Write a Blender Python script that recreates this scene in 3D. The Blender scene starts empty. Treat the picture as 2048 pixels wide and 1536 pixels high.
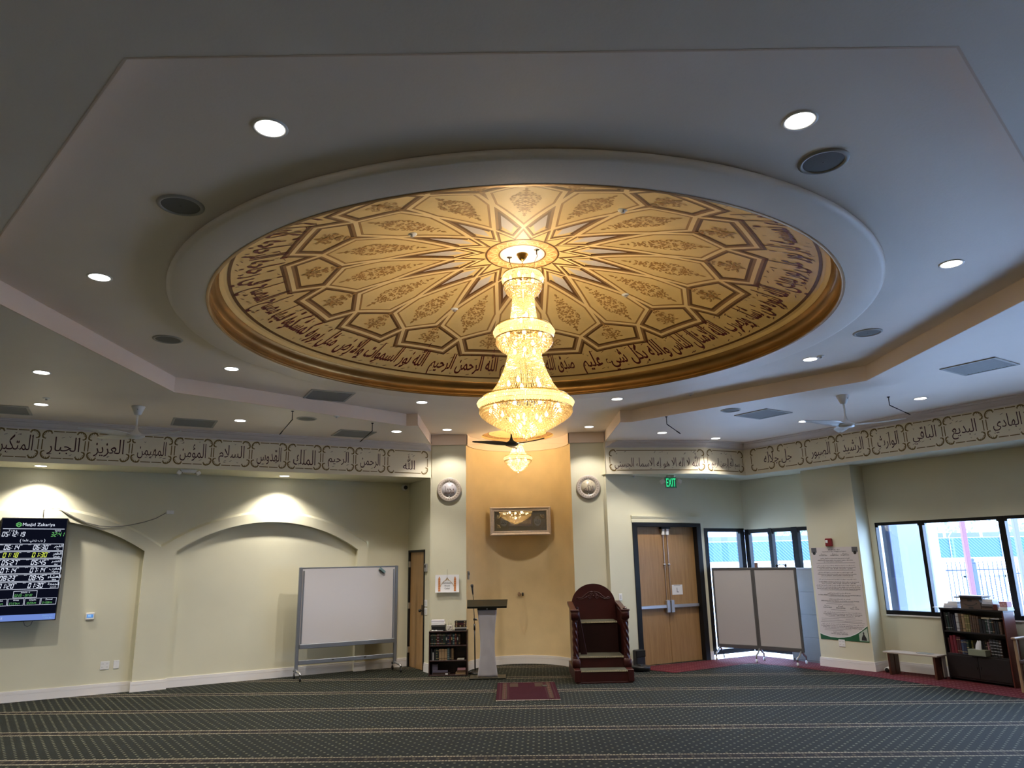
import bpy, bmesh, math, random
from math import sin, cos, pi, radians, sqrt, atan2
from mathutils import Vector, Matrix
from mathutils.geometry import tessellate_polygon

scene = bpy.context.scene
COL = scene.collection
R = random.Random(7)

# ------------------------------------------------------------------ camera
cam = bpy.data.cameras.new('camera')
cam.sensor_width = 36.0
cam.lens = 25.513
cam.clip_end = 400
cam_o = bpy.data.objects.new('camera', cam)
COL.objects.link(cam_o)
RT, DN, FW = ((0.9998391, -0.0024974, -0.0177626), (-0.0166563, 0.2382476, -0.9710616), (0.0066571, 0.9712012, 0.2381676))
cam_o.matrix_world = Matrix(((RT[0], -DN[0], -FW[0], 0), (RT[1], -DN[1], -FW[1], 0), (RT[2], -DN[2], -FW[2], 1.8843), (0, 0, 0, 1)))
scene.camera = cam_o

# ------------------------------------------------------------------ colour management, world
vs = scene.view_settings
vs.view_transform = 'Standard'
vs.look = 'None'
vs.gamma = 1.0
vs.use_curve_mapping = False
vs.exposure = 2.2
scene.cycles.use_denoising = True
scene.cycles.max_bounces = 10
scene.cycles.transparent_max_bounces = 24
scene.cycles.sample_clamp_indirect = 4.0
scene.cycles.caustics_reflective = False
scene.cycles.caustics_refractive = False
W = bpy.data.worlds.new('sky')
scene.world = W
W.use_nodes = True
wn = W.node_tree.nodes
wn['Background'].inputs[0].default_value = (0.46, 0.63, 1.0, 1)
wn['Background'].inputs[1].default_value = 4.6

# lamp powers in watts
DOWNLIGHT_W = 50.0
CHAND_W = 5.2

# ------------------------------------------------------------------ materials
MATS = {}
def lin(c):
    c = c / 255.0
    return c / 12.92 if c <= 0.04045 else ((c + 0.055) / 1.055) ** 2.4
def rgb(r, g, b): return (lin(r), lin(g), lin(b), 1.0)

def mat(name, col, rough=0.6, metal=0.0, spec=0.5, var=0.0, vscale=6.0, bump=0.0, bscale=60.0, emit=0.0, sheen=0.0, trans=0.0, coat=0.0):
    if name in MATS: return MATS[name]
    m = bpy.data.materials.new(name)
    m.use_nodes = True
    nt = m.node_tree
    b = nt.nodes['Principled BSDF']
    b.inputs['Base Color'].default_value = col
    b.inputs['Roughness'].default_value = rough
    b.inputs['Metallic'].default_value = metal
    b.inputs['Specular IOR Level'].default_value = spec
    if coat: b.inputs['Coat Weight'].default_value = coat
    if sheen: b.inputs['Sheen Weight'].default_value = sheen
    if emit:
        b.inputs['Emission Color'].default_value = col
        b.inputs['Emission Strength'].default_value = emit
    tc = None
    if var or bump:
        tc = nt.nodes.new('ShaderNodeTexCoord')
    if var:
        n = nt.nodes.new('ShaderNodeTexNoise')
        n.inputs['Scale'].default_value = vscale
        n.inputs['Detail'].default_value = 4
        nt.links.new(tc.outputs['Object'], n.inputs['Vector'])
        mr = nt.nodes.new('ShaderNodeMapRange')
        mr.inputs['From Min'].default_value = 0.25
        mr.inputs['From Max'].default_value = 0.75
        mr.inputs['To Min'].default_value = 1 - var
        mr.inputs['To Max'].default_value = 1 + var
        nt.links.new(n.outputs['Fac'], mr.inputs['Value'])
        mx = nt.nodes.new('ShaderNodeMix')
        mx.data_type = 'RGBA'; mx.blend_type = 'MULTIPLY'
        mx.inputs['Factor'].default_value = 1.0
        mx.inputs[6].default_value = col
        nt.links.new(mr.outputs['Result'], mx.inputs[7])
        nt.links.new(mx.outputs[2], b.inputs['Base Color'])
    if bump:
        n = nt.nodes.new('ShaderNodeTexNoise')
        n.inputs['Scale'].default_value = bscale
        n.inputs['Detail'].default_value = 3
        nt.links.new(tc.outputs['Object'], n.inputs['Vector'])
        bp = nt.nodes.new('ShaderNodeBump')
        bp.inputs['Strength'].default_value = bump
        bp.inputs['Distance'].default_value = 0.01
        nt.links.new(n.outputs['Fac'], bp.inputs['Height'])
        nt.links.new(bp.outputs['Normal'], b.inputs['Normal'])
    MATS[name] = m
    return m

def emis(name, col, strength):
    if name in MATS: return MATS[name]
    m = bpy.data.materials.new(name)
    m.use_nodes = True
    nt = m.node_tree
    nt.nodes.remove(nt.nodes['Principled BSDF'])
    e = nt.nodes.new('ShaderNodeEmission')
    e.inputs[0].default_value = col
    e.inputs[1].default_value = strength
    nt.links.new(e.outputs[0], nt.nodes['Material Output'].inputs['Surface'])
    MATS[name] = m
    return m

def glass_mat(name, tint, refl=0.06, rough=0.0):
    m = bpy.data.materials.new(name)
    m.use_nodes = True
    nt = m.node_tree
    nt.nodes.remove(nt.nodes['Principled BSDF'])
    t = nt.nodes.new('ShaderNodeBsdfTransparent'); t.inputs[0].default_value = tint
    g = nt.nodes.new('ShaderNodeBsdfGlossy'); g.inputs['Roughness'].default_value = rough
    fr = nt.nodes.new('ShaderNodeLayerWeight'); fr.inputs['Blend'].default_value = 0.2
    mr = nt.nodes.new('ShaderNodeMapRange'); mr.inputs['To Min'].default_value = refl; mr.inputs['To Max'].default_value = 0.6
    nt.links.new(fr.outputs['Fresnel'], mr.inputs['Value'])
    mx = nt.nodes.new('ShaderNodeMixShader')
    nt.links.new(mr.outputs['Result'], mx.inputs['Fac'])
    nt.links.new(t.outputs[0], mx.inputs[1]); nt.links.new(g.outputs[0], mx.inputs[2])
    nt.links.new(mx.outputs[0], nt.nodes['Material Output'].inputs['Surface'])
    MATS[name] = m
    return m

def crystal_mat(name, col, clear=0.3):
    m = bpy.data.materials.new(name)
    m.use_nodes = True
    nt = m.node_tree
    nt.nodes.remove(nt.nodes['Principled BSDF'])
    tl = nt.nodes.new('ShaderNodeBsdfTranslucent'); tl.inputs[0].default_value = col
    tp = nt.nodes.new('ShaderNodeBsdfTransparent'); tp.inputs[0].default_value = (0.98, 0.94, 0.86, 1)
    gl = nt.nodes.new('ShaderNodeBsdfGlossy'); gl.inputs['Roughness'].default_value = 0.08
    df = nt.nodes.new('ShaderNodeBsdfDiffuse'); df.inputs[0].default_value = col
    m0 = nt.nodes.new('ShaderNodeMixShader'); m0.inputs[0].default_value = 0.35
    nt.links.new(tl.outputs[0], m0.inputs[1]); nt.links.new(df.outputs[0], m0.inputs[2])
    m1 = nt.nodes.new('ShaderNodeMixShader'); m1.inputs[0].default_value = clear
    nt.links.new(m0.outputs[0], m1.inputs[1]); nt.links.new(tp.outputs[0], m1.inputs[2])
    m2 = nt.nodes.new('ShaderNodeMixShader'); m2.inputs[0].default_value = 0.22
    nt.links.new(m1.outputs[0], m2.inputs[1]); nt.links.new(gl.outputs[0], m2.inputs[2])
    nt.links.new(m2.outputs[0], nt.nodes['Material Output'].inputs['Surface'])
    MATS[name] = m
    return m

# ------------------------------------------------------------------ mesh builder
class MB:
    def __init__(s):
        s.v = []; s.f = []; s.mi = []; s.mats = []; s.cur = 0; s.M = None
    def use(s, m):
        if m not in s.mats: s.mats.append(m)
        s.cur = s.mats.index(m)
        return s
    def V(s, p):
        p = Vector(p)
        if s.M is not None: p = s.M @ p
        s.v.append(p); return len(s.v) - 1
    def F(s, ids):
        s.f.append(tuple(ids)); s.mi.append(s.cur)
    def poly(s, pts):
        s.F([s.V(p) for p in pts])
    def box(s, x0, x1, y0, y1, z0, z1):
        c = [s.V((x, y, z)) for z in (z0, z1) for y in (y0, y1) for x in (x0, x1)]
        for q in ((0, 2, 3, 1), (4, 5, 7, 6), (0, 1, 5, 4), (2, 6, 7, 3), (0, 4, 6, 2), (1, 3, 7, 5)):
            s.F([c[i] for i in q])
        return s
    def bbox(s, x0, x1, y0, y1, z0, z1, b=0.004):
        # box with chamfered vertical and top/bottom edges
        b = min(b, (x1 - x0) * .45, (y1 - y0) * .45, (z1 - z0) * .45)
        rings = []
        for z, i in ((z0, b), (z0 + b, 0), (z1 - b, 0), (z1, b)):
            X0, X1, Y0, Y1 = x0 + i, x1 - i, y0 + i, y1 - i
            pts = [(X0 + b, Y0), (X1 - b, Y0), (X1, Y0 + b), (X1, Y1 - b), (X1 - b, Y1), (X0 + b, Y1), (X0, Y1 - b), (X0, Y0 + b)]
            rings.append([s.V((x, y, z)) for x, y in pts])
        for a, c in zip(rings, rings[1:]):
            for k in range(8): s.F((a[k], a[(k + 1) % 8], c[(k + 1) % 8], c[k]))
        s.F(rings[0][::-1]); s.F(rings[-1])
        return s
    def prism(s, pts, axis='z', a=0.0, b=0.1):
        # extrude a closed 2D outline; axis z: pts=(x,y); axis y: pts=(x,z); axis x: pts=(y,z)
        def mk(p, t):
            return (p[0], p[1], t) if axis == 'z' else ((p[0], t, p[1]) if axis == 'y' else (t, p[0], p[1]))
        A = [s.V(mk(p, a)) for p in pts]; B = [s.V(mk(p, b)) for p in pts]
        n = len(pts)
        for i in range(n): s.F((A[i], A[(i + 1) % n], B[(i + 1) % n], B[i]))
        tris = tessellate_polygon([[Vector((p[0], p[1], 0)) for p in pts]])
        for t in tris:
            s.F([A[i] for i in t]); s.F([B[i] for i in t][::-1])
        return s
    def flat(s, loops, fn):
        # filled polygon with holes; loops are lists of 2D points, fn maps (x,y)->3D
        tris = tessellate_polygon([[Vector((p[0], p[1], 0)) for p in l] for l in loops])
        allp = [p for l in loops for p in l]
        ids = [s.V(fn(p[0], p[1])) for p in allp]
        for t in tris: s.F([ids[i] for i in t])
        return s
    def lathe(s, prof, segs=32, c=(0, 0, 0), close=False, a0=0.0, a1=2 * pi):
        full = abs(a1 - a0 - 2 * pi) < 1e-6
        n = segs if full else segs + 1
        rings = []
        for r, z in prof:
            if r < 1e-6:
                rings.append([s.V((c[0], c[1], c[2] + z))])
            else:
                rings.append([s.V((c[0] + r * cos(a0 + (a1 - a0) * k / segs), c[1] + r * sin(a0 + (a1 - a0) * k / segs), c[2] + z)) for k in range(n)])
        prs = list(zip(rings, rings[1:]))
        if close: prs.append((rings[-1], rings[0]))
        for A, B in prs:
            for k in range(segs):
                k2 = (k + 1) % n
                if len(A) == 1 and len(B) == 1: continue
                if len(A) == 1: s.F((A[0], B[k2], B[k]))
                elif len(B) == 1: s.F((A[k], A[k2], B[0]))
                else: s.F((A[k], A[k2], B[k2], B[k]))
        return s
    def tube(s, pts, r, segs=8, caps=True, closed=False):
        pts = [Vector(p) for p in pts]
        n = len(pts)
        rs = r if isinstance(r, (list, tuple)) else [r] * n
        rings = []
        up = Vector((0, 0, 1))
        prev = None
        for i in range(n):
            if closed: t = pts[(i + 1) % n] - pts[(i - 1) % n]
            else: t = pts[min(i + 1, n - 1)] - pts[max(i - 1, 0)]
            if t.length < 1e-9: t = Vector((0, 0, 1))
            t.normalize()
            if prev is None:
                a = up if abs(t.z) < 0.9 else Vector((1, 0, 0))
                e = t.cross(a).normalized()
            else:
                e = (prev - t * prev.dot(t))
                if e.length < 1e-6: e = t.cross(up if abs(t.z) < 0.9 else Vector((1, 0, 0)))
                e.normalize()
            prev = e
            g = t.cross(e)
            rings.append([s.V(pts[i] + (e * cos(2 * pi * k / segs) + g * sin(2 * pi * k / segs)) * rs[i]) for k in range(segs)])
        prs = list(zip(rings, rings[1:]))
        if closed: prs.append((rings[-1], rings[0]))
        for A, B in prs:
            for k in range(segs): s.F((A[k], A[(k + 1) % segs], B[(k + 1) % segs], B[k]))
        if caps and not closed:
            s.F(rings[0][::-1]); s.F(rings[-1])
        return s
    def octa(s, c, rx, rz, n=4, ph=0.0):
        c = Vector(c)
        t = s.V(c + Vector((0, 0, rz))); b = s.V(c - Vector((0, 0, rz)))
        q = [s.V(c + Vector((rx * cos(ph + 2 * pi * k / n), rx * sin(ph + 2 * pi * k / n), 0))) for k in range(n)]
        for k in range(n):
            s.F((q[k], q[(k + 1) % n], t)); s.F((q[(k + 1) % n], q[k], b))
        return s
    def mesh(s, name, m=None, smooth=False):
        me = bpy.data.meshes.new(name)
        me.from_pydata([tuple(v) for v in s.v], [], s.f)
        ms = s.mats if s.mats else [m]
        for x in ms: me.materials.append(x)
        if len(ms) > 1: me.polygons.foreach_set('material_index', s.mi)
        if smooth: me.polygons.foreach_set('use_smooth', [True] * len(s.f))
        me.update()
        return me
    def build(s, name, m=None, parent=None, smooth=False, loc=None, rotz=0.0):
        o = bpy.data.objects.new(name, s.mesh(name, m, smooth))
        COL.objects.link(o)
        if parent is not None: o.parent = parent
        if loc is not None: o.location = loc
        if rotz: o.rotation_euler = (0, 0, rotz)
        if smooth == 'auto':
            for p in o.data.polygons: p.use_smooth = True
            try: o.data.set_sharp_from_angle(angle=radians(35))
            except Exception: pass
        return o

def thing(name, label, cat, loc=(0, 0, 0), rotz=0.0, group=None):
    o = bpy.data.objects.new(name, None)
    o.empty_display_size = 0.1
    COL.objects.link(o)
    o.location = loc; o.rotation_euler = (0, 0, rotz)
    o['label'] = label; o['category'] = cat
    if group: o['group'] = group
    return o
def tag(o, label, cat, group=None, kind=None):
    o['label'] = label; o['category'] = cat
    if group: o['group'] = group
    if kind: o['kind'] = kind
    return o
def struct(o):
    o['kind'] = 'structure'
    return o
def dup(root, loc, rotz, label, group=None):
    r = root.copy(); COL.objects.link(r)
    r.location = loc; r.rotation_euler = (0, 0, rotz); r['label'] = label
    if group: r['group'] = group
    for ch in list(root.children):
        if ch.type == 'LIGHT': continue
        c = ch.copy(); COL.objects.link(c); c.parent = r
        for g in list(ch.children):
            d = g.copy(); COL.objects.link(d); d.parent = c
    return r
def spot(parent, loc, watts, col, angle, blend, radius=0.05, name='lamp_light'):
    l = bpy.data.lights.new(name, 'SPOT')
    l.energy = watts; l.color = col; l.spot_size = radians(angle); l.spot_blend = blend; l.shadow_soft_size = radius
    o = bpy.data.objects.new(name, l); COL.objects.link(o); o.parent = parent; o.location = loc
    return o
def point(parent, loc, watts, col, radius=0.04, name='lamp_light'):
    l = bpy.data.lights.new(name, 'POINT')
    l.energy = watts; l.color = col; l.shadow_soft_size = radius
    o = bpy.data.objects.new(name, l); COL.objects.link(o); o.parent = parent; o.location = loc
    return o

# ------------------------------------------------------------------ lettering
FORMS = {}
for ch, code, n in (('ا', 0xFE8D, 2), ('ب', 0xFE8F, 4), ('ة', 0xFE93, 2), ('ت', 0xFE95, 4), ('ث', 0xFE99, 4), ('ج', 0xFE9D, 4), ('ح', 0xFEA1, 4), ('خ', 0xFEA5, 4),
                    ('د', 0xFEA9, 2), ('ذ', 0xFEAB, 2), ('ر', 0xFEAD, 2), ('ز', 0xFEAF, 2), ('س', 0xFEB1, 4), ('ش', 0xFEB5, 4), ('ص', 0xFEB9, 4), ('ض', 0xFEBD, 4),
                    ('ط', 0xFEC1, 4), ('ظ', 0xFEC5, 4), ('ع', 0xFEC9, 4), ('غ', 0xFECD, 4), ('ف', 0xFED1, 4), ('ق', 0xFED5, 4), ('ك', 0xFED9, 4), ('ل', 0xFEDD, 4),
                    ('م', 0xFEE1, 4), ('ن', 0xFEE5, 4), ('ه', 0xFEE9, 4), ('و', 0xFEED, 2), ('ى', 0xFEEF, 2), ('ي', 0xFEF1, 4), ('ء', 0xFE80, 1), ('ؤ', 0xFE85, 2),
                    ('ئ', 0xFE89, 4), ('أ', 0xFE83, 2), ('إ', 0xFE87, 2), ('آ', 0xFE81, 2)):
    FORMS[ch] = (code, n)
def shape_ar(txt):
    out = []
    for word in txt.split(' '):
        w = []
        i = 0
        # the divine name has its own ligature
        if word == 'الله': out.append('\uFDF2'); continue
        if word == 'لله': out.append('\uFEEA\uFEE0\uFEDF'); continue
        joins_prev = False
        while i < len(word):
            c = word[i]
            if c not in FORMS: w.append(c); joins_prev = False; i += 1; continue
            code, n = FORMS[c]
            if c == 'ل' and i + 1 < len(word) and word[i + 1] in 'اأإ':
                base = {'ا': 0xFEFB, 'أ': 0xFEF7, 'إ': 0xFEF9}[word[i + 1]]
                w.append(chr(base + (1 if joins_prev else 0)))
                joins_prev = False; i += 2; continue
            nxt = i + 1 < len(word) and word[i + 1] in FORMS and FORMS[word[i + 1]][1] > 1
            can = n == 4 and nxt
            if joins_prev and can: k = 3
            elif can: k = 2
            elif joins_prev and n > 1: k = 1
            else: k = 0
            w.append(chr(code + k))
            joins_prev = can
            i += 1
        out.append(''.join(w[::-1]))
    return ' '.join(out[::-1])

_TC = {}
def text_geo(txt, arabic=False, tall=0.0, res=3, shear=0.0, bold=0.0):
    # returns verts (x,y), faces, normalised with left edge at 0, baseline at 0
    key = (txt, arabic, tall, res, shear, bold)
    if key in _TC: return _TC[key]
    c = bpy.data.curves.new('lettering', 'FONT')
    c.body = shape_ar(txt) if arabic else txt
    c.resolution_u = res
    c.shear = shear
    c.offset = bold
    o = bpy.data.objects.new('lettering', c)
    COL.objects.link(o)
    bpy.context.view_layer.update()
    dg = bpy.context.evaluated_depsgraph_get()
    me = bpy.data.meshes.new_from_object(o.evaluated_get(dg))
    vs_ = [(v.co.x, v.co.y) for v in me.vertices]
    fs = [tuple(p.vertices) for p in me.polygons]
    bpy.data.meshes.remove(me)
    bpy.data.objects.remove(o); bpy.data.curves.remove(c)
    if tall:
        vs_ = [(x, y if y < 0.36 else 0.36 + (y - 0.36) * (1 + tall)) for x, y in vs_]
    if vs_:
        x0 = min(v[0] for v in vs_)
        vs_ = [(x - x0, y) for x, y in vs_]
    _TC[key] = (vs_, fs)
    return vs_, fs
def put_text(mb, txt, fn, w=None, h=None, arabic=False, tall=0.0, align='c', res=3, shear=0.0, size=None, bold=0.0):
    # fn maps local text (x,y) in metres -> 3D point; fits in w x h keeping aspect unless both are given
    vs_, fs = text_geo(txt, arabic, tall, res, shear, bold)
    if not vs_: return
    X1 = max(v[0] for v in vs_); Y0 = min(v[1] for v in vs_); Y1 = max(v[1] for v in vs_)
    if size: sx = sy = size
    elif w and h:
        sx = w / X1; sy = h / (Y1 - Y0)
    elif w: sx = sy = w / X1
    else: sx = sy = h / (Y1 - Y0)
    ox = -X1 * sx / 2 if align == 'c' else (0 if align == 'l' else -X1 * sx)
    oy = -(Y0 + Y1) / 2 * sy if not size else 0.0
    ids = [mb.V(fn(x * sx + ox, y * sy + oy)) for x, y in vs_]
    for f in fs: mb.F([ids[i] for i in f])
# ------------------------------------------------------------------ shared dimensions (metres)
CX, CY = 0.184, 7.206            # centre of the octagonal tray and of the dome
ZF, ZL, ZT, ZR = 3.454, 4.068, 4.27, 4.20
A_L = radians(30.3); O_L = (-2.0, 14.67)       # left wall: corner and direction
A_F = radians(27.38); O_F = (-1.45, 13.729)    # left bulkhead
A_D = radians(-61.0)                           # short wall with the single door
A_1 = radians(28.1); O_1 = (1.82, 13.66)       # wall with the double door
A_2 = radians(-55.5); O_2 = (4.85, 15.28)      # window wall
def rotpt(o, a, x, y): return (o[0] + x * cos(a) - y * sin(a), o[1] + x * sin(a) + y * cos(a))

cream = mat('cream_paint', (0.665, 0.635, 0.475, 1), 0.65, var=0.03, vscale=1.5, bump=0.03, bscale=90)
cream_f = mat('frieze_paint', (0.82, 0.745, 0.57, 1), 0.6, var=0.04, vscale=2.0)
ceil_m = mat('ceiling_paint', (0.90, 0.805, 0.715, 1), 0.5, var=0.03, vscale=1.2, bump=0.1, bscale=50)
fascia = mat('fascia_paint', (0.78, 0.63, 0.51, 1), 0.6)
crown_m = mat('crown_paint', (0.74, 0.68, 0.66, 1), 0.5)
white_t = mat('white_trim', (0.80, 0.77, 0.75, 1), 0.4)
ochre = mat('niche_plaster', (0.74, 0.585, 0.33, 1), 0.55, var=0.09, vscale=2.2)
black_f = mat('black_frame', (0.008, 0.008, 0.009, 1), 0.45, spec=0.25)
white_p = mat('white_plastic', (0.78, 0.77, 0.75, 1), 0.4)
grey_p = mat('grey_plastic', (0.30, 0.30, 0.30, 1), 0.5)
black_p = mat('black_plastic', (0.012, 0.012, 0.013, 1), 0.4)
chrome = mat('brushed_metal', (0.62, 0.63, 0.66, 1), 0.3, metal=1.0)
brass = mat('brass', (0.65, 0.45, 0.14, 1), 0.22, metal=1.0)

# ------------------------------------------------------------------ floor: carpet with prayer lines, red border by the walls
def carpet(name, base, dots, lines, diag=False):
    m = bpy.data.materials.new(name); m.use_nodes = True
    nt = m.node_tree; L = nt.links; b = nt.nodes['Principled BSDF']
    b.inputs['Roughness'].default_value = 0.85
    b.inputs['Specular IOR Level'].default_value = 0.12
    b.inputs['Sheen Weight'].default_value = 0.06
    b.inputs['Sheen Roughness'].default_value = 0.4
    tc = nt.nodes.new('ShaderNodeTexCoord')
    def val(x):
        return x
    def M(op, a, bb=None, c=None):
        n = nt.nodes.new('ShaderNodeMath'); n.operation = op
        for i, x in enumerate((a, bb, c)):
            if x is None: continue
            if hasattr(x, 'links'): L.new(x, n.inputs[i])
            else: n.inputs[i].default_value = x
        return n.outputs[0]
    def dot(v):
        n = nt.nodes.new('ShaderNodeVectorMath'); n.operation = 'DOT_PRODUCT'
        L.new(tc.outputs['Object'], n.inputs[0]); n.inputs[1].default_value = v
        return n.outputs['Value']
    a = 0.03965
    if diag: a = a - radians(45)
    u = dot((cos(a), -sin(a), 0)); v = dot((sin(a), cos(a), 0))
    # staggered lattice of tufts
    du, dv = (0.117, 0.075) if not diag else (0.16, 0.055)
    row = M('FLOOR', M('DIVIDE', v, dv))
    off = M('MULTIPLY', M('MODULO', M('ABSOLUTE', row), 2.0), 0.5)
    if diag: off = M('MULTIPLY', off, 0.0)
    fu = M('SUBTRACT', M('FRACT', M('ADD', M('DIVIDE', u, du), off)), 0.5)
    fv = M('SUBTRACT', M('FRACT', M('DIVIDE', v, dv)), 0.5)
    ru, rv = (0.0125, 0.016) if not diag else (0.009, 0.02)
    d2 = M('ADD', M('POWER', M('MULTIPLY', fu, du / ru), 2.0), M('POWER', M('MULTIPLY', fv, dv / rv), 2.0))
    dm = M('LESS_THAN', d2, 1.0)
    nz = nt.nodes.new('ShaderNodeTexNoise'); nz.inputs['Scale'].default_value = 0.9; nz.inputs['Detail'].default_value = 5
    L.new(tc.outputs['Object'], nz.inputs['Vector'])
    nf = nt.nodes.new('ShaderNodeTexNoise'); nf.inputs['Scale'].default_value = 220; nf.inputs['Detail'].default_value = 2
    L.new(tc.outputs['Object'], nf.inputs['Vector'])
    shade = M('ADD', M('MULTIPLY', nz.outputs['Fac'], 0.7), M('ADD', M('MULTIPLY', nf.outputs['Fac'], 0.5), 0.4))
    def mix(f, c1, c2, mode='MIX'):
        n = nt.nodes.new('ShaderNodeMix'); n.data_type = 'RGBA'; n.blend_type = mode
        if hasattr(f, 'links'): L.new(f, n.inputs['Factor'])
        else: n.inputs['Factor'].default_value = f
        for i, x in ((6, c1), (7, c2)):
            if hasattr(x, 'links'): L.new(x, n.inputs[i])
            else: n.inputs[i].default_value = x
        return n.outputs[2]
    col = mix(dm, base, dots)
    if lines:
        t = M('DIVIDE', M('SUBTRACT', v, 12.9966), 1.28481)
        dl = M('MULTIPLY', M('ABSOLUTE', M('SUBTRACT', M('FRACT', M('ADD', t, 0.5)), 0.5)), 1.28481)
        inner = M('LESS_THAN', dl, 0.066)
        outer = M('LESS_THAN', dl, 0.098)
        band = M('SUBTRACT', outer, inner)
        bead = M('GREATER_THAN', M('FRACT', M('DIVIDE', u, 0.032)), 0.22)
        bead2 = M('MULTIPLY', M('LESS_THAN', M('FRACT', M('DIVIDE', u, 0.12)), 0.25), M('LESS_THAN', dl, 0.03))
        col = mix(inner, col, (0.008, 0.0055, 0.004, 1))
        col = mix(bead2, col, (0.06, 0.05, 0.03, 1))
        col = mix(M('MULTIPLY', band, bead), col, (0.27, 0.235, 0.165, 1))
    shn = nt.nodes.new('ShaderNodeCombineColor')
    for i in range(3): L.new(shade, shn.inputs[i])
    col = mix(1.0, col, shn.outputs[0], 'MULTIPLY')
    L.new(col, b.inputs['Base Color'])
    bp = nt.nodes.new('ShaderNodeBump'); bp.inputs['Strength'].default_value = 0.4; bp.inputs['Distance'].default_value = 0.006
    L.new(nf.outputs['Fac'], bp.inputs['Height']); L.new(bp.outputs[0], b.inputs['Normal'])
    return m
green_c = carpet('green_carpet', (0.0065, 0.0085, 0.0045, 1), (0.135, 0.135, 0.09, 1), True)
red_c = carpet('red_carpet', (0.090, 0.006, 0.012, 1), (0.24, 0.15, 0.13, 1), False, True)

ROOM = [(-2.0, 14.67), (-12.36, 8.61), (-4.8, -4.5), (10.5, -4.5), (12.78, 3.74), (4.85, 15.28), (1.82, 13.66)]
b = MB().use(green_c)
b.flat([[(-2.06, 14.78), (-12.5, 8.70), (-4.8, -4.5), (10.5, -4.5), (12.78, 3.74), (4.85, 15.28), (3.75, 14.70), (3.6, 14.95), (1.95, 14.05), (1.82, 15.2), (-1.45, 15.2), (-2.0, 15.4)]], lambda x, y: (x, y, 0))
b.use(red_c)
b.flat([[(1.86, 13.70), (2.35, 13.62), (2.77, 13.16), (4.36, 14.12), (4.80, 13.75), (5.79, 12.34), (6.78, 10.32), (9.5, 5.6), (11.4, 2.6), (12.7, 3.74), (4.85, 15.2)]], lambda x, y: (x, y, 0.004))
struct(b.build('floor'))

# ------------------------------------------------------------------ left wall with two raised arches and recessed bays
def arch(center, half, spring, apex):
    h = apex - spring
    r = (half * half + h * h) / (2 * h)
    return lambda s: (apex - r) + sqrt(max(r * r - (s - center) ** 2, 0.0))
b = MB().use(cream)
YB, YN = -0.06, 0.055
def P_(s, y, z): return (-s, y, z)
def rect(s0, s1, y, z0a, z0b, z1a, z1b): b.poly([P_(s0, y, z0a), P_(s1, y, z0b), P_(s1, y, z1b), P_(s0, y, z1a)])
rect(0, 0.862, 0, 0, 0, ZF, ZF)
PITCH = 3.628
for k in range(3):
    c0 = 2.618 + PITCH * k
    zi = arch(c0, 1.570, 2.165, 2.66)
    zo = arch(c0, 1.756, 2.262, 2.82)
    N = 36
    lo = c0 - (1.756 if k == 0 else PITCH / 2); hi = c0 + PITCH / 2
    sv = sorted(set([lo + (hi - lo) * i / N for i in range(N + 1)] + [c0 - 1.570, c0 + 1.570]))
    zo2 = lambda s: max(zo(s), 2.225) if abs(s - c0) < 1.9 else 2.225
    for s0, s1 in zip(sv, sv[1:]):
        rect(s0, s1, 0, zo2(s0), zo2(s1), ZF, ZF)                       # wall above the arch
        b.poly([P_(s0, 0.002, zo2(s0) + .045), P_(s1, 0.002, zo2(s1) + .045), P_(s1, YB, zo2(s1)), P_(s0, YB, zo2(s0))])   # sloping ledge
        m_ = (s0 + s1) / 2
        if abs(m_ - c0) < 1.570:
            rect(s0, s1, YB, zi(s0), zi(s1), zo2(s0), zo2(s1))
            b.poly([P_(s0, YB, zi(s0)), P_(s1, YB, zi(s1)), P_(s1, YN, zi(s1)), P_(s0, YN, zi(s0))])  # soffit of the bay
            rect(s0, s1, YN, 0, 0, zi(s0), zi(s1))
        else:
            rect(s0, s1, YB, 0, 0, zo2(s0), zo2(s1))
    for s in (c0 - 1.570, c0 + 1.570):
        b.poly([P_(s, YB, 0), P_(s, YN, 0), P_(s, YN, zi(s)), P_(s, YB, zi(s))])
b.poly([P_(0.862, 0, 0), P_(0.862, YB, 0), P_(0.862, YB, 2.262), P_(0.862, 0, 2.262)])
b.box(-14.5, -11.6, -0.06, 0.2, 0, ZF)
wl = struct(b.build('wall_left', cream, loc=(O_L[0], O_L[1], 0), rotz=A_L))

def baseboard(b, x0, x1, y):
    for z0, z1, t in ((0, 0.098, 0.020), (0.098, 0.104, 0.012), (0.104, 0.124, 0.018), (0.124, 0.129, 0.009), (0.129, 0.152, 0.013)):
        b.box(x0, x1, y - t, y + 0.005, z0, z1)
b = MB().use(white_t)
baseboard(b, -0.86, 0.0, 0)
baseboard(b, -1.066, -0.842, YB)
for k in range(3):
    c0 = 2.618 + PITCH * k
    baseboard(b, -(c0 + 1.570), -(c0 - 1.570), YN)
    baseboard(b, -(c0 + PITCH - 1.570 + 0.018), -(c0 + 1.570 - 0.018), YB)
struct(b.build('baseboard_left', white_t, loc=(O_L[0], O_L[1], 0), rotz=A_L))

# short wall with the single door
b = MB().use(cream)
DL = 1.09
b.box(0, 0.03, 0, 0.2, 0, ZF); b.box(0.855, DL, 0, 0.2, 0, ZF); b.box(0.03, 0.855, 0, 0.2, 2.14, ZF)
struct(b.build('wall_door', cream, loc=(O_L[0], O_L[1], 0), rotz=A_D))
b = MB().use(white_t)
baseboard(b, 0.87, DL, 0)
struct(b.build('baseboard_door', white_t, loc=(O_L[0], O_L[1], 0), rotz=A_D))

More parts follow.
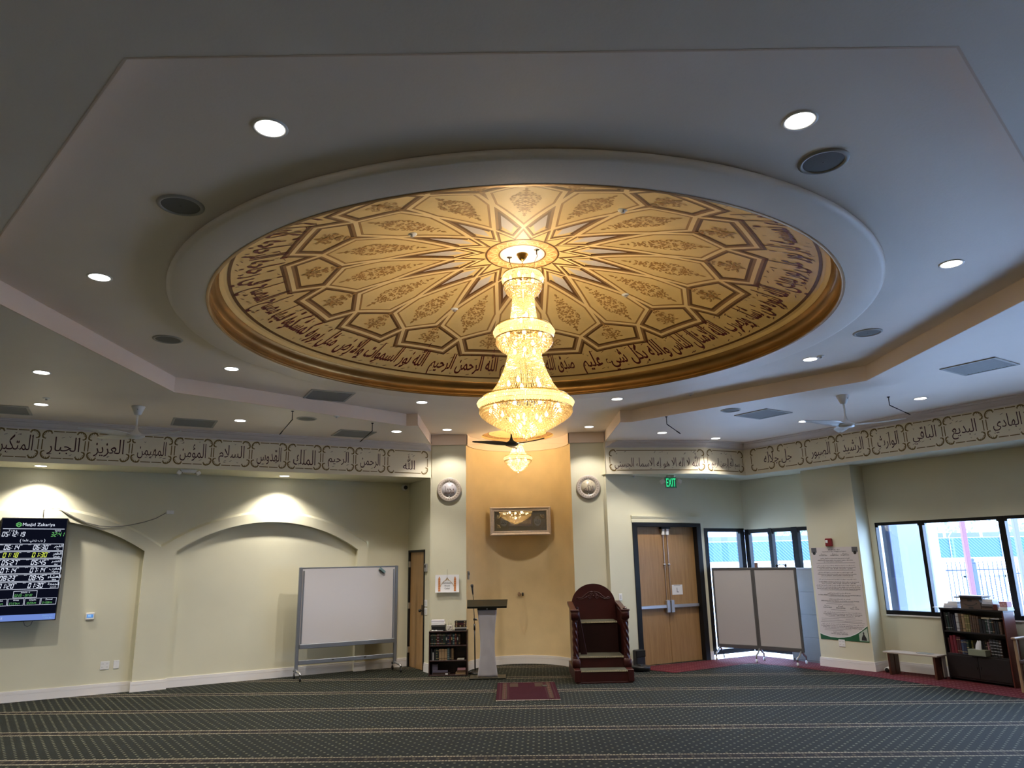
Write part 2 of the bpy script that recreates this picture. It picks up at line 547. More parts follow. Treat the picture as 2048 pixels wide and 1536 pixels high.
# columns either side of the prayer niche, their fascia caps
for nm, x0, x1 in (('wall_column_left', -1.45, -0.806), ('wall_column_right', 1.174, 1.82)):
    b = MB().use(cream)
    b.box(x0, x1, 13.72, 14.7, 0, ZL)
    b.use(fascia)
    b.box(x0 - 0.012, x1 + 0.012, 13.695, 14.7, ZL, ZT + 0.02)
    struct(b.build(nm))
b = MB().use(white_t)
for x0, x1 in ((-1.47, -0.806), (1.174, 1.84)):
    for z0, z1, t in ((0, 0.098, 0.020), (0.098, 0.104, 0.012), (0.104, 0.124, 0.018), (0.124, 0.129, 0.009), (0.129, 0.152, 0.013)):
        b.box(x0, x1, 13.72 - t, 13.73, z0, z1)
struct(b.build('baseboard_front', white_t))

# niche: half drum of ochre plaster with a fascia ring and a baseboard
NX, NY, NR = 0.184, 13.72, 0.99
b = MB().use(ochre)
b.lathe([(NR, 0), (NR, ZL)], 48, (NX, NY, 0), a0=0, a1=pi)
b.use(fascia)
b.lathe([(NR - 0.03, ZL - 0.001), (NR - 0.03, ZT)], 48, (NX, NY, 0), a0=0, a1=pi)
b.lathe([(NR, ZL), (NR - 0.03, ZL)], 48, (NX, NY, 0), a0=0, a1=pi)
struct(b.build('wall_niche', smooth=True))
b = MB().use(white_t)
b.lathe([(NR - .02, 0), (NR - .02, .098), (NR - .012, .098), (NR - .012, .104), (NR - .018, .104), (NR - .018, .124), (NR - .009, .124), (NR - .009, .129), (NR - .013, .129), (NR - .013, .152), (NR, .152)], 48, (NX, NY, 0), a0=0, a1=pi)
struct(b.build('baseboard_niche', white_t))

# wall with the double door and the first window
L1 = 3.436
b = MB().use(cream)
b.box(0, 0.552, 0, 0.2, 0, ZF); b.box(0.552, 2.241, 0, 0.2, 2.564, ZF); b.box(2.241, 2.328, 0, 0.2, 0, ZF); b.box(2.328, L1 + .02, 0, 0.2, 2.472, ZF)
b.box(0.54, 2.26, -0.018, 0.0, 2.575, 2.655); b.box(0.535, 2.265, -0.028, 0.0, 2.655, 2.675); b.box(0.53, 2.27, -0.036, 0.0, 2.675, 2.70)
struct(b.build('wall_right_door', cream, loc=(O_1[0], O_1[1], 0), rotz=A_1))
b = MB().use(white_t)
baseboard(b, 0.0, 0.55, 0); baseboard(b, 2.245, 2.33, 0)
struct(b.build('baseboard_right_door', white_t, loc=(O_1[0], O_1[1], 0), rotz=A_1))

# window wall, with the square pillar
b = MB().use(cream)
b.box(-0.02, 14.0, 0, 0.2, 2.44, ZF)
b.box(1.50, 2.787, 0, 0.2, 0, 2.44)
b.box(2.787, 13.2, 0, 0.2, 0, 0.90)
b.box(13.2, 14.0, 0, 0.2, 0, 2.44)
b.box(1.703, 2.685, -0.39, 0.0, 0, ZF)
struct(b.build('wall_window', cream, loc=(O_2[0], O_2[1], 0), rotz=A_2))
b = MB().use(white_t)
baseboard(b, 2.70, 13.2, 0)
for z0, z1, t in ((0, 0.098, 0.020), (0.098, 0.104, 0.012), (0.104, 0.124, 0.018), (0.124, 0.129, 0.009), (0.129, 0.152, 0.013)):
    b.box(1.703 - t, 2.685 + t, -0.39 - t, -0.38, z0, z1); b.box(2.68, 2.685 + t, -0.39, 0, z0, z1)
struct(b.build('baseboard_window', white_t, loc=(O_2[0], O_2[1], 0), rotz=A_2))
b = MB().use(white_t)
b.box(2.787, 13.2, -0.025, 0.05, 0.885, 0.905)
struct(b.build('trim_1', white_t, loc=(O_2[0], O_2[1], 0), rotz=A_2))

# back of the room, behind the photographer
b = MB().use(cream)
pts = [(-12.36, 8.61), (-4.8, -4.5), (10.5, -4.5), (12.78, 3.74)]
for p, q in zip(pts, pts[1:]): b.poly([(p[0], p[1], 0), (q[0], q[1], 0), (q[0], q[1], ZL), (p[0], p[1], ZL)])
struct(b.build('wall_back', cream))

# ------------------------------------------------------------------ ceilings
def circ(r, n=96, c=(CX, CY), ph=0.0): return [(c[0] + r * cos(2 * pi * k / n + ph), c[1] + r * sin(2 * pi * k / n + ph)) for k in range(n)]
OA = 4.4466; OT = OA * math.tan(pi / 8)
octo = [(CX - OT, CY - OA), (CX + OT, CY - OA), (CX + OA, CY - OT), (CX + OA, CY + OT), (CX + OT, CY + OA), (1.84, CY + OA), (1.84, 13.72), (-1.47, 13.72), (-1.47, CY + OA), (CX - OT, CY + OA), (CX - OA, CY + OT), (CX - OA, CY - OT)]
big = [(-13.5, 9.6), (-4.8, -4.6), (10.6, -4.6), (13.2, 3.8), (5.2, 15.6), (3.2, 15.2), (1.82, 14.2), (1.82, 13.71), (-1.45, 13.71), (-1.45, 14.3), (-2.4, 15.3)]
octh = [p if p[1] < 13.6 else (p[0], 13.69) for p in octo]
b = MB().use(ceil_m)
b.flat([big, octh], lambda x, y: (x, y, ZL))
b.poly([(-1.47, 13.69, ZL), (-1.45, 13.69, ZL), (-1.45, 13.75, ZL), (-1.47, 13.75, ZL)])
struct(b.build('ceiling_lower'))
b = MB().use(fascia)
path = octo[7:] + octo[:7]
for p, q in zip(path, path[1:]):
    b.poly([(p[0], p[1], ZL - 0.001), (q[0], q[1], ZL - 0.001), (q[0], q[1], ZT), (p[0], p[1], ZT)])
# square bead along the lower edge of the fascia
for p, q in zip(path, path[1:]):
    d = Vector((q[0] - p[0], q[1] - p[1], 0)).normalized(); n = Vector((-d.y, d.x, 0)) * 0.012
    A = [Vector((p[0], p[1], 0)), Vector((q[0], q[1], 0))]
    c = [A[0], A[1], A[1] + n, A[0] + n]
    for z in (ZL - 0.001, ZL + 0.014): b.poly([(v.x, v.y, z) for v in c])
    b.poly([(c[2].x, c[2].y, ZL - .001), (c[3].x, c[3].y, ZL - .001), (c[3].x, c[3].y, ZL + .014), (c[2].x, c[2].y, ZL + .014)])
struct(b.build('trim_2'))
MD = (0.184, 13.98)
b = MB().use(ceil_m)
outer = [(-4.4, 2.6), (4.8, 2.6), (4.8, 11.9), (1.9, 11.9), (1.9, 15.0), (-1.55, 15.0), (-1.55, 11.9), (-4.4, 11.9)]
b.flat([outer, circ(3.30), circ(0.70, 48, MD)], lambda x, y: (x, y, ZT))
struct(b.build('ceiling_tray'))
b = MB().use(ceil_m)
b.lathe([(3.05, ZR), (3.335, ZR), (3.358, ZR + .006), (3.374, ZR + .02), (3.38, ZR + .036), (3.374, ZR + .052), (3.358, ZR + .064), (3.34, ZT), (3.28, ZT + 0.01)], 160, (CX, CY, 0))
struct(b.build('ceiling_ring', smooth=True))

# left bulkhead with the painted frieze, its soffit and crown moulding
def crown(b, x0, x1, m0=0.0, m1=0.0):
    prof = [(0, 3.955), (-0.012, 3.955), (-0.016, 3.972), (-0.05, 3.985), (-0.085, 4.012), (-0.10, 4.03), (-0.15, 4.038), (-0.155, 4.052), (-0.185, 4.056), (-0.185, ZL)]
    for (y0, z0), (y1, z1) in zip(prof, prof[1:]):
        b.poly([(x0 - m0 * y0, y0, z0), (x1 + m1 * y0, y0, z0), (x1 + m1 * y1, y1, z1), (x0 - m0 * y1, y1, z1)])
    b.poly([(x0 - m0 * y, y, z) for y, z in prof] + [(x0, 0, ZL)])
    b.poly([(x1 + m1 * y, y, z) for y, z in prof] + [(x1, 0, ZL)])
b = MB().use(cream_f)
b.poly([(-13.0, 0, ZF), (0, 0, ZF), (0, 0, ZL), (-13.0, 0, ZL)])
fl_o = b.build('wall_frieze_left', cream_f, loc=(O_F[0], O_F[1], 0), rotz=A_F)
struct(fl_o)
b = MB().use(cream)
e = rotpt(O_F, A_F, -13.0, 0); w = rotpt(O_L, A_L, -12.0, 0.1); w0 = rotpt(O_L, A_L, 0.1, 0.1)
b.poly([(O_F[0], O_F[1], ZF), (e[0], e[1], ZF), (w[0], w[1], ZF), (w0[0], w0[1], ZF), (-1.40, 13.76, ZF)])
struct(b.build('ceiling_soffit_left'))
b = MB().use(crown_m)
crown(b, -13.0, -0.02, 0, 1.0)
struct(b.build('trim_3', loc=(O_F[0], O_F[1], 0), rotz=A_F))

# right bulkhead: three straight runs
F1, F2, F3 = (1.82, 13.62), (3.756, 13.814), (4.657, 14.279)
A_3 = radians(-56.70)
F4 = (F3[0] + 12 * cos(A_3), F3[1] + 12 * sin(A_3))
RUNS = [('wall_frieze_front', F1, F2), ('wall_frieze_corner', F2, F3), ('wall_frieze_right', F3, F4)]
FR = {}
for i, (nm, p, q) in enumerate(RUNS):
    a = atan2(q[1] - p[1], q[0] - p[0]); Ln = sqrt((q[0] - p[0]) ** 2 + (q[1] - p[1]) ** 2)
    b = MB().use(cream_f)
    b.poly([(0, 0, ZF), (Ln, 0, ZF), (Ln, 0, ZL), (0, 0, ZL)])
    FR[nm] = struct(b.build(nm, loc=(p[0], p[1], 0), rotz=a))
    b = MB().use(crown_m)
    m0, m1 = ((1.0, -0.19), (0.19, 0.95), (0.95, 0))[i]
    if i == 1: m0 = -0.19
    crown(b, 0.02 if i == 0 else 0, Ln, m0 if i != 1 else -0.19, m1)
    struct(b.build('trim_%d' % (4 + i), loc=(p[0], p[1], 0), rotz=a))
b = MB().use(cream)
wend = rotpt(O_2, A_2, 14.0, 0.05)
b.flat([[F1, F2, F3, F4, (wend[0] + .3, wend[1]), (4.9, 15.4), (1.75, 13.72)]], lambda x, y: (x, y, ZF))
struct(b.build('ceiling_soffit_right'))

b = MB().use(cream_f)
b.poly([(1.82, 13.60, ZF), (1.82, 13.76, ZF), (1.82, 13.76, ZL), (1.82, 13.60, ZL)])
b.poly([(-1.45, 13.70, ZF), (-1.45, 13.80, ZF), (-1.45, 13.80, ZL), (-1.45, 13.70, ZL)])
struct(b.build('wall_return'))
# roof slab and upper walls, added out of view to keep sky light out
b = MB().use(mat('light_block_grey', (0.25, 0.25, 0.25, 1), 0.9))
RO = [(-1.3, 15.6), (-2.2, 15.1), (-13.3, 8.7), (-5.0, -5.1), (10.9, -5.1), (13.5, 3.7), (5.05, 15.9), (2.1, 15.2)]
b.flat([RO], lambda x, y: (x, y, 5.35))
for p, q in zip(RO, RO[1:] + RO[:1]):
    b.poly([(p[0], p[1], 3.30), (q[0], q[1], 3.30), (q[0], q[1], 5.35), (p[0], p[1], 5.35)])
struct(b.build('roof_light_block'))
# unseen walls behind doors and niche, added to stop daylight leaking in
b = MB().use(cream)
b.poly([(-3.6, 15.6, 0), (-1.0, 15.6, 0), (-1.0, 15.6, 3.4), (-3.6, 15.6, 3.4)]); b.poly([(-1.0, 15.6, 0), (3.3, 15.6, 0), (3.3, 15.6, 3.4), (-1.0, 15.6, 3.4)])
b.poly([(3.3, 15.6, 0), (3.72, 14.85, 0), (3.72, 14.85, 3.4), (3.3, 15.6, 3.4)])
struct(b.build('wall_light_block'))
# ------------------------------------------------------------------ windows
glass = glass_mat('window_glass', (0.93, 0.97, 0.98, 1))
def window(name, o, a, s0, s1, z0, z1, mull, fr=0.07, top=0.09, bot=0.09, deep=0.10):
    b = MB().use(black_f)
    b.box(s0, s1, 0.0, deep, z1 - top, z1); b.box(s0, s1, 0.0, deep, z0, z0 + bot)
    for m0, m1 in mull: b.box(m0, m1, -0.005, deep, z0, z1)
    f = struct(b.build(name, black_f, loc=(o[0], o[1], 0), rotz=a))
    edges = sorted(mull)
    for (p0, p1), (q0, q1) in zip(edges, edges[1:]):
        g = MB(); g.box(p1 - .01, q0 + .01, 0.055, 0.061, z0 + bot - .01, z1 - top + .01)
        g.build('pane', glass, f)
    # clips that hold the panes, seen as small dark tabs
    c = MB().use(black_p)
    for p0, p1 in edges:
        c.box(p0 - 0.03, p0, 0.02, 0.05, z1 - top - 0.03, z1 - top); c.box(p1, p1 + 0.03, 0.02, 0.05, z1 - top - 0.03, z1 - top)
    c.build('glazing_clip', black_p, f)
    return f
window('window_1', O_1, A_1, 2.328, 3.42, 0.08, 2.472, [(2.328, 2.423), (3.305, 3.42)], top=0.07)
window('window_2', O_2, A_2, 0.0, 1.50, 0.08, 2.45, [(0.0, 0.10), (0.57, 0.652), (1.104, 1.228), (1.462, 1.50)], top=0.08)
window('window_3', O_2, A_2, 2.787, 13.2, 0.90, 2.44, [(2.787, 2.80), (3.54, 3.60), (4.75, 4.84), (5.95, 6.03), (7.15, 7.23), (8.35, 8.43), (9.55, 9.63), (10.75, 10.83), (11.95, 12.03), (13.12, 13.2)], top=0.05, bot=0.07)

# ------------------------------------------------------------------ doors
oak = None
def oak_mat(name, c1, c2):
    m = bpy.data.materials.new(name); m.use_nodes = True
    nt = m.node_tree; L = nt.links; bb = nt.nodes['Principled BSDF']
    tc = nt.nodes.new('ShaderNodeTexCoord'); mp = nt.nodes.new('ShaderNodeMapping')
    mp.inputs['Scale'].default_value = (9, 9, 0.6)
    L.new(tc.outputs['Object'], mp.inputs[0])
    n = nt.nodes.new('ShaderNodeTexNoise'); n.inputs['Scale'].default_value = 3.0; n.inputs['Detail'].default_value = 8; n.inputs['Roughness'].default_value = 0.65
    L.new(mp.outputs[0], n.inputs['Vector'])
    r = nt.nodes.new('ShaderNodeValToRGB'); r.color_ramp.elements[0].position = 0.3; r.color_ramp.elements[1].position = 0.7
    r.color_ramp.elements[0].color = c1; r.color_ramp.elements[1].color = c2
    L.new(n.outputs['Fac'], r.inputs[0]); L.new(r.outputs[0], bb.inputs['Base Color'])
    bb.inputs['Roughness'].default_value = 0.4
    return m
oak = oak_mat('oak_veneer', (0.30, 0.165, 0.062, 1), (0.42, 0.245, 0.10, 1))
# single door
b = MB().use(black_f)
b.box(0.03, 0.085, -0.012, 0.15, 0, 2.14); b.box(0.812, 0.855, -0.012, 0.15, 0, 2.14); b.box(0.03, 0.855, -0.012, 0.15, 2.10, 2.14)
d1 = struct(b.build('door_1', black_f, loc=(O_L[0], O_L[1], 0), rotz=A_D))
MB().bbox(0.085, 0.812, 0.02, 0.065, 0.002, 2.10, 0.003).build('leaf', oak, d1)
b = MB().use(black_p); b.lathe([(0, -0.075), (0.022, -0.07), (0.03, -0.05), (0.022, -0.03), (0.012, -0.025), (0.012, -0.008), (0.032, -0.006), (0.032, 0)], 20)
for i in range(len(b.v)): v = b.v[i]; b.v[i] = Vector((v.x + 0.70, v.z + 0.02, v.y + 1.04))
b.build('handle', black_p, d1, True)
b = MB().use(black_p); b.bbox(0.675, 0.725, 0.01, 0.02, 0.96, 1.14); b.build('handle_plate', black_p, d1)
for z in (0.25, 1.05, 1.82):
    b = MB().use(chrome); b.box(0.062, 0.092, -0.016, 0.02, z, z + 0.11); b.build('hinge', chrome, d1)
# double door with panic hardware
b = MB().use(black_f)
b.box(0.552, 0.66, -0.015, 0.20, 0, 2.564); b.box(2.133, 2.241, -0.015, 0.20, 0, 2.564); b.box(0.552, 2.241, -0.015, 0.20, 2.495, 2.564)
b.box(1.28, 1.50, 0.03, 0.12, 2.455, 2.50)
d2 = struct(b.build('door_2', black_f, loc=(O_1[0], O_1[1], 0), rotz=A_1))
steel = mat('satin_steel', (0.50, 0.50, 0.53, 1), 0.35, metal=0.9)
for x0, x1, sg in ((0.66, 1.392, -1), (1.398, 2.133, 1)):
    lf = MB().bbox(x0, x1, 0.10, 0.145, 0.003, 2.495, 0.002).build('leaf', oak, d2)
    c = 1.395
    xr = c + sg * 0.052
    b = MB(); b.bbox(x0 + .03 if sg < 0 else c + .06, c - .06 if sg < 0 else x1 - .02, 0.045, 0.09, 0.985, 1.045, 0.006); b.build('panic_bar', steel, lf)
    b = MB(); b.bbox(xr - 0.042, xr + 0.042, 0.03, 0.10, 0.90, 1.13, 0.01); b.build('latch_case', steel, lf)
    b = MB(); b.tube([(xr, 0.085, 1.13), (xr, 0.085, 2.38)], 0.009, 8); b.build('latch_rod', mat('rod_bronze', (0.45, 0.34, 0.28, 1), 0.35, metal=0.7), lf)
    b = MB(); b.bbox(xr - 0.03, xr + 0.03, 0.05, 0.10, 2.34, 2.46, 0.006); b.build('top_latch', white_p, lf)
    b = MB(); b.lathe([(0, 0), (0.022, 0.002), (0.03, 0.015), (0.022, 0.03), (0, 0.034)], 16, (xr, 0.085, 1.77)); b.build('rod_guide', chrome, lf, True)

# ------------------------------------------------------------------ outside the windows
stucco = mat('white_stucco', (0.80, 0.82, 0.84, 1), 0.8)
b = MB().use(mat('pale_concrete', (0.60, 0.61, 0.63, 1), 0.9, var=0.1, vscale=2))
b.poly([(-80, -80, -0.12), (140, -80, -0.12), (140, 160, -0.12), (-80, 160, -0.12)])
struct(b.build('ground'))
# ------------------------------------------------------------------ the painted dome
gold_base = mat('dome_gold_paint', (0.74, 0.53, 0.225, 1), 0.5, var=0.05, vscale=3.0)
dk_br = mat('dome_dark_brown', (0.130, 0.058, 0.016, 1), 0.55)
tan_br = mat('dome_tan', (0.30, 0.165, 0.065, 1), 0.55)
light_b = mat('dome_light_band', (0.84, 0.62, 0.30, 1), 0.5)
mid_br = mat('dome_mid_brown', (0.36, 0.19, 0.06, 1), 0.55)
lilac = mat('dome_pale_grey', (0.56, 0.50, 0.47, 1), 0.6, var=0.03, vscale=4)
orn_m = mat('dome_ornament', (0.40, 0.215, 0.065, 1), 0.55)
med_m = mat('dome_medallion', (0.60, 0.32, 0.12, 1), 0.5)
script_m = mat('maroon_script', (0.115, 0.012, 0.014, 1), 0.5)
olive = mat('olive_gold_stencil', (0.190, 0.125, 0.030, 1), 0.5)
script_d = mat('dark_script', (0.050, 0.009, 0.012, 1), 0.5)
def zd(r): return 5.08 - r * r / 13.2
def dpt(x, y, lv): return (CX + x, CY + y, zd(sqrt(x * x + y * y)) - 0.0012 * lv)
def pol(ang, r):
    # angle from the far side (+Y), positive to the right
    return (r * sin(radians(ang)), r * cos(radians(ang)))
def offset_pl(pts, off, closed=False):
    n = len(pts); out = []
    for i in range(n):
        p = Vector(pts[i])
        a = Vector(pts[i - 1]) if (i > 0 or closed) else None
        c = Vector(pts[(i + 1) % n]) if (i < n - 1 or closed) else None
        d0 = (p - a).normalized() if a is not None else None
        d1 = (c - p).normalized() if c is not None else None
        if d0 is None: d0 = d1
        if d1 is None: d1 = d0
        n0 = Vector((-d0.y, d0.x)); n1 = Vector((-d1.y, d1.x))
        m = (n0 + n1)
        if m.length < 1e-6: m = n0
        m.normalize()
        k = max(m.dot(n0), 0.3)
        out.append(p + m * (off / k))
    return out
def strip(b, pts, o0, o1, lv, m, closed=False, mx=0.09):
    b.use(m)
    A = offset_pl(pts, o0, closed); B = offset_pl(pts, o1, closed)
    n = len(pts)
    for i in range(n if closed else n - 1):
        a0, a1, b0, b1 = A[i], A[(i + 1) % n], B[i], B[(i + 1) % n]
        k = max(1, int((a1 - a0).length / mx))
        for j in range(k):
            t0, t1 = j / k, (j + 1) / k
            q = [a0.lerp(a1, t0), a0.lerp(a1, t1), b0.lerp(b1, t1), b0.lerp(b1, t0)]
            b.F([b.V(dpt(v.x, v.y, lv)) for v in q])
def fillconvex(b, pts, lv, m, n=7):
    b.use(m)
    c = Vector((0, 0))
    for p in pts: c += Vector(p) / len(pts)
    N = len(pts)
    P = []
    for i in range(N):
        a, d = Vector(pts[i]), Vector(pts[(i + 1) % N])
        k = max(1, int((d - a).length / 0.1))
        P += [a.lerp(d, j / k) for j in range(k)]
    for i in range(len(P)):
        a, d = P[i], P[(i + 1) % len(P)]
        for j in range(n):
            t0, t1 = j / n, (j + 1) / n
            q = [c.lerp(a, t0), c.lerp(a, t1), c.lerp(d, t1), c.lerp(d, t0)]
            if j == 0: q = q[1:]
            b.F([b.V(dpt(v.x, v.y, lv)) for v in (q if j else [c, c.lerp(a, t1), c.lerp(d, t1)])])
def stroke2(pts, w):
    # tapered brush stroke outline -> list of quads in 2D
    n = len(pts); qs = []
    L = []
    for i in range(n):
        a = Vector(pts[max(i - 1, 0)]); c = Vector(pts[min(i + 1, n - 1)])
        d = (c - a)
        if d.length < 1e-9: d = Vector((1, 0))
        d.normalize()
        ww = w[i] if isinstance(w, (list, tuple)) else w
        nn = Vector((-d.y, d.x)) * ww / 2
        L.append((Vector(pts[i]) + nn, Vector(pts[i]) - nn))
    for (a, c), (d, e) in zip(L, L[1:]): qs.append((a, c, e, d))
    return qs
def spiral(cx, cy, r0, r1, a0, a1, n=10):
    return [(cx + (r0 + (r1 - r0) * k / n) * cos(a0 + (a1 - a0) * k / n), cy + (r0 + (r1 - r0) * k / n) * sin(a0 + (a1 - a0) * k / n)) for k in range(n + 1)]
def arabesque(half, L, nrow, rr, seed=1):
    # mirrored scrollwork that fills a leaf shape: half(t) gives the half width at t in 0..1
    rnd = random.Random(seed); qs = []
    for i in range(nrow):
        t = (i + 0.5) / nrow
        y = t * L
        hw = half(t)
        ncol = max(1, int(hw / (rr * 1.5)))
        for j in range(ncol):
            x = hw * (j + 0.55) / ncol
            r = min(rr, hw * 0.45) * rnd.uniform(0.8, 1.1)
            a = rnd.uniform(0, 2 * pi); dirn = rnd.choice((-1, 1))
            sp = spiral(x, y, r, r * 0.15, a, a + dirn * 4.6, 9)
            w = [0.006 + 0.012 * sin(pi * k / 9) for k in range(10)]
            for sgn in (1, -1):
                qs += stroke2([(sgn * p[0], p[1]) for p in sp], w)
                lx, ly = x + r * 0.9 * cos(a), y + r * 0.9 * sin(a)
                leaf = [(lx + 0.030 * cos(a + 1.1) * k / 4, ly + 0.030 * sin(a + 1.1) * k / 4) for k in range(-2, 5)]
                qs += stroke2([(sgn * p[0], p[1]) for p in leaf], [0.003, 0.012, 0.02, 0.024, 0.018, 0.01, 0.002])
        if i % 2 == 0 and hw > 0.03:
            qs += stroke2([(0, y - 0.035), (0, y - .01), (0, y + .01), (0, y + 0.035)], [0.004, 0.035, 0.035, 0.004])
            qs += stroke2([(-.035, y), (-.01, y), (.01, y), (0.035, y)], [0.004, 0.03, 0.03, 0.004])
    # tip buds
    for y in (-0.03, L + 0.03):
        qs += stroke2([(0, y - 0.04), (0, y - .01), (0, y + .01), (0, y + 0.04)], [0.003, 0.03, 0.03, 0.003])
    return qs

b = MB().use(gold_base)
b.lathe([(0, 5.08)] + [(r, zd(r)) for r in [0.15 * i for i in range(1, 20)]] + [(2.93, zd(2.93)), (2.99, 4.385)], 128, (CX, CY, 0))
ST = 22.5
DO = 0.074; TO = 0.047; LO = 0.020
for k in range(16):
    a = k * ST
    # outer star: strap runs from the bay side through the crossing to the kite tip and back
    h0, h1 = a, a + ST
    kite = [pol(a, 2.075), pol(a + 3.55, 2.372), pol(a + ST - 3.55, 2.372), pol(a + ST, 2.075)]
    kin = [pol(a, 2.075), pol(a + 9.9, 1.855)]
    bay = [pol(a, 2.075), pol(a + 9.9, 1.855), pol(a + 11.0, 1.47), pol(a, 0.75)]
    bayL = [pol(a, 2.075), pol(a - 9.9, 1.855), pol(a - 11.0, 1.47), pol(a, 0.75)]
    star = [pol(a, 0.75), pol(a + 11.25, 0.468), pol(a + ST, 0.75)]
    # white kites between the bays
    fillconvex(b, [pol(a + 11.25, 1.46), pol(a + 17.6, 0.93), pol(a + 11.25, 0.60), pol(a + 4.9, 0.93)], 1, lilac)
    for pl_, k_ in ((kite, 1.0), (star, 0.50)):
        strip(b, pl_, -DO * k_, DO * k_, 2, dk_br); strip(b, pl_, -TO * k_, TO * k_, 3, tan_br); strip(b, pl_, -LO * k_, LO * k_, 5, light_b)
    for pl_, sg in ((bay, 1), (bayL, -1)):
        strip(b, pl_, 0, sg * DO, 2, dk_br); strip(b, pl_, 0, sg * TO, 3, tan_br)
for k in range(16):
    a = k * ST
    ring_ = [pol(a, 2.075), pol(a + 9.9, 1.855), pol(a + 11.0, 1.47), pol(a, 0.75), pol(a - 11.0, 1.47), pol(a - 9.9, 1.855)]
    hx = [tuple(v) for v in offset_pl(ring_, -0.001, True)]
    fillconvex(b, ring_, 4, gold_base)
    strip(b, ring_, -0.042, -0.020, 5, mid_br, True)
    strip(b, ring_, -0.020, LO, 5, light_b, True)
# ornament sprays in the bays and kites
q1 = arabesque(lambda t: 0.150 * (sin(pi * min(max(t, 0), 1)) ** 0.8) * (1.15 - 0.55 * t), 0.76, 13, 0.032, 3)
q2 = arabesque(lambda t: 0.150 * (1 - t) ** 0.55 * min(1, 0.35 + t * 4), 0.26, 4, 0.036, 5)
b.use(orn_m)
for k in range(16):
    for qs, ang, r0 in ((q1, k * ST, 1.88), (q2, k * ST + 11.25, 2.19)):
        ca, sa = cos(radians(ang)), sin(radians(ang))
        for q in qs:
            ids = []
            for p in q:
                x, y = p[0], r0 - p[1]
                ids.append(b.V(dpt(x * ca + y * sa, -x * sa + y * ca, 6)))
            b.F(ids)
# central medallion
def annulus(r0, r1, lv, m, n=96):
    b.use(m)
    for k in range(n):
        a0, a1 = 360 * k / n, 360 * (k + 1) / n
        b.F([b.V(dpt(*pol(a0, r0), lv)), b.V(dpt(*pol(a1, r0), lv)), b.V(dpt(*pol(a1, r1), lv)), b.V(dpt(*pol(a0, r1), lv))])
annulus(0.001, 0.245, 2, lilac); annulus(0.24, 0.385, 2, med_m); annulus(0.238, 0.256, 3, dk_br); annulus(0.376, 0.396, 3, dk_br)
b.use(light_b)
for k in range(16):
    a = k * ST
    for sg in (1, -1):
        pts = [pol(a + sg * (11.25 - 11.25 * t), 0.272 + 0.09 * sin(t * pi / 2)) for t in [i / 6 for i in range(7)]]
        for q in stroke2(pts, 0.011): b.F([b.V(dpt(v.x, v.y, 4)) for v in q])
        pts = [pol(a + sg * 4.5 * sin(t * pi), 0.285 + 0.06 * t) for t in [i / 6 for i in range(7)]]
        for q in stroke2(pts, 0.008): b.F([b.V(dpt(v.x, v.y, 4)) for v in q])
# border lines below the inscription
b.use(dk_br)
for r0, r1 in ((2.872, 2.900), (2.975, 2.983)):
    for k in range(128):
        a0, a1 = 360 * k / 128, 360 * (k + 1) / 128
        b.F([b.V(dpt(*pol(a0, r0), 2)), b.V(dpt(*pol(a1, r0), 2)), b.V(dpt(*pol(a1, r1), 2)), b.V(dpt(*pol(a0, r1), 2))])
# inscription round the rim; read from inside, running clockwise to the left from the far side
b.use(script_m)
SEG = [('بسم الله الرحمن الرحيم', 1.2, 27.5), ('الله نور السموات والارض', 29.5, 58.0), ('مثل نوره كمشكوة', 59.5, 80.0), ('فيها مصباح المصباح', 81.0, 102.0), ('في زجاجة الزجاجة', 103.0, 126.0),
       ('كانها كوكب دري يوقد', 127.5, 152.0), ('من شجرة مباركة زيتونة', 153.5, 178.0), ('لا شرقية ولا غربية', 179.5, 202.0), ('يكاد زيتها يضيء ولو', 203.5, 226.0), ('لم تمسسه نار نور', 227.5, 248.0),
       ('على نور يهدي الله', 249.0, 269.0), ('لنوره من يشاء ويضرب', 270.0, 293.0), ('الله الامثال للناس', 294.0, 313.0), ('والله بكل شيء عليم', 314.0, 341.0), ('صدق الله العظيم', 343.5, 359.0)]
rs = random.Random(11)
for txt, a0, a1 in SEG:
    vs_, fs = text_geo(txt, True, 0.55, 2, 0.0, 0.014)
    X1 = max(v[0] for v in vs_)
    s_ang = (a1 - a0) / X1
    kk = 0.385
    ids = []
    for x, y in vs_:
        ang = -(a1 - x * s_ang)
        r = 2.735 - y * kk * 0.92
        ids.append(b.V(dpt(*pol(ang, r), 4)))
    for f in fs: b.F([ids[i] for i in f])
    n = int((a1 - a0) / 1.15)
    for i in range(n):
        ang = -(a0 + (a1 - a0) * (i + rs.random()) / n)
        r = rs.choice((2.42, 2.46, 2.50, 2.80, 2.83))
        t = rs.random()
        if t < 0.5: pts = [pol(ang - 0.5, r + .012), pol(ang, r), pol(ang + 0.55, r - .014)]
        else: pts = [pol(ang - 0.22, r - .022), pol(ang, r + .012), pol(ang + 0.25, r - .02)]
        for q in stroke2(pts, [0.004, 0.010, 0.004]): b.F([b.V(dpt(v.x, v.y, 4)) for v in q])
struct(b.build('ceiling_dome'))

# gilded moulding round the foot of the dome
gilt = mat('gilt_moulding', (0.30, 0.165, 0.05, 1), 0.35, metal=0.75, var=0.25, vscale=2.5)
b = MB().use(gilt)
b.lathe([(3.06, ZR - .002), (3.035, ZR - .004), (3.022, ZR + .008), (3.034, ZR + .022), (3.046, ZR + .028), (3.03, ZR + .040), (3.045, ZR + .055), (3.05, ZR + .10), (3.035, ZR + .135), (3.01, ZR + .155), (2.985, ZR + .165), (2.985, ZR + .178), (2.965, ZR + .19), (2.97, ZR + .21)], 160, (CX, CY, 0))
struct(b.build('trim_7', smooth=True))

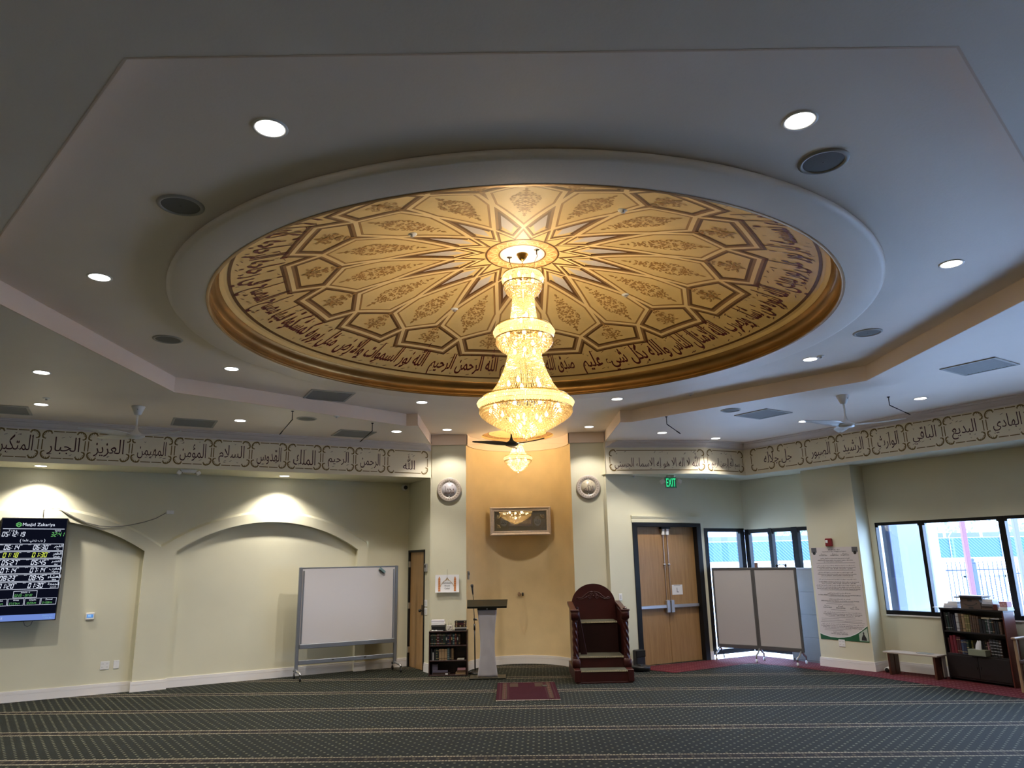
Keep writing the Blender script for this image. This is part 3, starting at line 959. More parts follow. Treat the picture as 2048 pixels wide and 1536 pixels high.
# small painted saucer over the prayer niche
b = MB().use(gold_base)
MX, MY = MD
b.lathe([(0.735, ZT), (0.735, ZT + .05), (0.70, ZT + .05)], 64, (MX, MY, 0))
b.use(dk_br).lathe([(0.70, ZT + .05), (0.685, ZT + .05)], 64, (MX, MY, 0))
b.use(med_m).lathe([(0.685, ZT + .05), (0.575, ZT + .05)], 64, (MX, MY, 0))
b.use(dk_br).lathe([(0.575, ZT + .05), (0.562, ZT + .05)], 64, (MX, MY, 0))
b.use(gold_base).lathe([(0.562, ZT + .05), (0.46, ZT + .10), (0.30, ZT + .14), (0, ZT + .16)], 64, (MX, MY, 0))
b.use(dk_br)
for k in range(12):
    a = 2 * pi * (k + .5) / 12
    for (rr, r0) in ((0.028, 0.505), (0.012, 0.455)):
        c = (MX + r0 * cos(a), MY + r0 * sin(a))
        z = ZT + .05 + (0.562 - r0) / 0.102 * 0.05 - 0.004
        for j in range(8):
            t0, t1 = 2 * pi * j / 8, 2 * pi * (j + 1) / 8
            b.F([b.V((c[0] + rr * q * cos(t), c[1] + rr * q * sin(t), z - 0.004 * 0)) for q, t in ((0.65, t0), (1, t0), (1, t1), (0.65, t1))])
b.use(light_b)
for k in range(24):
    a = 360 * k / 24
    for sg in (1, -1):
        pts = [(MX + r * cos(radians(a + sg * 7.5 * (1 - t))), MY + r * sin(radians(a + sg * 7.5 * (1 - t)))) for t, r in [(i / 5, 0.59 + 0.085 * sin(i / 5 * pi / 2)) for i in range(6)]]
        for q in stroke2(pts, 0.012): b.F([b.V((v.x, v.y, ZT + .048)) for v in q])
struct(b.build('ceiling_niche_saucer'))

# ------------------------------------------------------------------ painted name panels on the frieze
def scroll_corner(sx, sz):
    # acanthus corner scroll, drawn for the upper right corner then mirrored
    qs = []
    arc = [(-0.085, 0.0), (-0.075, 0.018), (-0.05, 0.028), (-0.02, 0.022), (0.006, 0.004), (0.022, -0.022), (0.027, -0.052), (0.018, -0.078), (0.0, -0.088)]
    w = [0.018, 0.026, 0.020, 0.018, 0.018, 0.018, 0.020, 0.026, 0.016]
    qs += stroke2(arc, w)
    qs += stroke2([(-0.085, 0.0), (-0.095, -0.006), (-0.088, -0.016), (-0.078, -0.010)], [0.016, 0.014, 0.012, 0.006])
    qs += stroke2([(0.0, -0.088), (-0.010, -0.094), (-0.016, -0.084), (-0.008, -0.078)], [0.014, 0.014, 0.012, 0.006])
    for t in ((-0.050, 0.020, -0.036, 0.004, -0.046, -0.006), (-0.022, 0.016, -0.012, -0.004, -0.026, -0.012), (0.004, -0.002, 0.002, -0.020, -0.014, -0.024), (0.020, -0.030, 0.006, -0.040, -0.008, -0.036)):
        qs += stroke2([(t[0], t[1]), (t[2], t[3]), (t[4], t[5])], [0.012, 0.009, 0.002])
    return [[(p.x * sx, p.y * sz) for p in q] for q in qs]
def panel(parent, xc, w, text, tw, th, label, zc=3.732, h=0.44, dash=True, tall=0.75, marks=6, seed=1, tx=0.0, waist=False):
    b = MB().use(olive)
    Y = -0.003
    hx, hz = w / 2 - 0.035, h / 2 - 0.035
    for sx in (1, -1):
        for sz in (1, -1):
            for q in scroll_corner(sx, sz):
                b.F([b.V((xc + sx * hx + x, Y, zc + sz * hz + z)) for x, z in q])
    e = 0.014
    g = 0.11
    for sz in (1, -1):
        z = zc + sz * (hz + 0.018)
        segs = [(-hx + g, -0.008), (0.008, hx - g)] if dash else [(-hx + g, hx - g)]
        if waist: segs = [(-hx + g, -0.19), (0.19, hx - g)]
        for x0, x1 in segs:
            b.F([b.V((xc + x, Y, zz)) for x, zz in ((x0, z - e / 2), (x1, z - e / 2), (x1, z + e / 2), (x0, z + e / 2))])
        if waist:
            for sx in (1, -1):
                for q in scroll_corner(sx, sz): b.F([b.V((xc - sx * 0.075 + x * 1.0, Y, zc + sz * hz + zz)) for x, zz in q])
    for sx in (1, -1):
        x = xc + sx * (hx + 0.022)
        zz = hz - 0.105
        b.F([b.V((x + dx, Y, zc + s * zz)) for dx, s in ((-e / 2, -1), (e / 2, -1), (e / 2, 1), (-e / 2, 1))])
    b.use(script_d)
    put_text(b, text, lambda x, y: (xc + tx + x, Y - 0.001, zc - 0.01 + y), tw, th, True, tall, res=2)
    rs = random.Random(seed)
    for i in range(marks):
        x = xc + tx + rs.uniform(-tw / 2, tw / 2); z = zc + rs.choice((-1, 1)) * th * rs.uniform(0.38, 0.56)
        if rs.random() < 0.5: pts = [(x - .022, z - .008), (x, z), (x + .022, z + .010)]
        else: pts = [(x - .012, z + .010), (x, z - .006), (x + .012, z + .012)]
        for q in stroke2(pts, [0.003, 0.007, 0.003]): b.F([b.V((p.x, Y - .001, p.y)) for p in q])
    o = b.build('name_panel', parent=parent)
    o['label'] = label
    return o
LP = [(0.482, 0.80, 'الله', .235, .26), (1.20, .565, 'الرحمن', .37, .27), (1.786, .575, 'الرحيم', .37, .27), (2.38, .58, 'الملك', .38, .27), (2.976, .59, 'القدوس', .40, .30), (3.58, .59, 'السلام', .40, .29), (4.174, .58, 'المؤمن', .39, .29),
      (4.78, .59, 'المهيمن', .41, .28), (5.383, .59, 'العزيز', .41, .28), (5.99, .585, 'الجبار', .42, .27), (6.595, .58, 'المتكبر', .42, .29), (7.20, .58, 'الخالق', .42, .28)]
ORD = ['first', 'second', 'third', 'fourth', 'fifth', 'sixth', 'seventh', 'eighth', 'ninth', 'tenth', 'eleventh', 'twelfth', 'thirteenth', 'fourteenth', 'fifteenth', 'sixteenth', 'seventeenth', 'eighteenth', 'nineteenth', 'twentieth', 'twenty-first', 'twenty-second', 'twenty-third', 'twenty-fourth']
for i, (s, w, t, tw, th) in enumerate(LP):
    panel(fl_o, -s, w, t, tw, th, 'scroll-framed name panel, %s along the left frieze from the niche' % ORD[i], seed=i, dash=i > 0, tx=0.02 if i == 0 else 0)
panel(FR['wall_frieze_front'], 1.009, 1.86, 'الله لا اله الا هو له الاسماء الحسنى', 1.66, .30, 'long scroll-framed inscription over the double door', dash=False, tall=1.0, marks=20, seed=30, h=0.41, zc=3.715)
panel(FR['wall_frieze_corner'], 0.52, 0.93, 'بسم الله الرحمن الرحيم', .72, .28, 'scroll-framed inscription on the short angled run', dash=False, tall=1.0, marks=14, seed=31, h=0.42, zc=3.717)
RPN = [(0.745, 1.17, 'جل جلاله', .62, .26), (1.68, .62, 'الصبور', .38, .27), (2.305, .61, 'الرشيد', .38, .27), (2.925, .58, 'الوارث', .36, .27), (3.52, .58, 'الباقي', .37, .27), (4.115, .58, 'البديع', .36, .28), (4.71, .57, 'الهادي', .38, .27), (5.31, .58, 'النور', .36, .27)]
for i, (s, w, t, tw, th) in enumerate(RPN):
    panel(FR['wall_frieze_right'], s, w, t, tw, th, 'scroll-framed name panel, %s along the window-side frieze from the corner' % ORD[i], seed=40 + i, waist=i == 0, tx=0.03 if i == 0 else 0)
# ------------------------------------------------------------------ recessed ceiling lights
lens_on = emis('downlight_lens', (1.0, 0.97, 0.93, 1), 3.2)
reflector = mat('downlight_reflector', (0.75, 0.74, 0.72, 1), 0.2, metal=0.8)
def make_downlight():
    t = thing('ceiling_light', 'proto', 'ceiling light', (0, 0, 0), 0, 'recessed ceiling lights')
    b = MB(); b.lathe([(0.078, 0.012), (0.078, -0.002), (0.088, -0.005), (0.098, -0.003), (0.099, 0.002)], 32); b.build('trim_ring', white_p, t, True)
    b = MB(); b.lathe([(0.080, -0.0015), (0.06, -0.0025), (0, -0.003)], 32)
    b.build('lens', lens_on, t, True)
    return t
dl0 = make_downlight()
dl_used = [False]
WHITE = (1.0, 0.93, 0.84)
def downlight(x, y, z, label, watts=1.0, angle=114, blend=0.45):
    if not dl_used[0]:
        dl_used[0] = True; t = dl0; t.location = (x, y, z - 0.001); t['label'] = label
    else:
        t = dup(dl0, (x, y, z - 0.001), 0, label)
    if watts: spot(t, (0, 0, -0.012), DOWNLIGHT_W * watts, WHITE, angle, blend, 0.05)
    return t
r_ = 3.89
TRAY = [(202.5, 'recessed tray light nearest the camera on the left, above the near-left speaker'), (157.5, 'recessed tray light nearest the camera on the right, above the dark round speaker'), (247.5, 'recessed tray light at far left of the dome ring, by the left fascia'), (112.5, 'recessed tray light at far right of the dome ring, by the right fascia'),
        (292.5, 'recessed tray light left of the dome, between the small left speaker and the vent'), (67.5, 'recessed tray light right of the dome, below the right speaker'), (337.5, 'recessed tray light just left behind the big chandelier'), (22.5, 'recessed tray light just right behind the big chandelier')]
for ang, lb in TRAY:
    downlight(CX + r_ * sin(radians(ang)), CY + r_ * cos(radians(ang)), ZT, lb)
downlight(-1.12, 13.18, ZT, 'recessed light in the throat ceiling over the left column', 0.45)
downlight(1.49, 13.12, ZT, 'recessed light in the throat ceiling over the right column', 0.45)
for x, y, lb in ((-5.28, 7.98, 'recessed light on the lower left ceiling nearest the tray corner, highest at left edge'), (-6.31, 9.62, 'recessed light on the lower left ceiling beside a small smoke detector'), (-4.11, 10.97, 'recessed light on the left ceiling between two square vents'), (-1.89, 12.15, 'recessed light on the left ceiling nearest the left column'),
                 (2.74, 12.73, 'recessed light on the right ceiling above the exit sign'), (3.89, 13.44, 'recessed light on the right ceiling above the bulkhead corner'), (4.92, 11.85, 'recessed light on the right ceiling left of the white fan'), (5.95, 10.19, 'recessed light on the right ceiling right of the white fan')):
    downlight(x, y, ZL, lb, 1.0 if x < 3 else 0.45)
for i, (x, y) in enumerate(((-6.2, 4.6), (-3.9, 1.2), (0.2, 0.6), (4.3, 1.2), (7.0, 4.6), (-1.6, -2.4), (2.0, -2.4), (-8.2, 7.2))):  # unseen downlights, added to brighten the hall from behind
    downlight(x, y, ZL, 'added fill light in the rear of the hall, ' + ORD[i] + ' of the row behind the camera', 1.15, 118, 0.4)
downlight(-7.22, 11.20, ZF, 'soffit light above the prayer-times screen', 0.95, 122, 0.6)
downlight(-4.02, 13.04, ZF, 'soffit light above the right-hand wall arch', 0.95, 122, 0.6)

# ------------------------------------------------------------------ ceiling speakers
spk_m = mat('speaker_mesh', (0.16, 0.16, 0.155, 1), 0.7)
spk_trim = mat('speaker_trim', (0.40, 0.385, 0.36, 1), 0.5)
def make_speaker():
    t = thing('ceiling_speaker', 'proto', 'speaker', group='round ceiling speakers')
    b = MB(); b.lathe([(0.122, -0.001), (0.124, -0.010), (0.136, -0.012), (0.150, -0.006), (0.152, 0.0)], 40); b.build('trim_ring', spk_trim, t, True)
    b = MB(); b.lathe([(0.124, -0.004), (0.09, -0.006), (0, -0.007)], 40); b.lathe([(0, -0.010), (0.006, -0.009), (0.008, -0.006)], 10)
    b.build('grille', spk_m, t, True)
    return t
SP = [(-2.19, 4.49, ZT, 'round tray speaker near the camera on the left side of the dome'), (1.99, 4.05, ZT, 'dark round tray speaker near the camera on the right'), (-3.63, 7.45, ZT, 'round tray speaker at far left of the dome, near the fascia'), (3.98, 7.62, ZT, 'round tray speaker at far right of the dome, near the fascia'),
      (-3.07, 10.9, ZL, 'round speaker in the lower left ceiling between two black hanging rods'), (3.39, 10.8, ZL, 'round speaker in the lower right ceiling left of a square vent')]
sp0 = make_speaker()
for i, (x, y, z, lb) in enumerate(SP):
    if i == 0: sp0.location = (x, y, z); sp0['label'] = lb
    else: dup(sp0, (x, y, z), 0, lb)

# ------------------------------------------------------------------ square air vents
vent_m = mat('vent_core', (0.24, 0.24, 0.235, 1), 0.6)
def make_vent():
    t = thing('air_vent', 'proto', 'air vent', group='square ceiling vents')
    b = MB(); s = 0.31
    for x0, x1, y0, y1 in ((-s, s, -s, -s + .03), (-s, s, s - .03, s), (-s, -s + .03, -s, s), (s - .03, s, -s, s)): b.box(x0, x1, y0, y1, -0.012, 0.0)
    b.build('frame', spk_trim, t)
    b = MB(); b.box(-s + .03, s - .03, -s + .03, s - .03, -0.004, 0.0)
    for i in range(14):
        y = -s + .05 + i * (2 * s - .1) / 13
        b.poly([(-s + .03, y, -0.004), (s - .03, y, -0.004), (s - .03, y + .022, -0.011), (-s + .03, y + .022, -0.011)])
    b.build('louvre', vent_m, t)
    return t
VN = [(-2.585, 10.24, ZT, radians(27), 'square air vent in the tray by its left far edge'), (5.68, 8.41, ZL, radians(33), 'large square air vent at the right edge of the ceiling'), (4.00, 11.14, ZL, radians(33), 'square air vent left of the right white fan'), (-4.86, 11.07, ZL, radians(28), 'square air vent on the left ceiling right of the left white fan'),
      (-2.64, 12.27, ZL, radians(28), 'square air vent on the left ceiling crossed by a black rod'), (-6.98, 9.87, ZL, radians(28), 'square air vent cut by the left edge of the picture')]
v0 = make_vent()
for i, (x, y, z, a, lb) in enumerate(VN):
    if i == 0: v0.location = (x, y, z); v0.rotation_euler = (0, 0, a); v0['label'] = lb
    else: dup(v0, (x, y, z), a, lb)

# smoke detectors / sprinklers
def make_spr():
    t = thing('sprinkler', 'proto', 'sprinkler', group='ceiling sprinklers')
    b = MB(); b.lathe([(0.045, 0), (0.045, -0.006), (0.03, -0.012), (0, -0.012)], 20); b.build('cover_plate', white_p, t, True)
    b = MB(); b.lathe([(0.012, -0.01), (0.012, -0.025), (0.02, -0.03), (0, -0.032)], 12); b.build('head', chrome, t, True)
    return t
SPR = [(-6.01, 9.25, ZL, 'small sprinkler on the left ceiling behind a recessed light'), (-2.58, 10.75, ZL, 'small sprinkler right of the lower left speaker'), (2.73, 10.55, ZT, 'small sprinkler in the tray by its right far edge'), (2.40, 13.93, ZF, 'small sprinkler in the soffit left of the exit sign'), (3.97, 14.69, ZF, 'small sprinkler in the soffit right of the exit sign'), (3.85, 8.55, ZT, 'small sprinkler in the tray right of the dome')]
def on_dome(ang, r): x, y = pol(ang, r); return (CX + x, CY + y, zd(r) - 0.004)
for ang, r, lb in ((148, 1.62, 'sprinkler in the painted dome on the near right petals'), (-128, 1.35, 'sprinkler in the painted dome on the near left petals'), (-33.7, 1.47, 'sprinkler in the painted dome left of the chandelier'), (56.2, 1.47, 'sprinkler in the painted dome right of the chandelier')):
    p = on_dome(ang, r); SPR.append((p[0], p[1], p[2], lb))
s0 = make_spr()
for i, (x, y, z, lb) in enumerate(SPR):
    if i == 0: s0.location = (x, y, z); s0['label'] = lb
    else: dup(s0, (x, y, z), 0, lb)

# black rods with small microphones hanging from the ceiling
def rod(x, y, dx, dy, dz, label):
    t = thing('hanging_microphone', label, 'microphone', (x, y, ZL), 0, 'thin black ceiling microphones')
    b = MB(); b.lathe([(0.02, 0), (0.02, -0.008), (0.006, -0.015)], 12); b.build('base', black_p, t, True)
    b = MB(); b.tube([(0, 0, 0), (0, 0, -0.11), (0.004, 0, -0.125), (dx, dy, dz)], [0.006, 0.006, 0.008, 0.005], 8); b.build('rod', black_p, t, True)
    b = MB(); d = Vector((dx, dy, dz + 0.125)).normalized(); e = Vector((dx, dy, dz)); b.tube([e - d * .05, e, e + d * 0.03], [0.008, 0.009, 0.005], 8); b.build('capsule', black_p, t, True)
rod(-3.12, 10.33, -0.12, -0.10, -0.34, 'thin bent black rod hanging left of the lower left speaker')
rod(-2.15, 11.35, -0.15, -0.10, -0.30, 'thin bent black rod hanging in front of the vent near the left column')
rod(2.50, 11.23, 0.17, -0.05, -0.27, 'thin bent black rod hanging near the right throat fascia')
rod(5.41, 10.04, 0.22, -0.05, -0.26, 'thin bent black rod hanging right of the right white fan')

# ------------------------------------------------------------------ ceiling fans
fan_w = mat('fan_white', (0.72, 0.72, 0.72, 1), 0.3, spec=0.6)
fan_d = mat('fan_charcoal', (0.05, 0.052, 0.048, 1), 0.4)
def fan(label, loc, m, drop, blades, R_=0.70, tw=0.18, canopy=True):
    t = thing('ceiling_fan', label, 'ceiling fan', loc, 0, 'three-bladed ceiling fans')
    b = MB(); b.lathe([(0.0, 0), (0.088, 0), (0.088, -0.01), (0.045, -0.115), (0.022, -0.125), (0.014, -0.125)], 28); b.build('canopy', m, t, True)
    b = MB(); b.lathe([(0.006, -0.05), (0.008, -0.055), (0.0, -0.06)], 10, (0.03, -0.075, 0)); b.build('screw', black_p, t)
    b = MB(); b.tube([(0, 0, -0.10), (0, 0, -drop + 0.06)], 0.0135, 12); b.build('rod', m, t, True)
    b = MB(); b.lathe([(0.014, -drop + 0.13), (0.022, -drop + 0.09), (0.036, -drop + .06), (0.07, -drop + .035), (0.11, -drop + .012), (0.12, -drop - .008), (0.10, -drop - .03), (0.05, -drop - .04), (0, -drop - .042)], 32); b.build('motor_housing', m, t, True)
    for a in blades:
        b = MB(); n = 14
        top = []; bot = []
        for i in range(n + 1):
            u = i / n; x = 0.06 + (R_ - 0.06) * u
            w = 0.055 + 0.035 * sin(pi * min(u * 1.15, 1)) - 0.02 * u
            if u > 0.93: w *= sqrt(max(1 - ((u - 0.93) / 0.075) ** 2, 0.05))
            th = tw * (1.25 - 0.75 * u) + 0.05
            y0, y1 = -w * 0.95, w * 0.95
            sweep = 0.05 * sin(pi * u)
            row = []
            for y in (y0, y0 * .5, 0, y1 * .5, y1):
                z = -drop - 0.006 + y * math.tan(th) + 0.012 * (1 - (y / w) ** 2) + 0.02 * u
                row.append((x, y + sweep, z))
            top.append(row)
        M_ = Matrix.Rotation(a, 4, 'Z'); b.M = M_
        A = [[b.V((p[0], p[1], p[2] + .003)) for p in r] for r in top]; B = [[b.V((p[0], p[1], p[2] - .004)) for p in r] for r in top]
        for i in range(n):
            for j in range(4):
                b.F((A[i][j], A[i + 1][j], A[i + 1][j + 1], A[i][j + 1])); b.F((B[i][j], B[i][j + 1], B[i + 1][j + 1], B[i + 1][j]))
            b.F((A[i][0], B[i][0], B[i + 1][0], A[i + 1][0])); b.F((A[i][4], A[i + 1][4], B[i + 1][4], B[i][4]))
        b.F([A[n][j] for j in range(5)] + [B[n][j] for j in range(4, -1, -1)])
        b.build('blade', m, t, True)
    return t
fan('white ceiling fan on the left side, in front of the name panels', (-5.11, 9.85, ZL), fan_w, 0.41, [radians(-14), radians(158), radians(228)], 0.72)
fan('white ceiling fan on the right side, near the windows', (4.70, 9.91, ZL), fan_w, 0.42, [radians(-24), radians(72), radians(-158)], 0.74)
fan('charcoal ceiling fan behind the chandelier, before the prayer niche', (0.055, 12.2, ZT), fan_d, 0.44, [radians(197), radians(-38), radians(80)], 0.68)

# ------------------------------------------------------------------ chandeliers
crys = crystal_mat('crystal_warm', (0.60, 0.46, 0.25, 1), 0.38)
crys_band = crystal_mat('crystal_band', (0.60, 0.48, 0.27, 1), 0.12)
bulb_m = emis('bulb_glow', (1.0, 0.80, 0.48, 1), 7.0)
gold_m = mat('polished_gold', (0.75, 0.52, 0.20, 1), 0.2, metal=1.0)
WARM = (1.0, 0.80, 0.52)
def band(t, r, z, h, name='crystal_ring', n=72, rows=3):
    # bulging ring faced with rows of small bevelled crystals
    b = MB()
    for i in range(rows):
        za = z + h / 2 - h * i / rows; zb = z + h / 2 - h * (i + 1) / rows
        def rr(zz):
            q = (zz - z) / (h / 2); return r - r * 0.14 * max(0, abs(q) - 0.05) ** 1.6 * (1.2 if q > 0 else 0.8) - 0.004
        for k in range(n):
            a0 = 2 * pi * (k + 0.5 * (i % 2)) / n; a1 = a0 + 2 * pi / n * 0.94; am = (a0 + a1) / 2
            ra, rb = rr(za - h * .01), rr(zb + h * .01)
            q = [b.V((ra * cos(a0), ra * sin(a0), za - .002)), b.V((ra * cos(a1), ra * sin(a1), za - .002)), b.V((rb * cos(a1), rb * sin(a1), zb + .002)), b.V((rb * cos(a0), rb * sin(a0), zb + .002))]
            rm = (ra + rb) / 2 + 0.008
            c = b.V((rm * cos(am), rm * sin(am), (za + zb) / 2))
            for j in range(4): b.F((q[j], q[(j + 1) % 4], c))
    o = b.build(name, crys_band, t)
    g = MB()
    g.lathe([(r * .87, z + h / 2), (r * .90, z + h / 2 + .006), (r * .86, z + h / 2 + .010)], 64); g.lathe([(r * .90, z - h / 2 + .003), (r * .93, z - h / 2 - .004), (r * .88, z - h / 2 - .009)], 64)
    g.build('gilt_rim', gold_m, o, True)
    return o
def strands(t, prof, n, keep, bead, seed=0):
    # prof: list of (r,z) from top to bottom; one mesh per strand, surplus strands in one object
    Ln = [0.0]
    for (r0, z0), (r1, z1) in zip(prof, prof[1:]): Ln.append(Ln[-1] + sqrt((r1 - r0) ** 2 + (z1 - z0) ** 2))
    m = int(Ln[-1] / bead)
    def at(d):
        for i in range(len(prof) - 1):
            if d <= Ln[i + 1]:
                k = (d - Ln[i]) / (Ln[i + 1] - Ln[i]); return (prof[i][0] + (prof[i + 1][0] - prof[i][0]) * k, prof[i][1] + (prof[i + 1][1] - prof[i][1]) * k)
        return prof[-1]
    order = sorted(range(n), key=lambda k: cos(2 * pi * (k + .5) / n + pi / 2) * 0 + sin(2 * pi * (k + .5) / n))
    rest = MB()
    b0 = None
    for idx, k in enumerate(order):
        a = 2 * pi * (k + .5) / n
        if idx < keep:
            if b0 is None:
                b0 = MB()
                for i in range(m):
                    r, z = at((i + .5) * bead); b0.octa((r, 0, z), bead * .46, bead * .5, 4, i * .7)
                me = b0.mesh('bead_strand', crys)
            o = bpy.data.objects.new('bead_strand', me); COL.objects.link(o); o.parent = t; o.rotation_euler = (0, 0, a)
        else:
            for i in range(m):
                r, z = at((i + .5) * bead); rest.octa((r * cos(a), r * sin(a), z), bead * .46, bead * .5, 4, i * .7)
    if keep < n:
        o = rest.build('bead_curtain', crys, t); o['kind'] = 'stuff'
def basket(t, prof, size, name='crystal_basket'):
    b = MB(); j = 0
    Ln = 0
    for (r0, z0), (r1, z1) in zip(prof, prof[1:]):
        L_ = sqrt((r1 - r0) ** 2 + (z1 - z0) ** 2); m = max(1, int(round(L_ / (size * .82))))
        for i in range(m):
            k = (i + .5) / m; r = r0 + (r1 - r0) * k; z = z0 + (z1 - z0) * k
            n = max(1, int(2 * pi * r / (size * 1.02)))
            for q in range(n):
                a = 2 * pi * (q + .5 * (j % 2)) / n
                b.octa((r * cos(a), r * sin(a), z), size * .46, size * .55, 6, a)
            j += 1
    o = b.build(name, crys, t); o['kind'] = 'stuff'
    return o
def bulbs(t, r, z, n, rad=0.017, ph=0.0):
    for k in range(n):
        a = 2 * pi * k / n + ph
        b = MB(); b.lathe([(0, -rad * 1.6), (rad * .8, -rad), (rad, 0), (rad * .75, rad * 1.0), (rad * .3, rad * 2.0), (0, rad * 2.4)], 10, (r * cos(a), r * sin(a), z)); b.build('bulb', bulb_m, t, True)

ch = thing('chandelier', 'large three-tier crystal chandelier hanging from the centre of the painted dome', 'chandelier', (CX, CY, 0))
ztop = zd(0)
b = MB(); b.lathe([(0, ztop - .004), (0.062, ztop - .004), (0.064, ztop - .014), (0.05, ztop - .028), (0.052, ztop - .036), (0.036, ztop - .05), (0.038, ztop - .056), (0.018, ztop - .075), (0.008, ztop - .085), (0, ztop - .085)], 36); b.build('canopy', mat('antique_brass', (0.33, 0.22, 0.06, 1), 0.18, metal=1.0), ch, True)
b = MB()
for i in range(4):
    z = ztop - 0.095 - i * 0.026
    pts = [(0.009 * cos(q) * (i % 2), 0.009 * cos(q) * ((i + 1) % 2), z + 0.016 * sin(q)) for q in [2 * pi * j / 12 for j in range(12)]]
    b.tube(pts, 0.0028, 6, closed=True)
b.build('chain', brass, ch, True)
dk_wire = mat('dark_wire', (0.05, 0.04, 0.03, 1), 0.4, metal=0.6)
for sx, sy in ((-0.135, 0.07), (0.150, -0.12)):
    h = MB(); h.lathe([(0.03, -.003), (0.028, -.008), (0, -.010)], 16, (sx, sy, ztop)); h.tube([(sx, sy, ztop), (sx, sy, ztop - .06)], 0.006, 8); h.tube([(sx, sy, ztop - .06), (sx + .008, sy, ztop - .075), (sx + .006, sy, ztop - .09), (sx - .004, sy, ztop - .085)], 0.003, 6)
    h.build('ceiling_hook', dk_wire, ch, True)
    h = MB(); h.tube([(sx, sy, ztop - .085), (sx * .85, sy * .6, ztop - .12), (sx * 0.8, sy * .5, 4.90)], 0.0022, 6); h.build('support_wire', dk_wire, ch, True)
T1, T2, T3 = 4.79, 4.20, 3.445
band(ch, 0.228, T1, 0.115, n=56, rows=3)
strands(ch, [(0.20, 4.735), (0.197, 4.69)], 44, 18, 0.015)
basket(ch, [(0.196, 4.70), (0.185, 4.665), (0.15, 4.62), (0.115, 4.605)], 0.03)
strands(ch, [(0.114, 4.615), (0.118, 4.52), (0.128, 4.42), (0.142, 4.33), (0.155, 4.25)], 58, 26, 0.0150)
band(ch, 0.325, T2, 0.125, n=76, rows=3)
strands(ch, [(0.292, 4.14), (0.29, 4.095)], 60, 22, 0.015)
basket(ch, [(0.290, 4.10), (0.275, 4.06), (0.235, 4.02), (0.165, 3.99)], 0.032)
strands(ch, [(0.162, 4.01), (0.18, 3.91), (0.205, 3.82), (0.238, 3.74), (0.285, 3.64), (0.35, 3.55), (0.43, 3.50)], 88, 34, 0.0165)
band(ch, 0.500, T3, 0.115, n=110, rows=3)
strands(ch, [(0.468, 3.395), (0.465, 3.35)], 90, 0, 0.016)
basket(ch, [(0.465, 3.365), (0.455, 3.33), (0.40, 3.285), (0.30, 3.225), (0.18, 3.165), (0.07, 3.115), (0.01, 3.095)], 0.034)
b = MB(); b.octa((0, 0, 3.075), 0.022, 0.026, 8); b.build('finial', crys, ch)
b = MB()
for r, z in ((0.20, T1 - .05), (0.29, T2 - .055), (0.465, T3 - .05)):
    for k in range(6):
        a = 2 * pi * k / 6; b.tube([(0, 0, z), (r * cos(a), r * sin(a), z)], 0.005, 6)
b.tube([(0, 0, ztop - .19), (0, 0, 3.15)], 0.008, 8)
b.build('frame', gold_m, ch, True)
bulbs(ch, 0.13, T1 + .01, 5, ph=.6); bulbs(ch, 0.09, 4.36, 4, ph=.3); bulbs(ch, 0.21, T2 - .06, 7, ph=.2); bulbs(ch, 0.10, 3.99, 4); bulbs(ch, 0.17, 3.66, 5, ph=.5); bulbs(ch, 0.36, T3 - .06, 9, ph=.2); bulbs(ch, 0.16, 3.28, 5, ph=.4)
for r, z, n, wt in ((0.0, 4.84, 1, .5), (0.0, 4.68, 1, .4), (0.0, 4.40, 1, .9), (0.0, 4.16, 1, 1.0), (0.0, 4.06, 1, .6), (0.0, 3.75, 1, 1.3), (0.20, 3.42, 3, .7), (0.0, 3.26, 1, .6)):
    for k in range(n):
        point(ch, (r * cos(2 * pi * k / n + .5), r * sin(2 * pi * k / n + .5), z), CHAND_W * wt, WARM, 0.03)

c2 = thing('chandelier', 'small crystal chandelier hanging inside the prayer niche, beneath the painted saucer', 'chandelier', (0.184, 13.95, 0))
b = MB(); b.tube([(0, 0, ZT + .15), (0, 0, 3.6)], 0.006, 8); b.build('stem', gold_m, c2, True)
b = MB(); b.lathe([(0, ZT + .155), (0.05, ZT + .15), (0.05, ZT + .135), (0.015, ZT + .11)], 24); b.build('canopy', brass, c2, True)
band(c2, 0.115, 4.10, 0.05, n=34, rows=2)
basket(c2, [(0.10, 4.08), (0.075, 4.05)], 0.025)
strands(c2, [(0.10, 4.055), (0.115, 4.0), (0.14, 3.94), (0.18, 3.885), (0.22, 3.86)], 40, 22, 0.0135)
band(c2, 0.282, 3.825, 0.075, n=70, rows=2)
basket(c2, [(0.258, 3.785), (0.245, 3.75), (0.20, 3.69), (0.12, 3.62), (0.05, 3.575)], 0.030)
b = MB(); b.octa((0, 0, 3.545), 0.018, 0.022, 8); b.build('finial', crys, c2)
bulbs(c2, 0.06, 3.98, 4); bulbs(c2, 0.17, 3.80, 6, ph=.4)
for z, wt in ((4.14, .5), (3.98, .35), (3.84, .5), (3.68, .5)): point(c2, (0, 0, z), CHAND_W * wt, WARM, 0.12)
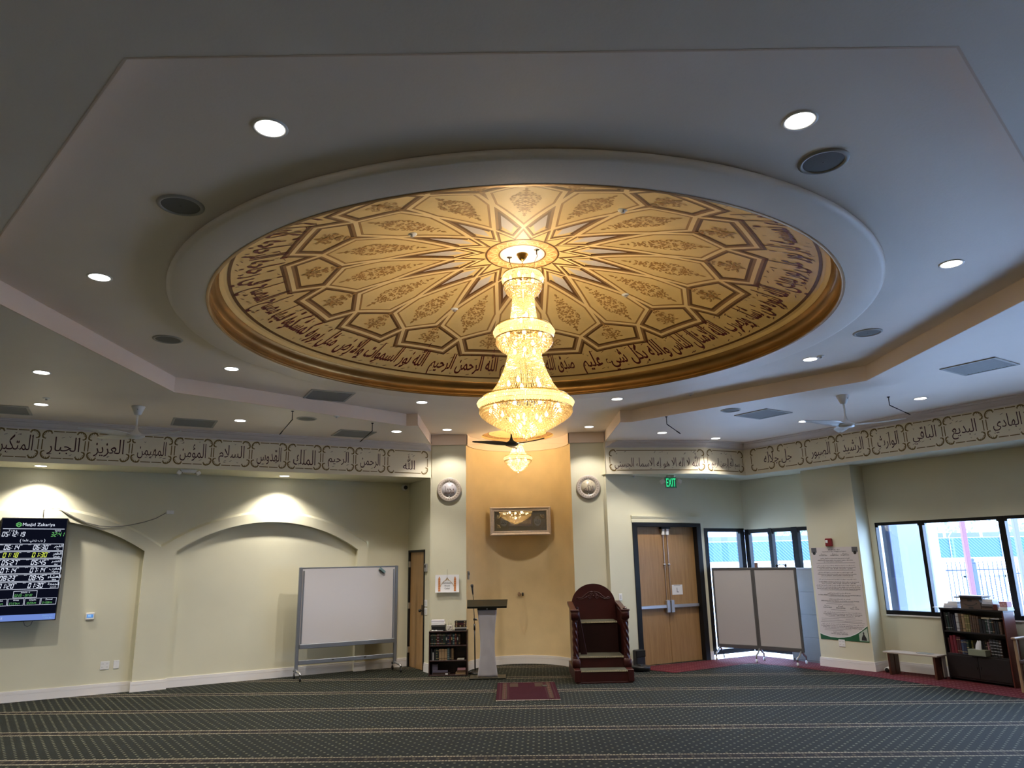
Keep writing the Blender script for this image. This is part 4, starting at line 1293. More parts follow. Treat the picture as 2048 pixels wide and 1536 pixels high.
# ------------------------------------------------------------------ prayer-times screen on the left wall
def wallpt(o, a, x, y=0.0, z=0.0):
    p = rotpt(o, a, x, y); return (p[0], p[1], z)
tvp = wallpt(O_L, A_L, -6.24, -0.13, 1.915)
tv = thing('wall_screen', 'portrait wall screen showing prayer times, tilted on the left arch', 'screen', tvp, A_L)
TW, TH = 0.865, 1.53
TILT = Matrix.Rotation(radians(-4.5), 4, 'X')
def mbt():
    b = MB(); b.M = TILT; return b
b = mbt(); b.bbox(-TW / 2, TW / 2, -0.025, 0.03, -TH / 2, TH / 2, 0.004); b.build('housing', black_p, tv)
b = mbt(); b.bbox(-0.25, 0.25, 0.03, 0.10, -0.3, 0.3, 0.02); b.build('bracket', black_p, tv)
scr_w = emis('screen_white', (0.80, 0.86, 1.0, 1), 0.24)
scr_g = emis('screen_green', (0.25, 0.85, 0.25, 1), 0.12)
scr_y = emis('screen_yellow', (0.80, 0.95, 0.12, 1), 0.22)
scr_bg = emis('screen_dark', (0.002, 0.0025, 0.006, 1), 0.4)
scr_b = emis('screen_blue', (0.14, 0.22, 0.55, 1), 0.25)
b = mbt(); b.use(scr_bg)
iw, ih = TW / 2 - 0.012, TH / 2 - 0.012
b.poly([(-iw, -0.0262, -ih), (iw, -0.0262, -ih), (iw, -0.0262, ih), (-iw, -0.0262, ih)])
Ys = -0.0272
def sfn(x0, z0): return lambda x, y: (x0 + x, Ys, z0 + y)
def srect(x0, x1, z0, z1, m, y=Ys):
    b.use(m); b.poly([(x0, y, z0), (x1, y, z0), (x1, y, z1), (x0, y, z1)])
def sframe(x0, x1, z0, z1, m, t=0.005):
    srect(x0, x1, z0, z0 + t, m); srect(x0, x1, z1 - t, z1, m); srect(x0, x0 + t, z0, z1, m); srect(x1 - t, x1, z0, z1, m)
SEGS = {'0': 'abcdef', '1': 'bc', '2': 'abged', '3': 'abgcd', '4': 'fgbc', '5': 'afgcd', '6': 'afgedc', '7': 'abc', '8': 'abcdefg', '9': 'abcdfg'}
def digits(txt, x, z, h, m):
    # seven-segment italics, left edge x, baseline z; returns the right edge
    w = h * 0.50; t = h * 0.12; b.use(m)
    for ch_ in txt:
        if ch_ == ':':
            for zz in (0.28, 0.68):
                q = [(x + h * .03, zz * h), (x + h * .15, zz * h), (x + h * .15, zz * h + t), (x + h * .03, zz * h + t)]
                b.poly([(p[0] + 0.16 * p[1], Ys, z + p[1]) for p in q])
            x += h * 0.24; continue
        if ch_ == ' ': x += h * 0.3; continue
        if ch_ == '-':
            q = [(x, h * .45), (x + w * .7, h * .45), (x + w * .7, h * .45 + t), (x, h * .45 + t)]
            b.poly([(p[0] + .16 * p[1], Ys, z + p[1]) for p in q]); x += w; continue
        g = t * 0.18
        R_ = {'a': [(g, h), (w - g, h), (w - t, h - t), (t, h - t)], 'd': [(t, t), (w - t, t), (w - g, 0), (g, 0)], 'g': [(t * .6, h / 2), (t, h / 2 + t / 2), (w - t, h / 2 + t / 2), (w - t * .6, h / 2), (w - t, h / 2 - t / 2), (t, h / 2 - t / 2)],
              'f': [(0, h - g), (t, h - t - g), (t, h / 2 + t * .7), (0, h / 2 + g)], 'e': [(0, h / 2 - g), (t, h / 2 - t * .7), (t, t + g), (0, g)],
              'b': [(w, h - g), (w - t, h - t - g), (w - t, h / 2 + t * .7), (w, h / 2 + g)], 'c': [(w, h / 2 - g), (w - t, h / 2 - t * .7), (w - t, t + g), (w, g)]}
        for s in SEGS.get(ch_, ''):
            b.poly([(x + p[0] + .16 * p[1], Ys, z + p[1]) for p in R_[s]])
        x += w + h * 0.13
    return x
b.use(scr_w)
put_text(b, 'Masjid Zakariya', sfn(0.055, 0.655), h=0.062)
b.use(scr_g)
for dx in (-1, 1):
    b.poly([(-0.205 + dx * .002, Ys, 0.70), (-0.205 + dx * 0.038, Ys, 0.675), (-0.205 + dx * 0.038, Ys, 0.660), (-0.205 + dx * .002, Ys, 0.684)])
    b.poly([(-0.205 + dx * .002, Ys, 0.640), (-0.205 + dx * 0.036, Ys, 0.662), (-0.205 + dx * 0.036, Ys, 0.642), (-0.205 + dx * .002, Ys, 0.618)])
    b.poly([(-0.205 + dx * .002, Ys, 0.676), (-0.205 + dx * 0.026, Ys, 0.659), (-0.205 + dx * 0.014, Ys, 0.650), (-0.205 + dx * .002, Ys, 0.658)])
srect(-0.40, 0.40, 0.592, 0.599, scr_w)
b.use(scr_w); put_text(b, 'T i m e', sfn(-0.27, 0.567), h=0.026); put_text(b, 'Iqamah', sfn(0.315, 0.567), h=0.026)
digits('05:12:19', -0.405, 0.480, 0.070, scr_w); digits('32:41', 0.225, 0.480, 0.066, scr_g)
b.use(scr_w); put_text(b, 'رب زدني علما', sfn(0.0, 0.415), h=0.055, arabic=True)
for sg in (-1, 1): put_text(b, '(' if sg < 0 else ')', sfn(sg * 0.155, 0.415), h=0.06)
ROWS = [('06:14', '06:30', 'الفجر', 'Fajr', 'AM', scr_w), ('01:18', '01:30', 'الظهر', 'Dhuhr', 'PM', scr_y), ('05:27', '05:45', 'العصر', 'Asr', 'PM', scr_w), ('07:14', '07:14', 'المغرب', 'Maghrib', 'PM', scr_w), ('08:23', '08:45', 'العشاء', 'Isha', 'PM', scr_w), ('01:20', '01:30', 'الجمعة', "Jumu'ah", 'PM', scr_w)]
z = 0.265
for t1, t2, ar, en, ap, m in ROWS:
    sframe(-0.415, 0.415, z, z + 0.104, scr_w)
    e1 = digits(t1, -0.355, z + 0.016, 0.072, m); e2 = digits(t2, 0.015, z + 0.016, 0.072, m)
    b.use(scr_w)
    put_text(b, 'Adhan', sfn(-0.385, z + 0.090), h=0.012); put_text(b, 'Iqamah', sfn(-0.03, z + 0.090), h=0.012)
    put_text(b, ap, sfn(e1 + 0.018, z + 0.086), h=0.014); put_text(b, ap, sfn(e2 + 0.018, z + 0.086), h=0.014)
    put_text(b, ar, sfn(0.345, z + 0.066), h=0.052, arabic=True); put_text(b, en, sfn(0.345, z + 0.022), h=0.024)
    z -= 0.1135
sframe(-0.15, 0.15, -0.425, -0.325, scr_w)
b.use(scr_w); put_text(b, "Jumu'ah - 2", sfn(0, -0.350), h=0.024)
x = digits('02:20 - 02:30', -0.135, -0.408, 0.034, scr_g)
for i, (nm, tm, ap) in enumerate((('Sunrise', '07:25', 'AM'), ('Ishraaq', '07:37', 'AM'), ('Chasht', '10:22', 'AM'), ('Zawaal', '01:08', 'PM'))):
    x0 = -0.412 + i * 0.208
    sframe(x0, x0 + 0.198, -0.535, -0.435, scr_w, 0.004)
    b.use(scr_w); put_text(b, nm, sfn(x0 + 0.10, -0.458), h=0.022)
    xe = digits(tm, x0 + 0.018, -0.520, 0.030, scr_g); b.use(scr_g); put_text(b, ap, sfn(xe + 0.022, -0.506), h=0.024)
srect(-iw, iw, -ih, -ih + 0.085, scr_b)
b.use(scr_w); put_text(b, 'الترمذي', sfn(-0.31, -ih + 0.035), h=0.05, arabic=True)
b.use(emis('screen_cyan', (0.35, 0.9, 0.85, 1), 0.2)); put_text(b, "Sha'ban 24", sfn(0.32, -ih + 0.060), h=0.022); put_text(b, '1446 AH', sfn(0.33, -ih + 0.026), h=0.022)
b.build('display', parent=tv)
# cables of the screen
wire_m = mat('grey_cable', (0.20, 0.19, 0.17, 1), 0.5)
b = MB()
pt = [(-6.148, -0.08, 2.70), (-6.155, -0.068, 2.80), (-6.10, -0.03, 2.835), (-5.945, -0.07, 2.83), (-5.84, -0.075, 2.765), (-5.719, -0.075, 2.695), (-5.55, -0.075, 2.615), (-5.359, -0.075, 2.565), (-5.20, -0.07, 2.552), (-5.07, -0.068, 2.560), (-4.90, -0.03, 2.59), (-4.716, -0.012, 2.640), (-4.55, -0.008, 2.70), (-4.40, -0.008, 2.795)]
b.tube([(p[0] + 6.24, p[1] + 0.13, p[2] - 1.915) for p in pt], 0.006, 6)
pt = [(-5.945, -0.07, 2.83), (-5.82, -0.08, 2.74), (-5.70, -0.08, 2.675), (-5.50, -0.08, 2.585), (-5.36, -0.08, 2.565)]
b.tube([(p[0] + 6.24, p[1] + 0.13, p[2] - 1.915) for p in pt], 0.005, 6)
b.tube([(0.02, 0.02, -0.76), (0.04, 0.02, -0.82), (0.08, 0.02, -0.845), (0.12, 0.02, -0.82), (0.14, 0.02, -0.755)], 0.005, 6)
b.build('cable', wire_m, tv, True)

def plate(name, label, cat, o, a, x, z, w, h, y=0.0, kind='outlet', group=None, t=0.008):
    th = thing(name, label, cat, wallpt(o, a, x, y, z), a, group)
    b = MB(); b.bbox(-w / 2, w / 2, -t, 0, -h / 2, h / 2, 0.003); b.build('cover_plate', white_p, th)
    b = MB()
    if kind == 'outlet2':
        for sx in (-.25, .25):
            for sz in (-.2, .2):
                cx_, cz_ = sx * w, sz * h
                for dx in (-.008, .008): b.box(cx_ + dx - .002, cx_ + dx + .002, -t - .0012, -t, cz_ - .008, cz_ + .008)
                b.lathe([(0.003, 0), (0, 0)], 8, (0, 0, 0))
        b.build('socket', grey_p, th)
    elif kind == 'switch':
        n = max(1, int(round(w / 0.05)) - 0)
        for i in range(n):
            cx_ = (i - (n - 1) / 2) * 0.046
            b.bbox(cx_ - .016, cx_ + .016, -t - .004, -t, -.033, .033, 0.002)
        b.build('rocker', mat('switch_grey', (0.55, 0.55, 0.54, 1), 0.4), th)
    elif kind == 'blank':
        for sz in (-.35, .35): b.box(-.002, .002, -t - .001, -t, sz * h - .002, sz * h + .002)
        b.build('screw', grey_p, th)
    return th
plate('power_outlet', 'white double power outlet low on the left wall under the screen', 'outlet', O_L, A_L, -5.07, 0.418, 0.125, 0.125, YN, 'outlet2')
plate('wall_plate', 'single white blank plate low on the left wall, right of an outlet', 'wall plate', O_L, A_L, -4.91, 0.42, 0.08, 0.125, YN, 'blank')
t = plate('wall_plate', 'small white cable box high between the two wall arches', 'wall plate', O_L, A_L, -4.34, 2.806, 0.115, 0.06, 0, 'blank', t=0.02)
th = thing('thermostat', 'white wall thermostat with blue display right of the screen', 'thermostat', wallpt(O_L, A_L, -5.35, YN, 1.172), A_L)
b = MB(); b.bbox(-.06, .06, -.028, 0, -.052, .052, 0.006); b.build('case', white_p, th)
b = MB(); b.use(emis('thermo_blue', (0.10, 0.28, 0.65, 1), 0.22)); b.poly([(-.045, -.0285, -.022), (.045, -.0285, -.022), (.045, -.0285, .03), (-.045, -.0285, .03)])
b.use(emis('thermo_light', (0.5, 0.75, 1.0, 1), 0.25)); put_text(b, '70', lambda x, y: (-.01 + x, -.0290, .004 + y), h=.034)
b.build('display', parent=th)
em = thing('emergency_light', 'white twin-head emergency light under the left bulkhead', 'emergency light', wallpt(O_F, A_F, -4.20, 0.18, ZF), A_F)
b = MB(); b.prism([(-.13, 0), (.13, 0), (.10, -.05), (-.10, -.05)], 'y', -.05, .06); b.build('case', white_p, em)
for s in (-1, 1):
    b = MB(); b.M = Matrix.Translation((s * .145, -.01, -.055)) @ Matrix.Rotation(radians(s * -35), 4, 'Y'); b.bbox(-.035, .035, -.05, .05, -.03, .03, .01); b.build('lamp_head', white_p, em)
    b = MB(); b.tube([(s * .09, 0, -.045), (s * .13, 0, -.05)], .012, 8); b.build('swivel', black_p, em)
cm = thing('security_camera', 'white dome security camera at the top corner beside the single door', 'camera', wallpt(O_L, A_L, -0.11, 0, 3.365), A_L)
b = MB(); b.lathe([(.062, 0), (.062, .02), (.055, .045), (.04, .06)], 24); 
for i, v in enumerate(b.v): b.v[i] = Vector((v.x, -v.z, v.y))
b.build('housing', white_p, cm, True)
b = MB(); b.lathe([(.04, .058), (.036, .075), (.02, .09), (0, .094)], 24)
for i, v in enumerate(b.v): b.v[i] = Vector((v.x + .008, -v.z, v.y))
b.build('lens', black_p, cm, True)
# beside the single door
th = thing('card_reader', 'small grey keypad on the wall right of the single door', 'keypad', wallpt(O_L, A_D, 0.935, 0, 1.81), A_D)
b = MB(); b.bbox(-.05, .05, -.03, 0, -.075, .075, .006); b.build('case', grey_p, th)
b = MB(); b.box(-.03, .03, -.032, -.03, 0, .05); b.build('display', black_p, th)
plate('light_switch', 'upper white light switch plate beside the single door', 'light switch', O_L, A_D, 0.925, 1.18, 0.12, 0.12, 0, 'switch')
plate('light_switch', 'lower white light switch plate beside the single door', 'light switch', O_L, A_D, 0.925, 1.035, 0.12, 0.12, 0, 'switch')
plate('light_switch', 'white light switch on the wall right of the wooden pulpit', 'light switch', O_1, A_1, 0.20, 1.23, 0.075, 0.12, 0, 'switch')
plate('power_outlet', 'white outlet plate on the pillar below the poster', 'outlet', O_2, A_2, 2.14, 0.415, 0.12, 0.12, -0.39, 'outlet2')

# ------------------------------------------------------------------ round plaques and sign on the columns
plaq = mat('plaque_ivory', (0.56, 0.48, 0.41, 1), 0.35, spec=0.6)
plaq_c = mat('plaque_centre', (0.60, 0.56, 0.58, 1), 0.3)
plaq_d = mat('plaque_carving', (0.22, 0.16, 0.12, 1), 0.5)
def plaque(label, x, z, text, tall, centre):
    t = thing('round_plaque', label, 'plaque', (x, 13.715, z), 0, 'round carved plaques')
    def fl(b):
        for i, v in enumerate(b.v): b.v[i] = Vector((v.x, -v.z, v.y))
    b = MB(); b.lathe([(0.222, 0), (0.228, .012), (.222, .026), (.205, .030), (.15, .030), (.147, .024), (.141, .024)], 56); fl(b); b.build('rim', plaq, t, True)
    b = MB(); b.lathe([(.141, .022), (.133, .022), (.132, .028), (0, .029)], 48); fl(b); b.build('centre', centre, t, True)
    b = MB()
    for k in range(26):
        a = 2 * pi * k / 26
        for q in stroke2(spiral(.177 * cos(a), .177 * sin(a), .018, .004, a, a + 4.5, 8), [.003, .006, .007, .008, .008, .007, .006, .005, .004]):
            b.F([b.V((v.x, -.0315, v.y)) for v in q])
    for k in range(56):
        a = 2 * pi * k / 56; b.octa((.214 * cos(a), -.029, .214 * sin(a)), .005, .005, 4)
    b.build('carving', plaq_d, t)
    b = MB(); put_text(b, text, lambda xx, yy: (xx, -.0305, yy - .005), .185, .15, True, tall)
    for sx, sz in ((-.08, .06), (-.07, -.06), (.075, -.055), (.03, -.085), (-.02, -.09), (.06, .07)):
        for q in stroke2([(sx - .01, sz), (sx, sz + .008), (sx + .012, sz - .004)], [.003, .007, .003]): b.F([b.V((v.x, -.0305, v.y)) for v in q])
    b.build('lettering', mat('plaque_script', (0.13, 0.09, 0.085, 1), 0.4), t)
    b = MB()
    for zz in (.137, -.137): b.bbox(-.010, .010, -.034, -.02, zz - .016, zz + .016, .003)
    b.build('clip', white_p, t)
plaque('round carved plaque with pale centre on the left column', -1.12, 3.222, 'محمد', 0.6, plaq_c)
plaque('round carved plaque with gold-toned centre on the right column', 1.492, 3.226, 'الله', 0.3, mat('plaque_gold_centre', (0.58, 0.50, 0.36, 1), 0.3))

paper = mat('white_paper', (0.80, 0.79, 0.80, 1), 0.7)
sg = thing('paper_sign', 'curled white paper sign with an orange mosque arch on the left column', 'sign', (-1.15, 13.68, 1.525), radians(1))
b = MB()
n = 10; P = []
for i in range(n + 1):
    u = -1 + 2 * i / n; P.append((u * .215 * (1.0), -0.012 - 0.012 * u * u, 0))
for i in range(n):
    for zz in range(16):
        z0, z1 = -.155 + .31 * zz / 16, -.155 + .31 * (zz + 1) / 16
        c = lambda z: -.02 * max(0, -z / .155) ** 2
        b.poly([(P[i][0], P[i][1] + c(z0), z0), (P[i + 1][0], P[i + 1][1] + c(z0), z0), (P[i + 1][0], P[i + 1][1] + c(z1), z1), (P[i][0], P[i][1] + c(z1), z1)])
b.build('sheet', paper, sg, True)
b = MB(); b.use(mat('print_orange', (0.55, 0.20, 0.06, 1), 0.6))
def sy(x, z): return -0.0135 - 0.012 * (x / .215) ** 2 - .02 * max(0, -z / .155) ** 2 - 0.0022
def spoly(pts): b.poly([(x, sy(x, z), z) for x, z in pts])
for s in (-1, 1):
    x = s * .142
    for i in range(6):
        z0 = -.135 + i * .038; spoly([(x - .020, z0), (x + .020, z0), (x + .018, z0 + .036), (x - .018, z0 + .036)])
    spoly([(x - .017, .093), (x + .017, .093), (x, .128)])
b.use(mat('print_gold', (0.36, 0.22, 0.06, 1), 0.6))
ar_ = []
for i in range(13):
    u = i / 12
    x = -.122 + .122 * u; zz = -.05 + .115 * sin(u * pi / 2) ** 0.8 + .045 * max(0, (u - .75) / .25) ** 2
    ar_.append((x, zz))
for s in (1, -1):
    for q in stroke2([(s * p[0], p[1]) for p in ar_], [.007] * 9 + [.011, .016, .014, .006]): spoly([(v.x, v.y) for v in q])
b.use(mat('print_dark', (0.05, 0.05, 0.07, 1), 0.6))
put_text(b, 'ADHAAN', lambda x, y: (x, sy(x, y + .012), y + .012), h=.026)
put_text(b, 'Already', lambda x, y: (x, sy(x, y - .040), y - .040), h=.030)
put_text(b, 'Called', lambda x, y: (x, sy(x, y - .085), y - .085), h=.026)
b.build('print', parent=sg)
b = MB(); b.tube([(0, -.006, .25), (0.002, -.012, .17), (-.002, -.02, .12), (.001, -.022, .09)], .0022, 6); b.build('hanging_string', mat('string', (0.12, 0.10, 0.06, 1), 0.8), sg)
b = MB(); b.lathe([(.004, 0), (.004, -.012), (0, -.012)], 8, (0, 0, 0))
for i, v in enumerate(b.v): b.v[i] = Vector((v.x, v.z, v.y + .25))
b.build('nail', grey_p, sg)

# framed calligraphy in the niche
fr_m = mat('frame_silver_gold', (0.52, 0.43, 0.34, 1), 0.4, metal=0.2, var=0.12, vscale=30)
pic = thing('picture_frame', 'wide gilt shadow-box frame with calligraphy high in the prayer niche', 'picture frame', (0.213, 14.44, 2.655), 0)
FT = Matrix.Rotation(radians(-0.5), 4, 'X')
pw, ph = 0.595, 0.275
prof = [(0.0, 0.0), (0.0, -.05), (.018, -.062), (.03, -.058), (.058, -.044), (.070, -.048), (.078, -.046), (.095, -.022), (.100, 0.0)]
b = MB(); b.M = FT
def fr_ring(i, y): return [(-pw + i, y, -ph + i), (pw - i, y, -ph + i), (pw - i, y, ph - i), (-pw + i, y, ph - i)]
for (i0, y0), (i1, y1) in zip(prof, prof[1:]):
    A, B = fr_ring(i0, y0), fr_ring(i1, y1)
    for k in range(4): b.poly([A[k], A[(k + 1) % 4], B[(k + 1) % 4], B[k]])
b.build('frame', fr_m, pic)
b = MB(); b.M = FT; b.box(-pw + .098, pw - .098, -.004, 0, -ph + .098, ph - .098); b.build('mount', mat('mount_olive', (0.32, 0.23, 0.10, 1), 0.45), pic)
b = MB(); b.M = FT
gl = mat('gold_leaf', (0.62, 0.46, 0.18, 1), 0.25, metal=0.9)
b.use(mat('plate_bronze', (0.34, 0.25, 0.19, 1), 0.3, metal=0.6)); b.bbox(-.225, .235, -.012, -.004, -.10, .10, .003)
for sx in (-.325, .335):
    b.use(mat('oval_pale', (0.50, 0.45, 0.37, 1), 0.35, metal=0.3))
    pts = [(sx + .068 * cos(2 * pi * k / 28), .095 * sin(2 * pi * k / 28)) for k in range(28)]
    b.prism(pts, 'y', -.012, -.004)
b.build('plate', parent=pic)
b = MB(); b.M = FT; b.use(gl)
put_text(b, 'لا اله الا الله محمد رسول الله', lambda x, y: (.005 + x, -.0135, y), .40, .13, True, .5)
for q in [(-.46, -.13, 1, 1), (.47, -.13, -1, 1), (-.46, .13, 1, -1), (.47, .13, -1, -1)]:
    for r0 in (.02, .045, .07):
        pts = [(q[0] + q[2] * (r0 * cos(t)), q[1] + q[3] * (r0 * sin(t))) for t in [i / 6 * pi / 2 for i in range(7)]]
        for s in stroke2(pts, [.003, .008, .012, .013, .012, .008, .003]): b.F([b.V((v.x, -.0055, v.y)) for v in s])
for sx, tx_ in ((-.325, 'محمد'), (.335, 'الله')):
    b.use(mat('oval_ink', (0.06, 0.05, 0.04, 1), 0.4)); put_text(b, tx_, lambda x, y: (sx + x, -.0135, y), .10, .10, True)
b.build('lettering', parent=pic)
g = MB(); g.M = FT; g.box(-pw + .085, pw - .085, -.034, -.031, -ph + .085, ph - .085); g.build('pane', glass_mat('picture_glass', (0.96, 0.96, 0.95, 1), 0.18), pic)

# prayer beads on hooks and little things on the niche wall
def nichept(ang, z, d=0.0):
    a = radians(ang); return (NX + (NR - d) * cos(a), NY + (NR - d) * sin(a), z)
p = nichept(90, 1.22, .012)
pb = thing('prayer_beads', 'long loops of pale prayer beads hanging from a dark hook in the niche', 'prayer beads', (0.235, 14.70, 1.27))
b = MB(); b.lathe([(0, -.035), (.016, -.03), (.02, 0), (.016, .03), (0, .035)], 14, (0, -.015, 0)); b.build('hook', black_p, pb, True)
for x0, x1, zb in ((-.035, .03, -.72), (-.06, .075, -.66), (-.02, .06, -.60)):
    b = MB()
    n = 80
    for i in range(n):
        u = i / (n - 1)
        xx = x0 + (x1 - x0) * (0.5 - 0.5 * cos(pi * u)) if True else 0
        s = sin(pi * u)
        zz = -.04 + (zb + .04) * (1 - abs(2 * u - 1) ** 2.2)
        xm = (x0 if u < .5 else x1) * min(1, s * 3)
        b.octa((xm * (1 - 0.55 * max(0, s - .8) / .2), -.012, zz), .0042, .0052, 5)
    b.build('bead_strand', mat('bead_ivory', (0.72, 0.60, 0.38, 1), 0.4), pb)
pb2 = thing('prayer_beads', 'small reddish bundle of prayer beads hung left of the dark hook', 'prayer beads', (0.165, 14.70, 1.275))
b = MB(); rs = random.Random(4)
for i in range(60):
    a = rs.uniform(0, 2 * pi); r = rs.uniform(.012, .032); b.octa((r * cos(a), -.014 + rs.uniform(-.008, .004), r * 1.2 * sin(a)), .006, .006, 5)
b.build('bead_strand', mat('bead_rose', (0.32, 0.15, 0.09, 1), 0.4), pb2)
b = MB(); b.lathe([(.006, 0), (.006, .03), (0, .03)], 8)
for i, v in enumerate(b.v): b.v[i] = Vector((v.x, -v.z + .008, v.y + .02))
b.build('hook', chrome, pb2)
wp = nichept(169, 1.66, .004)
th = thing('wall_control', 'small grey control plate on the left side of the niche above the microphone', 'wall control', wp, radians(79))
b = MB(); b.bbox(-.045, .045, -.018, 0, -.075, .075, .004); b.build('case', grey_p, th)
b = MB(); b.bbox(-.025, .025, -.026, -.018, .0, .05, .004); b.lathe([(.012, 0), (.012, .012), (0, .012)], 12, (0, 0, 0)); b.build('knob', black_p, th)

# exit sign
ex = thing('exit_sign', 'green lit exit sign hanging from the soffit over the double door', 'exit sign', (3.116, 14.02, ZF), radians(6))
b = MB(); b.bbox(-.11, .11, -.025, .025, -.245, -.035, .004); b.build('case', mat('exit_case', (0.25, 0.30, 0.27, 1), 0.4), ex)
b = MB(); b.bbox(-.07, .07, -.03, .03, -.035, 0.0, .004); b.build('canopy', white_p, ex)
b = MB(); b.use(emis('exit_field', (0.010, 0.060, 0.035, 1), 0.3)); b.poly([(-.10, -.0256, -.235), (.10, -.0256, -.235), (.10, -.0256, -.045), (-.10, -.0256, -.045)])
b.use(emis('exit_green', (0.05, 1.0, 0.36, 1), 0.24)); put_text(b, 'EXIT', lambda x, y: (x, -.0266, -.14 + y), .185, .155)
b.build('face', parent=ex)
for s in (-1, 1):
    b = MB(); b.M = Matrix.Translation((s * .165, -.01, -.12)) @ Matrix.Rotation(radians(s * 25), 4, 'Y') @ Matrix.Rotation(radians(-15), 4, 'X'); b.bbox(-.045, .045, -.035, .03, -.04, .04, .01); b.build('lamp_head', white_p, ex)
    b = MB(); b.tube([(s * .10, 0, -.12), (s * .14, 0, -.12)], .012, 8); b.build('swivel', grey_p, ex)
# fire alarm and paper on door
fa = thing('fire_alarm', 'red fire alarm on the pillar above the poster', 'fire alarm', wallpt(O_2, A_2, 2.13, -0.39, 2.125), A_2)
b = MB(); b.bbox(-.062, .062, -.05, 0, -.07, .07, .008); b.build('case', mat('alarm_red', (0.22, 0.012, 0.02, 1), 0.35), fa)
b = MB(); b.bbox(-.045, .0, -.062, -.05, -.01, .04, .004); b.build('strobe', white_p, fa)
dn = thing('paper_notice', 'white paper notice with a black letter taped to the right door leaf', 'notice', wallpt(O_1, A_1, 1.63, 0.098, 1.31), A_1)
MB().box(-.13, .13, -.001, .001, -.092, .092).build("sheet", paper, dn)
b = MB(); b.use(mat('print_black', (0.02, 0.02, 0.02, 1), 0.6)); put_text(b, 'L', lambda x, y: (x + .01, -.002, y - .005), h=.085); b.use(mat('print_grey', (0.4, 0.4, 0.4, 1), 0.6)); b.box(-.08, .08, -.002, -.001, .075, .085)
b.build('print', parent=dn)
# ------------------------------------------------------------------ poster on the pillar
po = thing('wall_poster', 'tall white poster of printed supplications with a green foot, on the pillar', 'poster', wallpt(O_2, A_2, 2.195, -0.392, 1.25), A_2)
PW, PH = 0.45, 0.79
post_m = mat('poster_paper', (0.66, 0.60, 0.58, 1), 0.5)
b = MB(); b.box(-PW, PW, -.003, 0, -PH, PH); b.build('sheet', post_m, po)
b = MB(); b.use(mat('poster_green', (0.015, 0.10, 0.035, 1), 0.5))
y_ = -.0042
cur = [(-PW, -.69), (-.38, -.715), (-.25, -.742), (-.12, -.745), (.0, -.735), (.12, -.71), (.24, -.66), (.34, -.60), (PW, -.52)]
for p, q in zip(cur, cur[1:]): b.poly([(p[0], y_, -PH), (q[0], y_, -PH), (q[0], y_, q[1]), (p[0], y_, p[1])])
b.use(mat('poster_white', (0.78, 0.78, 0.76, 1), 0.5))
for s in stroke2(cur, .012): b.poly([(v.x, y_ - .0004, v.y) for v in s])
b.use(mat('poster_photo', (0.42, 0.48, 0.40, 1), 0.5)); b.poly([(.28, y_ - .0005, -.775), (.44, y_ - .0005, -.775), (.44, y_ - .0005, -.56), (.36, y_ - .0005, -.61), (.28, y_ - .0005, -.665)])
b.use(mat('print_black', (0.02, 0.02, 0.02, 1), 0.6))
# praying figure silhouette of the corner picture
b.poly([(x, y_ - .0009, z) for x, z in ((.315, -.765), (.415, -.765), (.405, -.72), (.385, -.685), (.375, -.66), (.357, -.66), (.345, -.685), (.325, -.72))])
b.poly([(.365 + .014 * cos(2 * pi * k / 12), y_ - .0009, -.645 + .017 * sin(2 * pi * k / 12)) for k in range(12)])
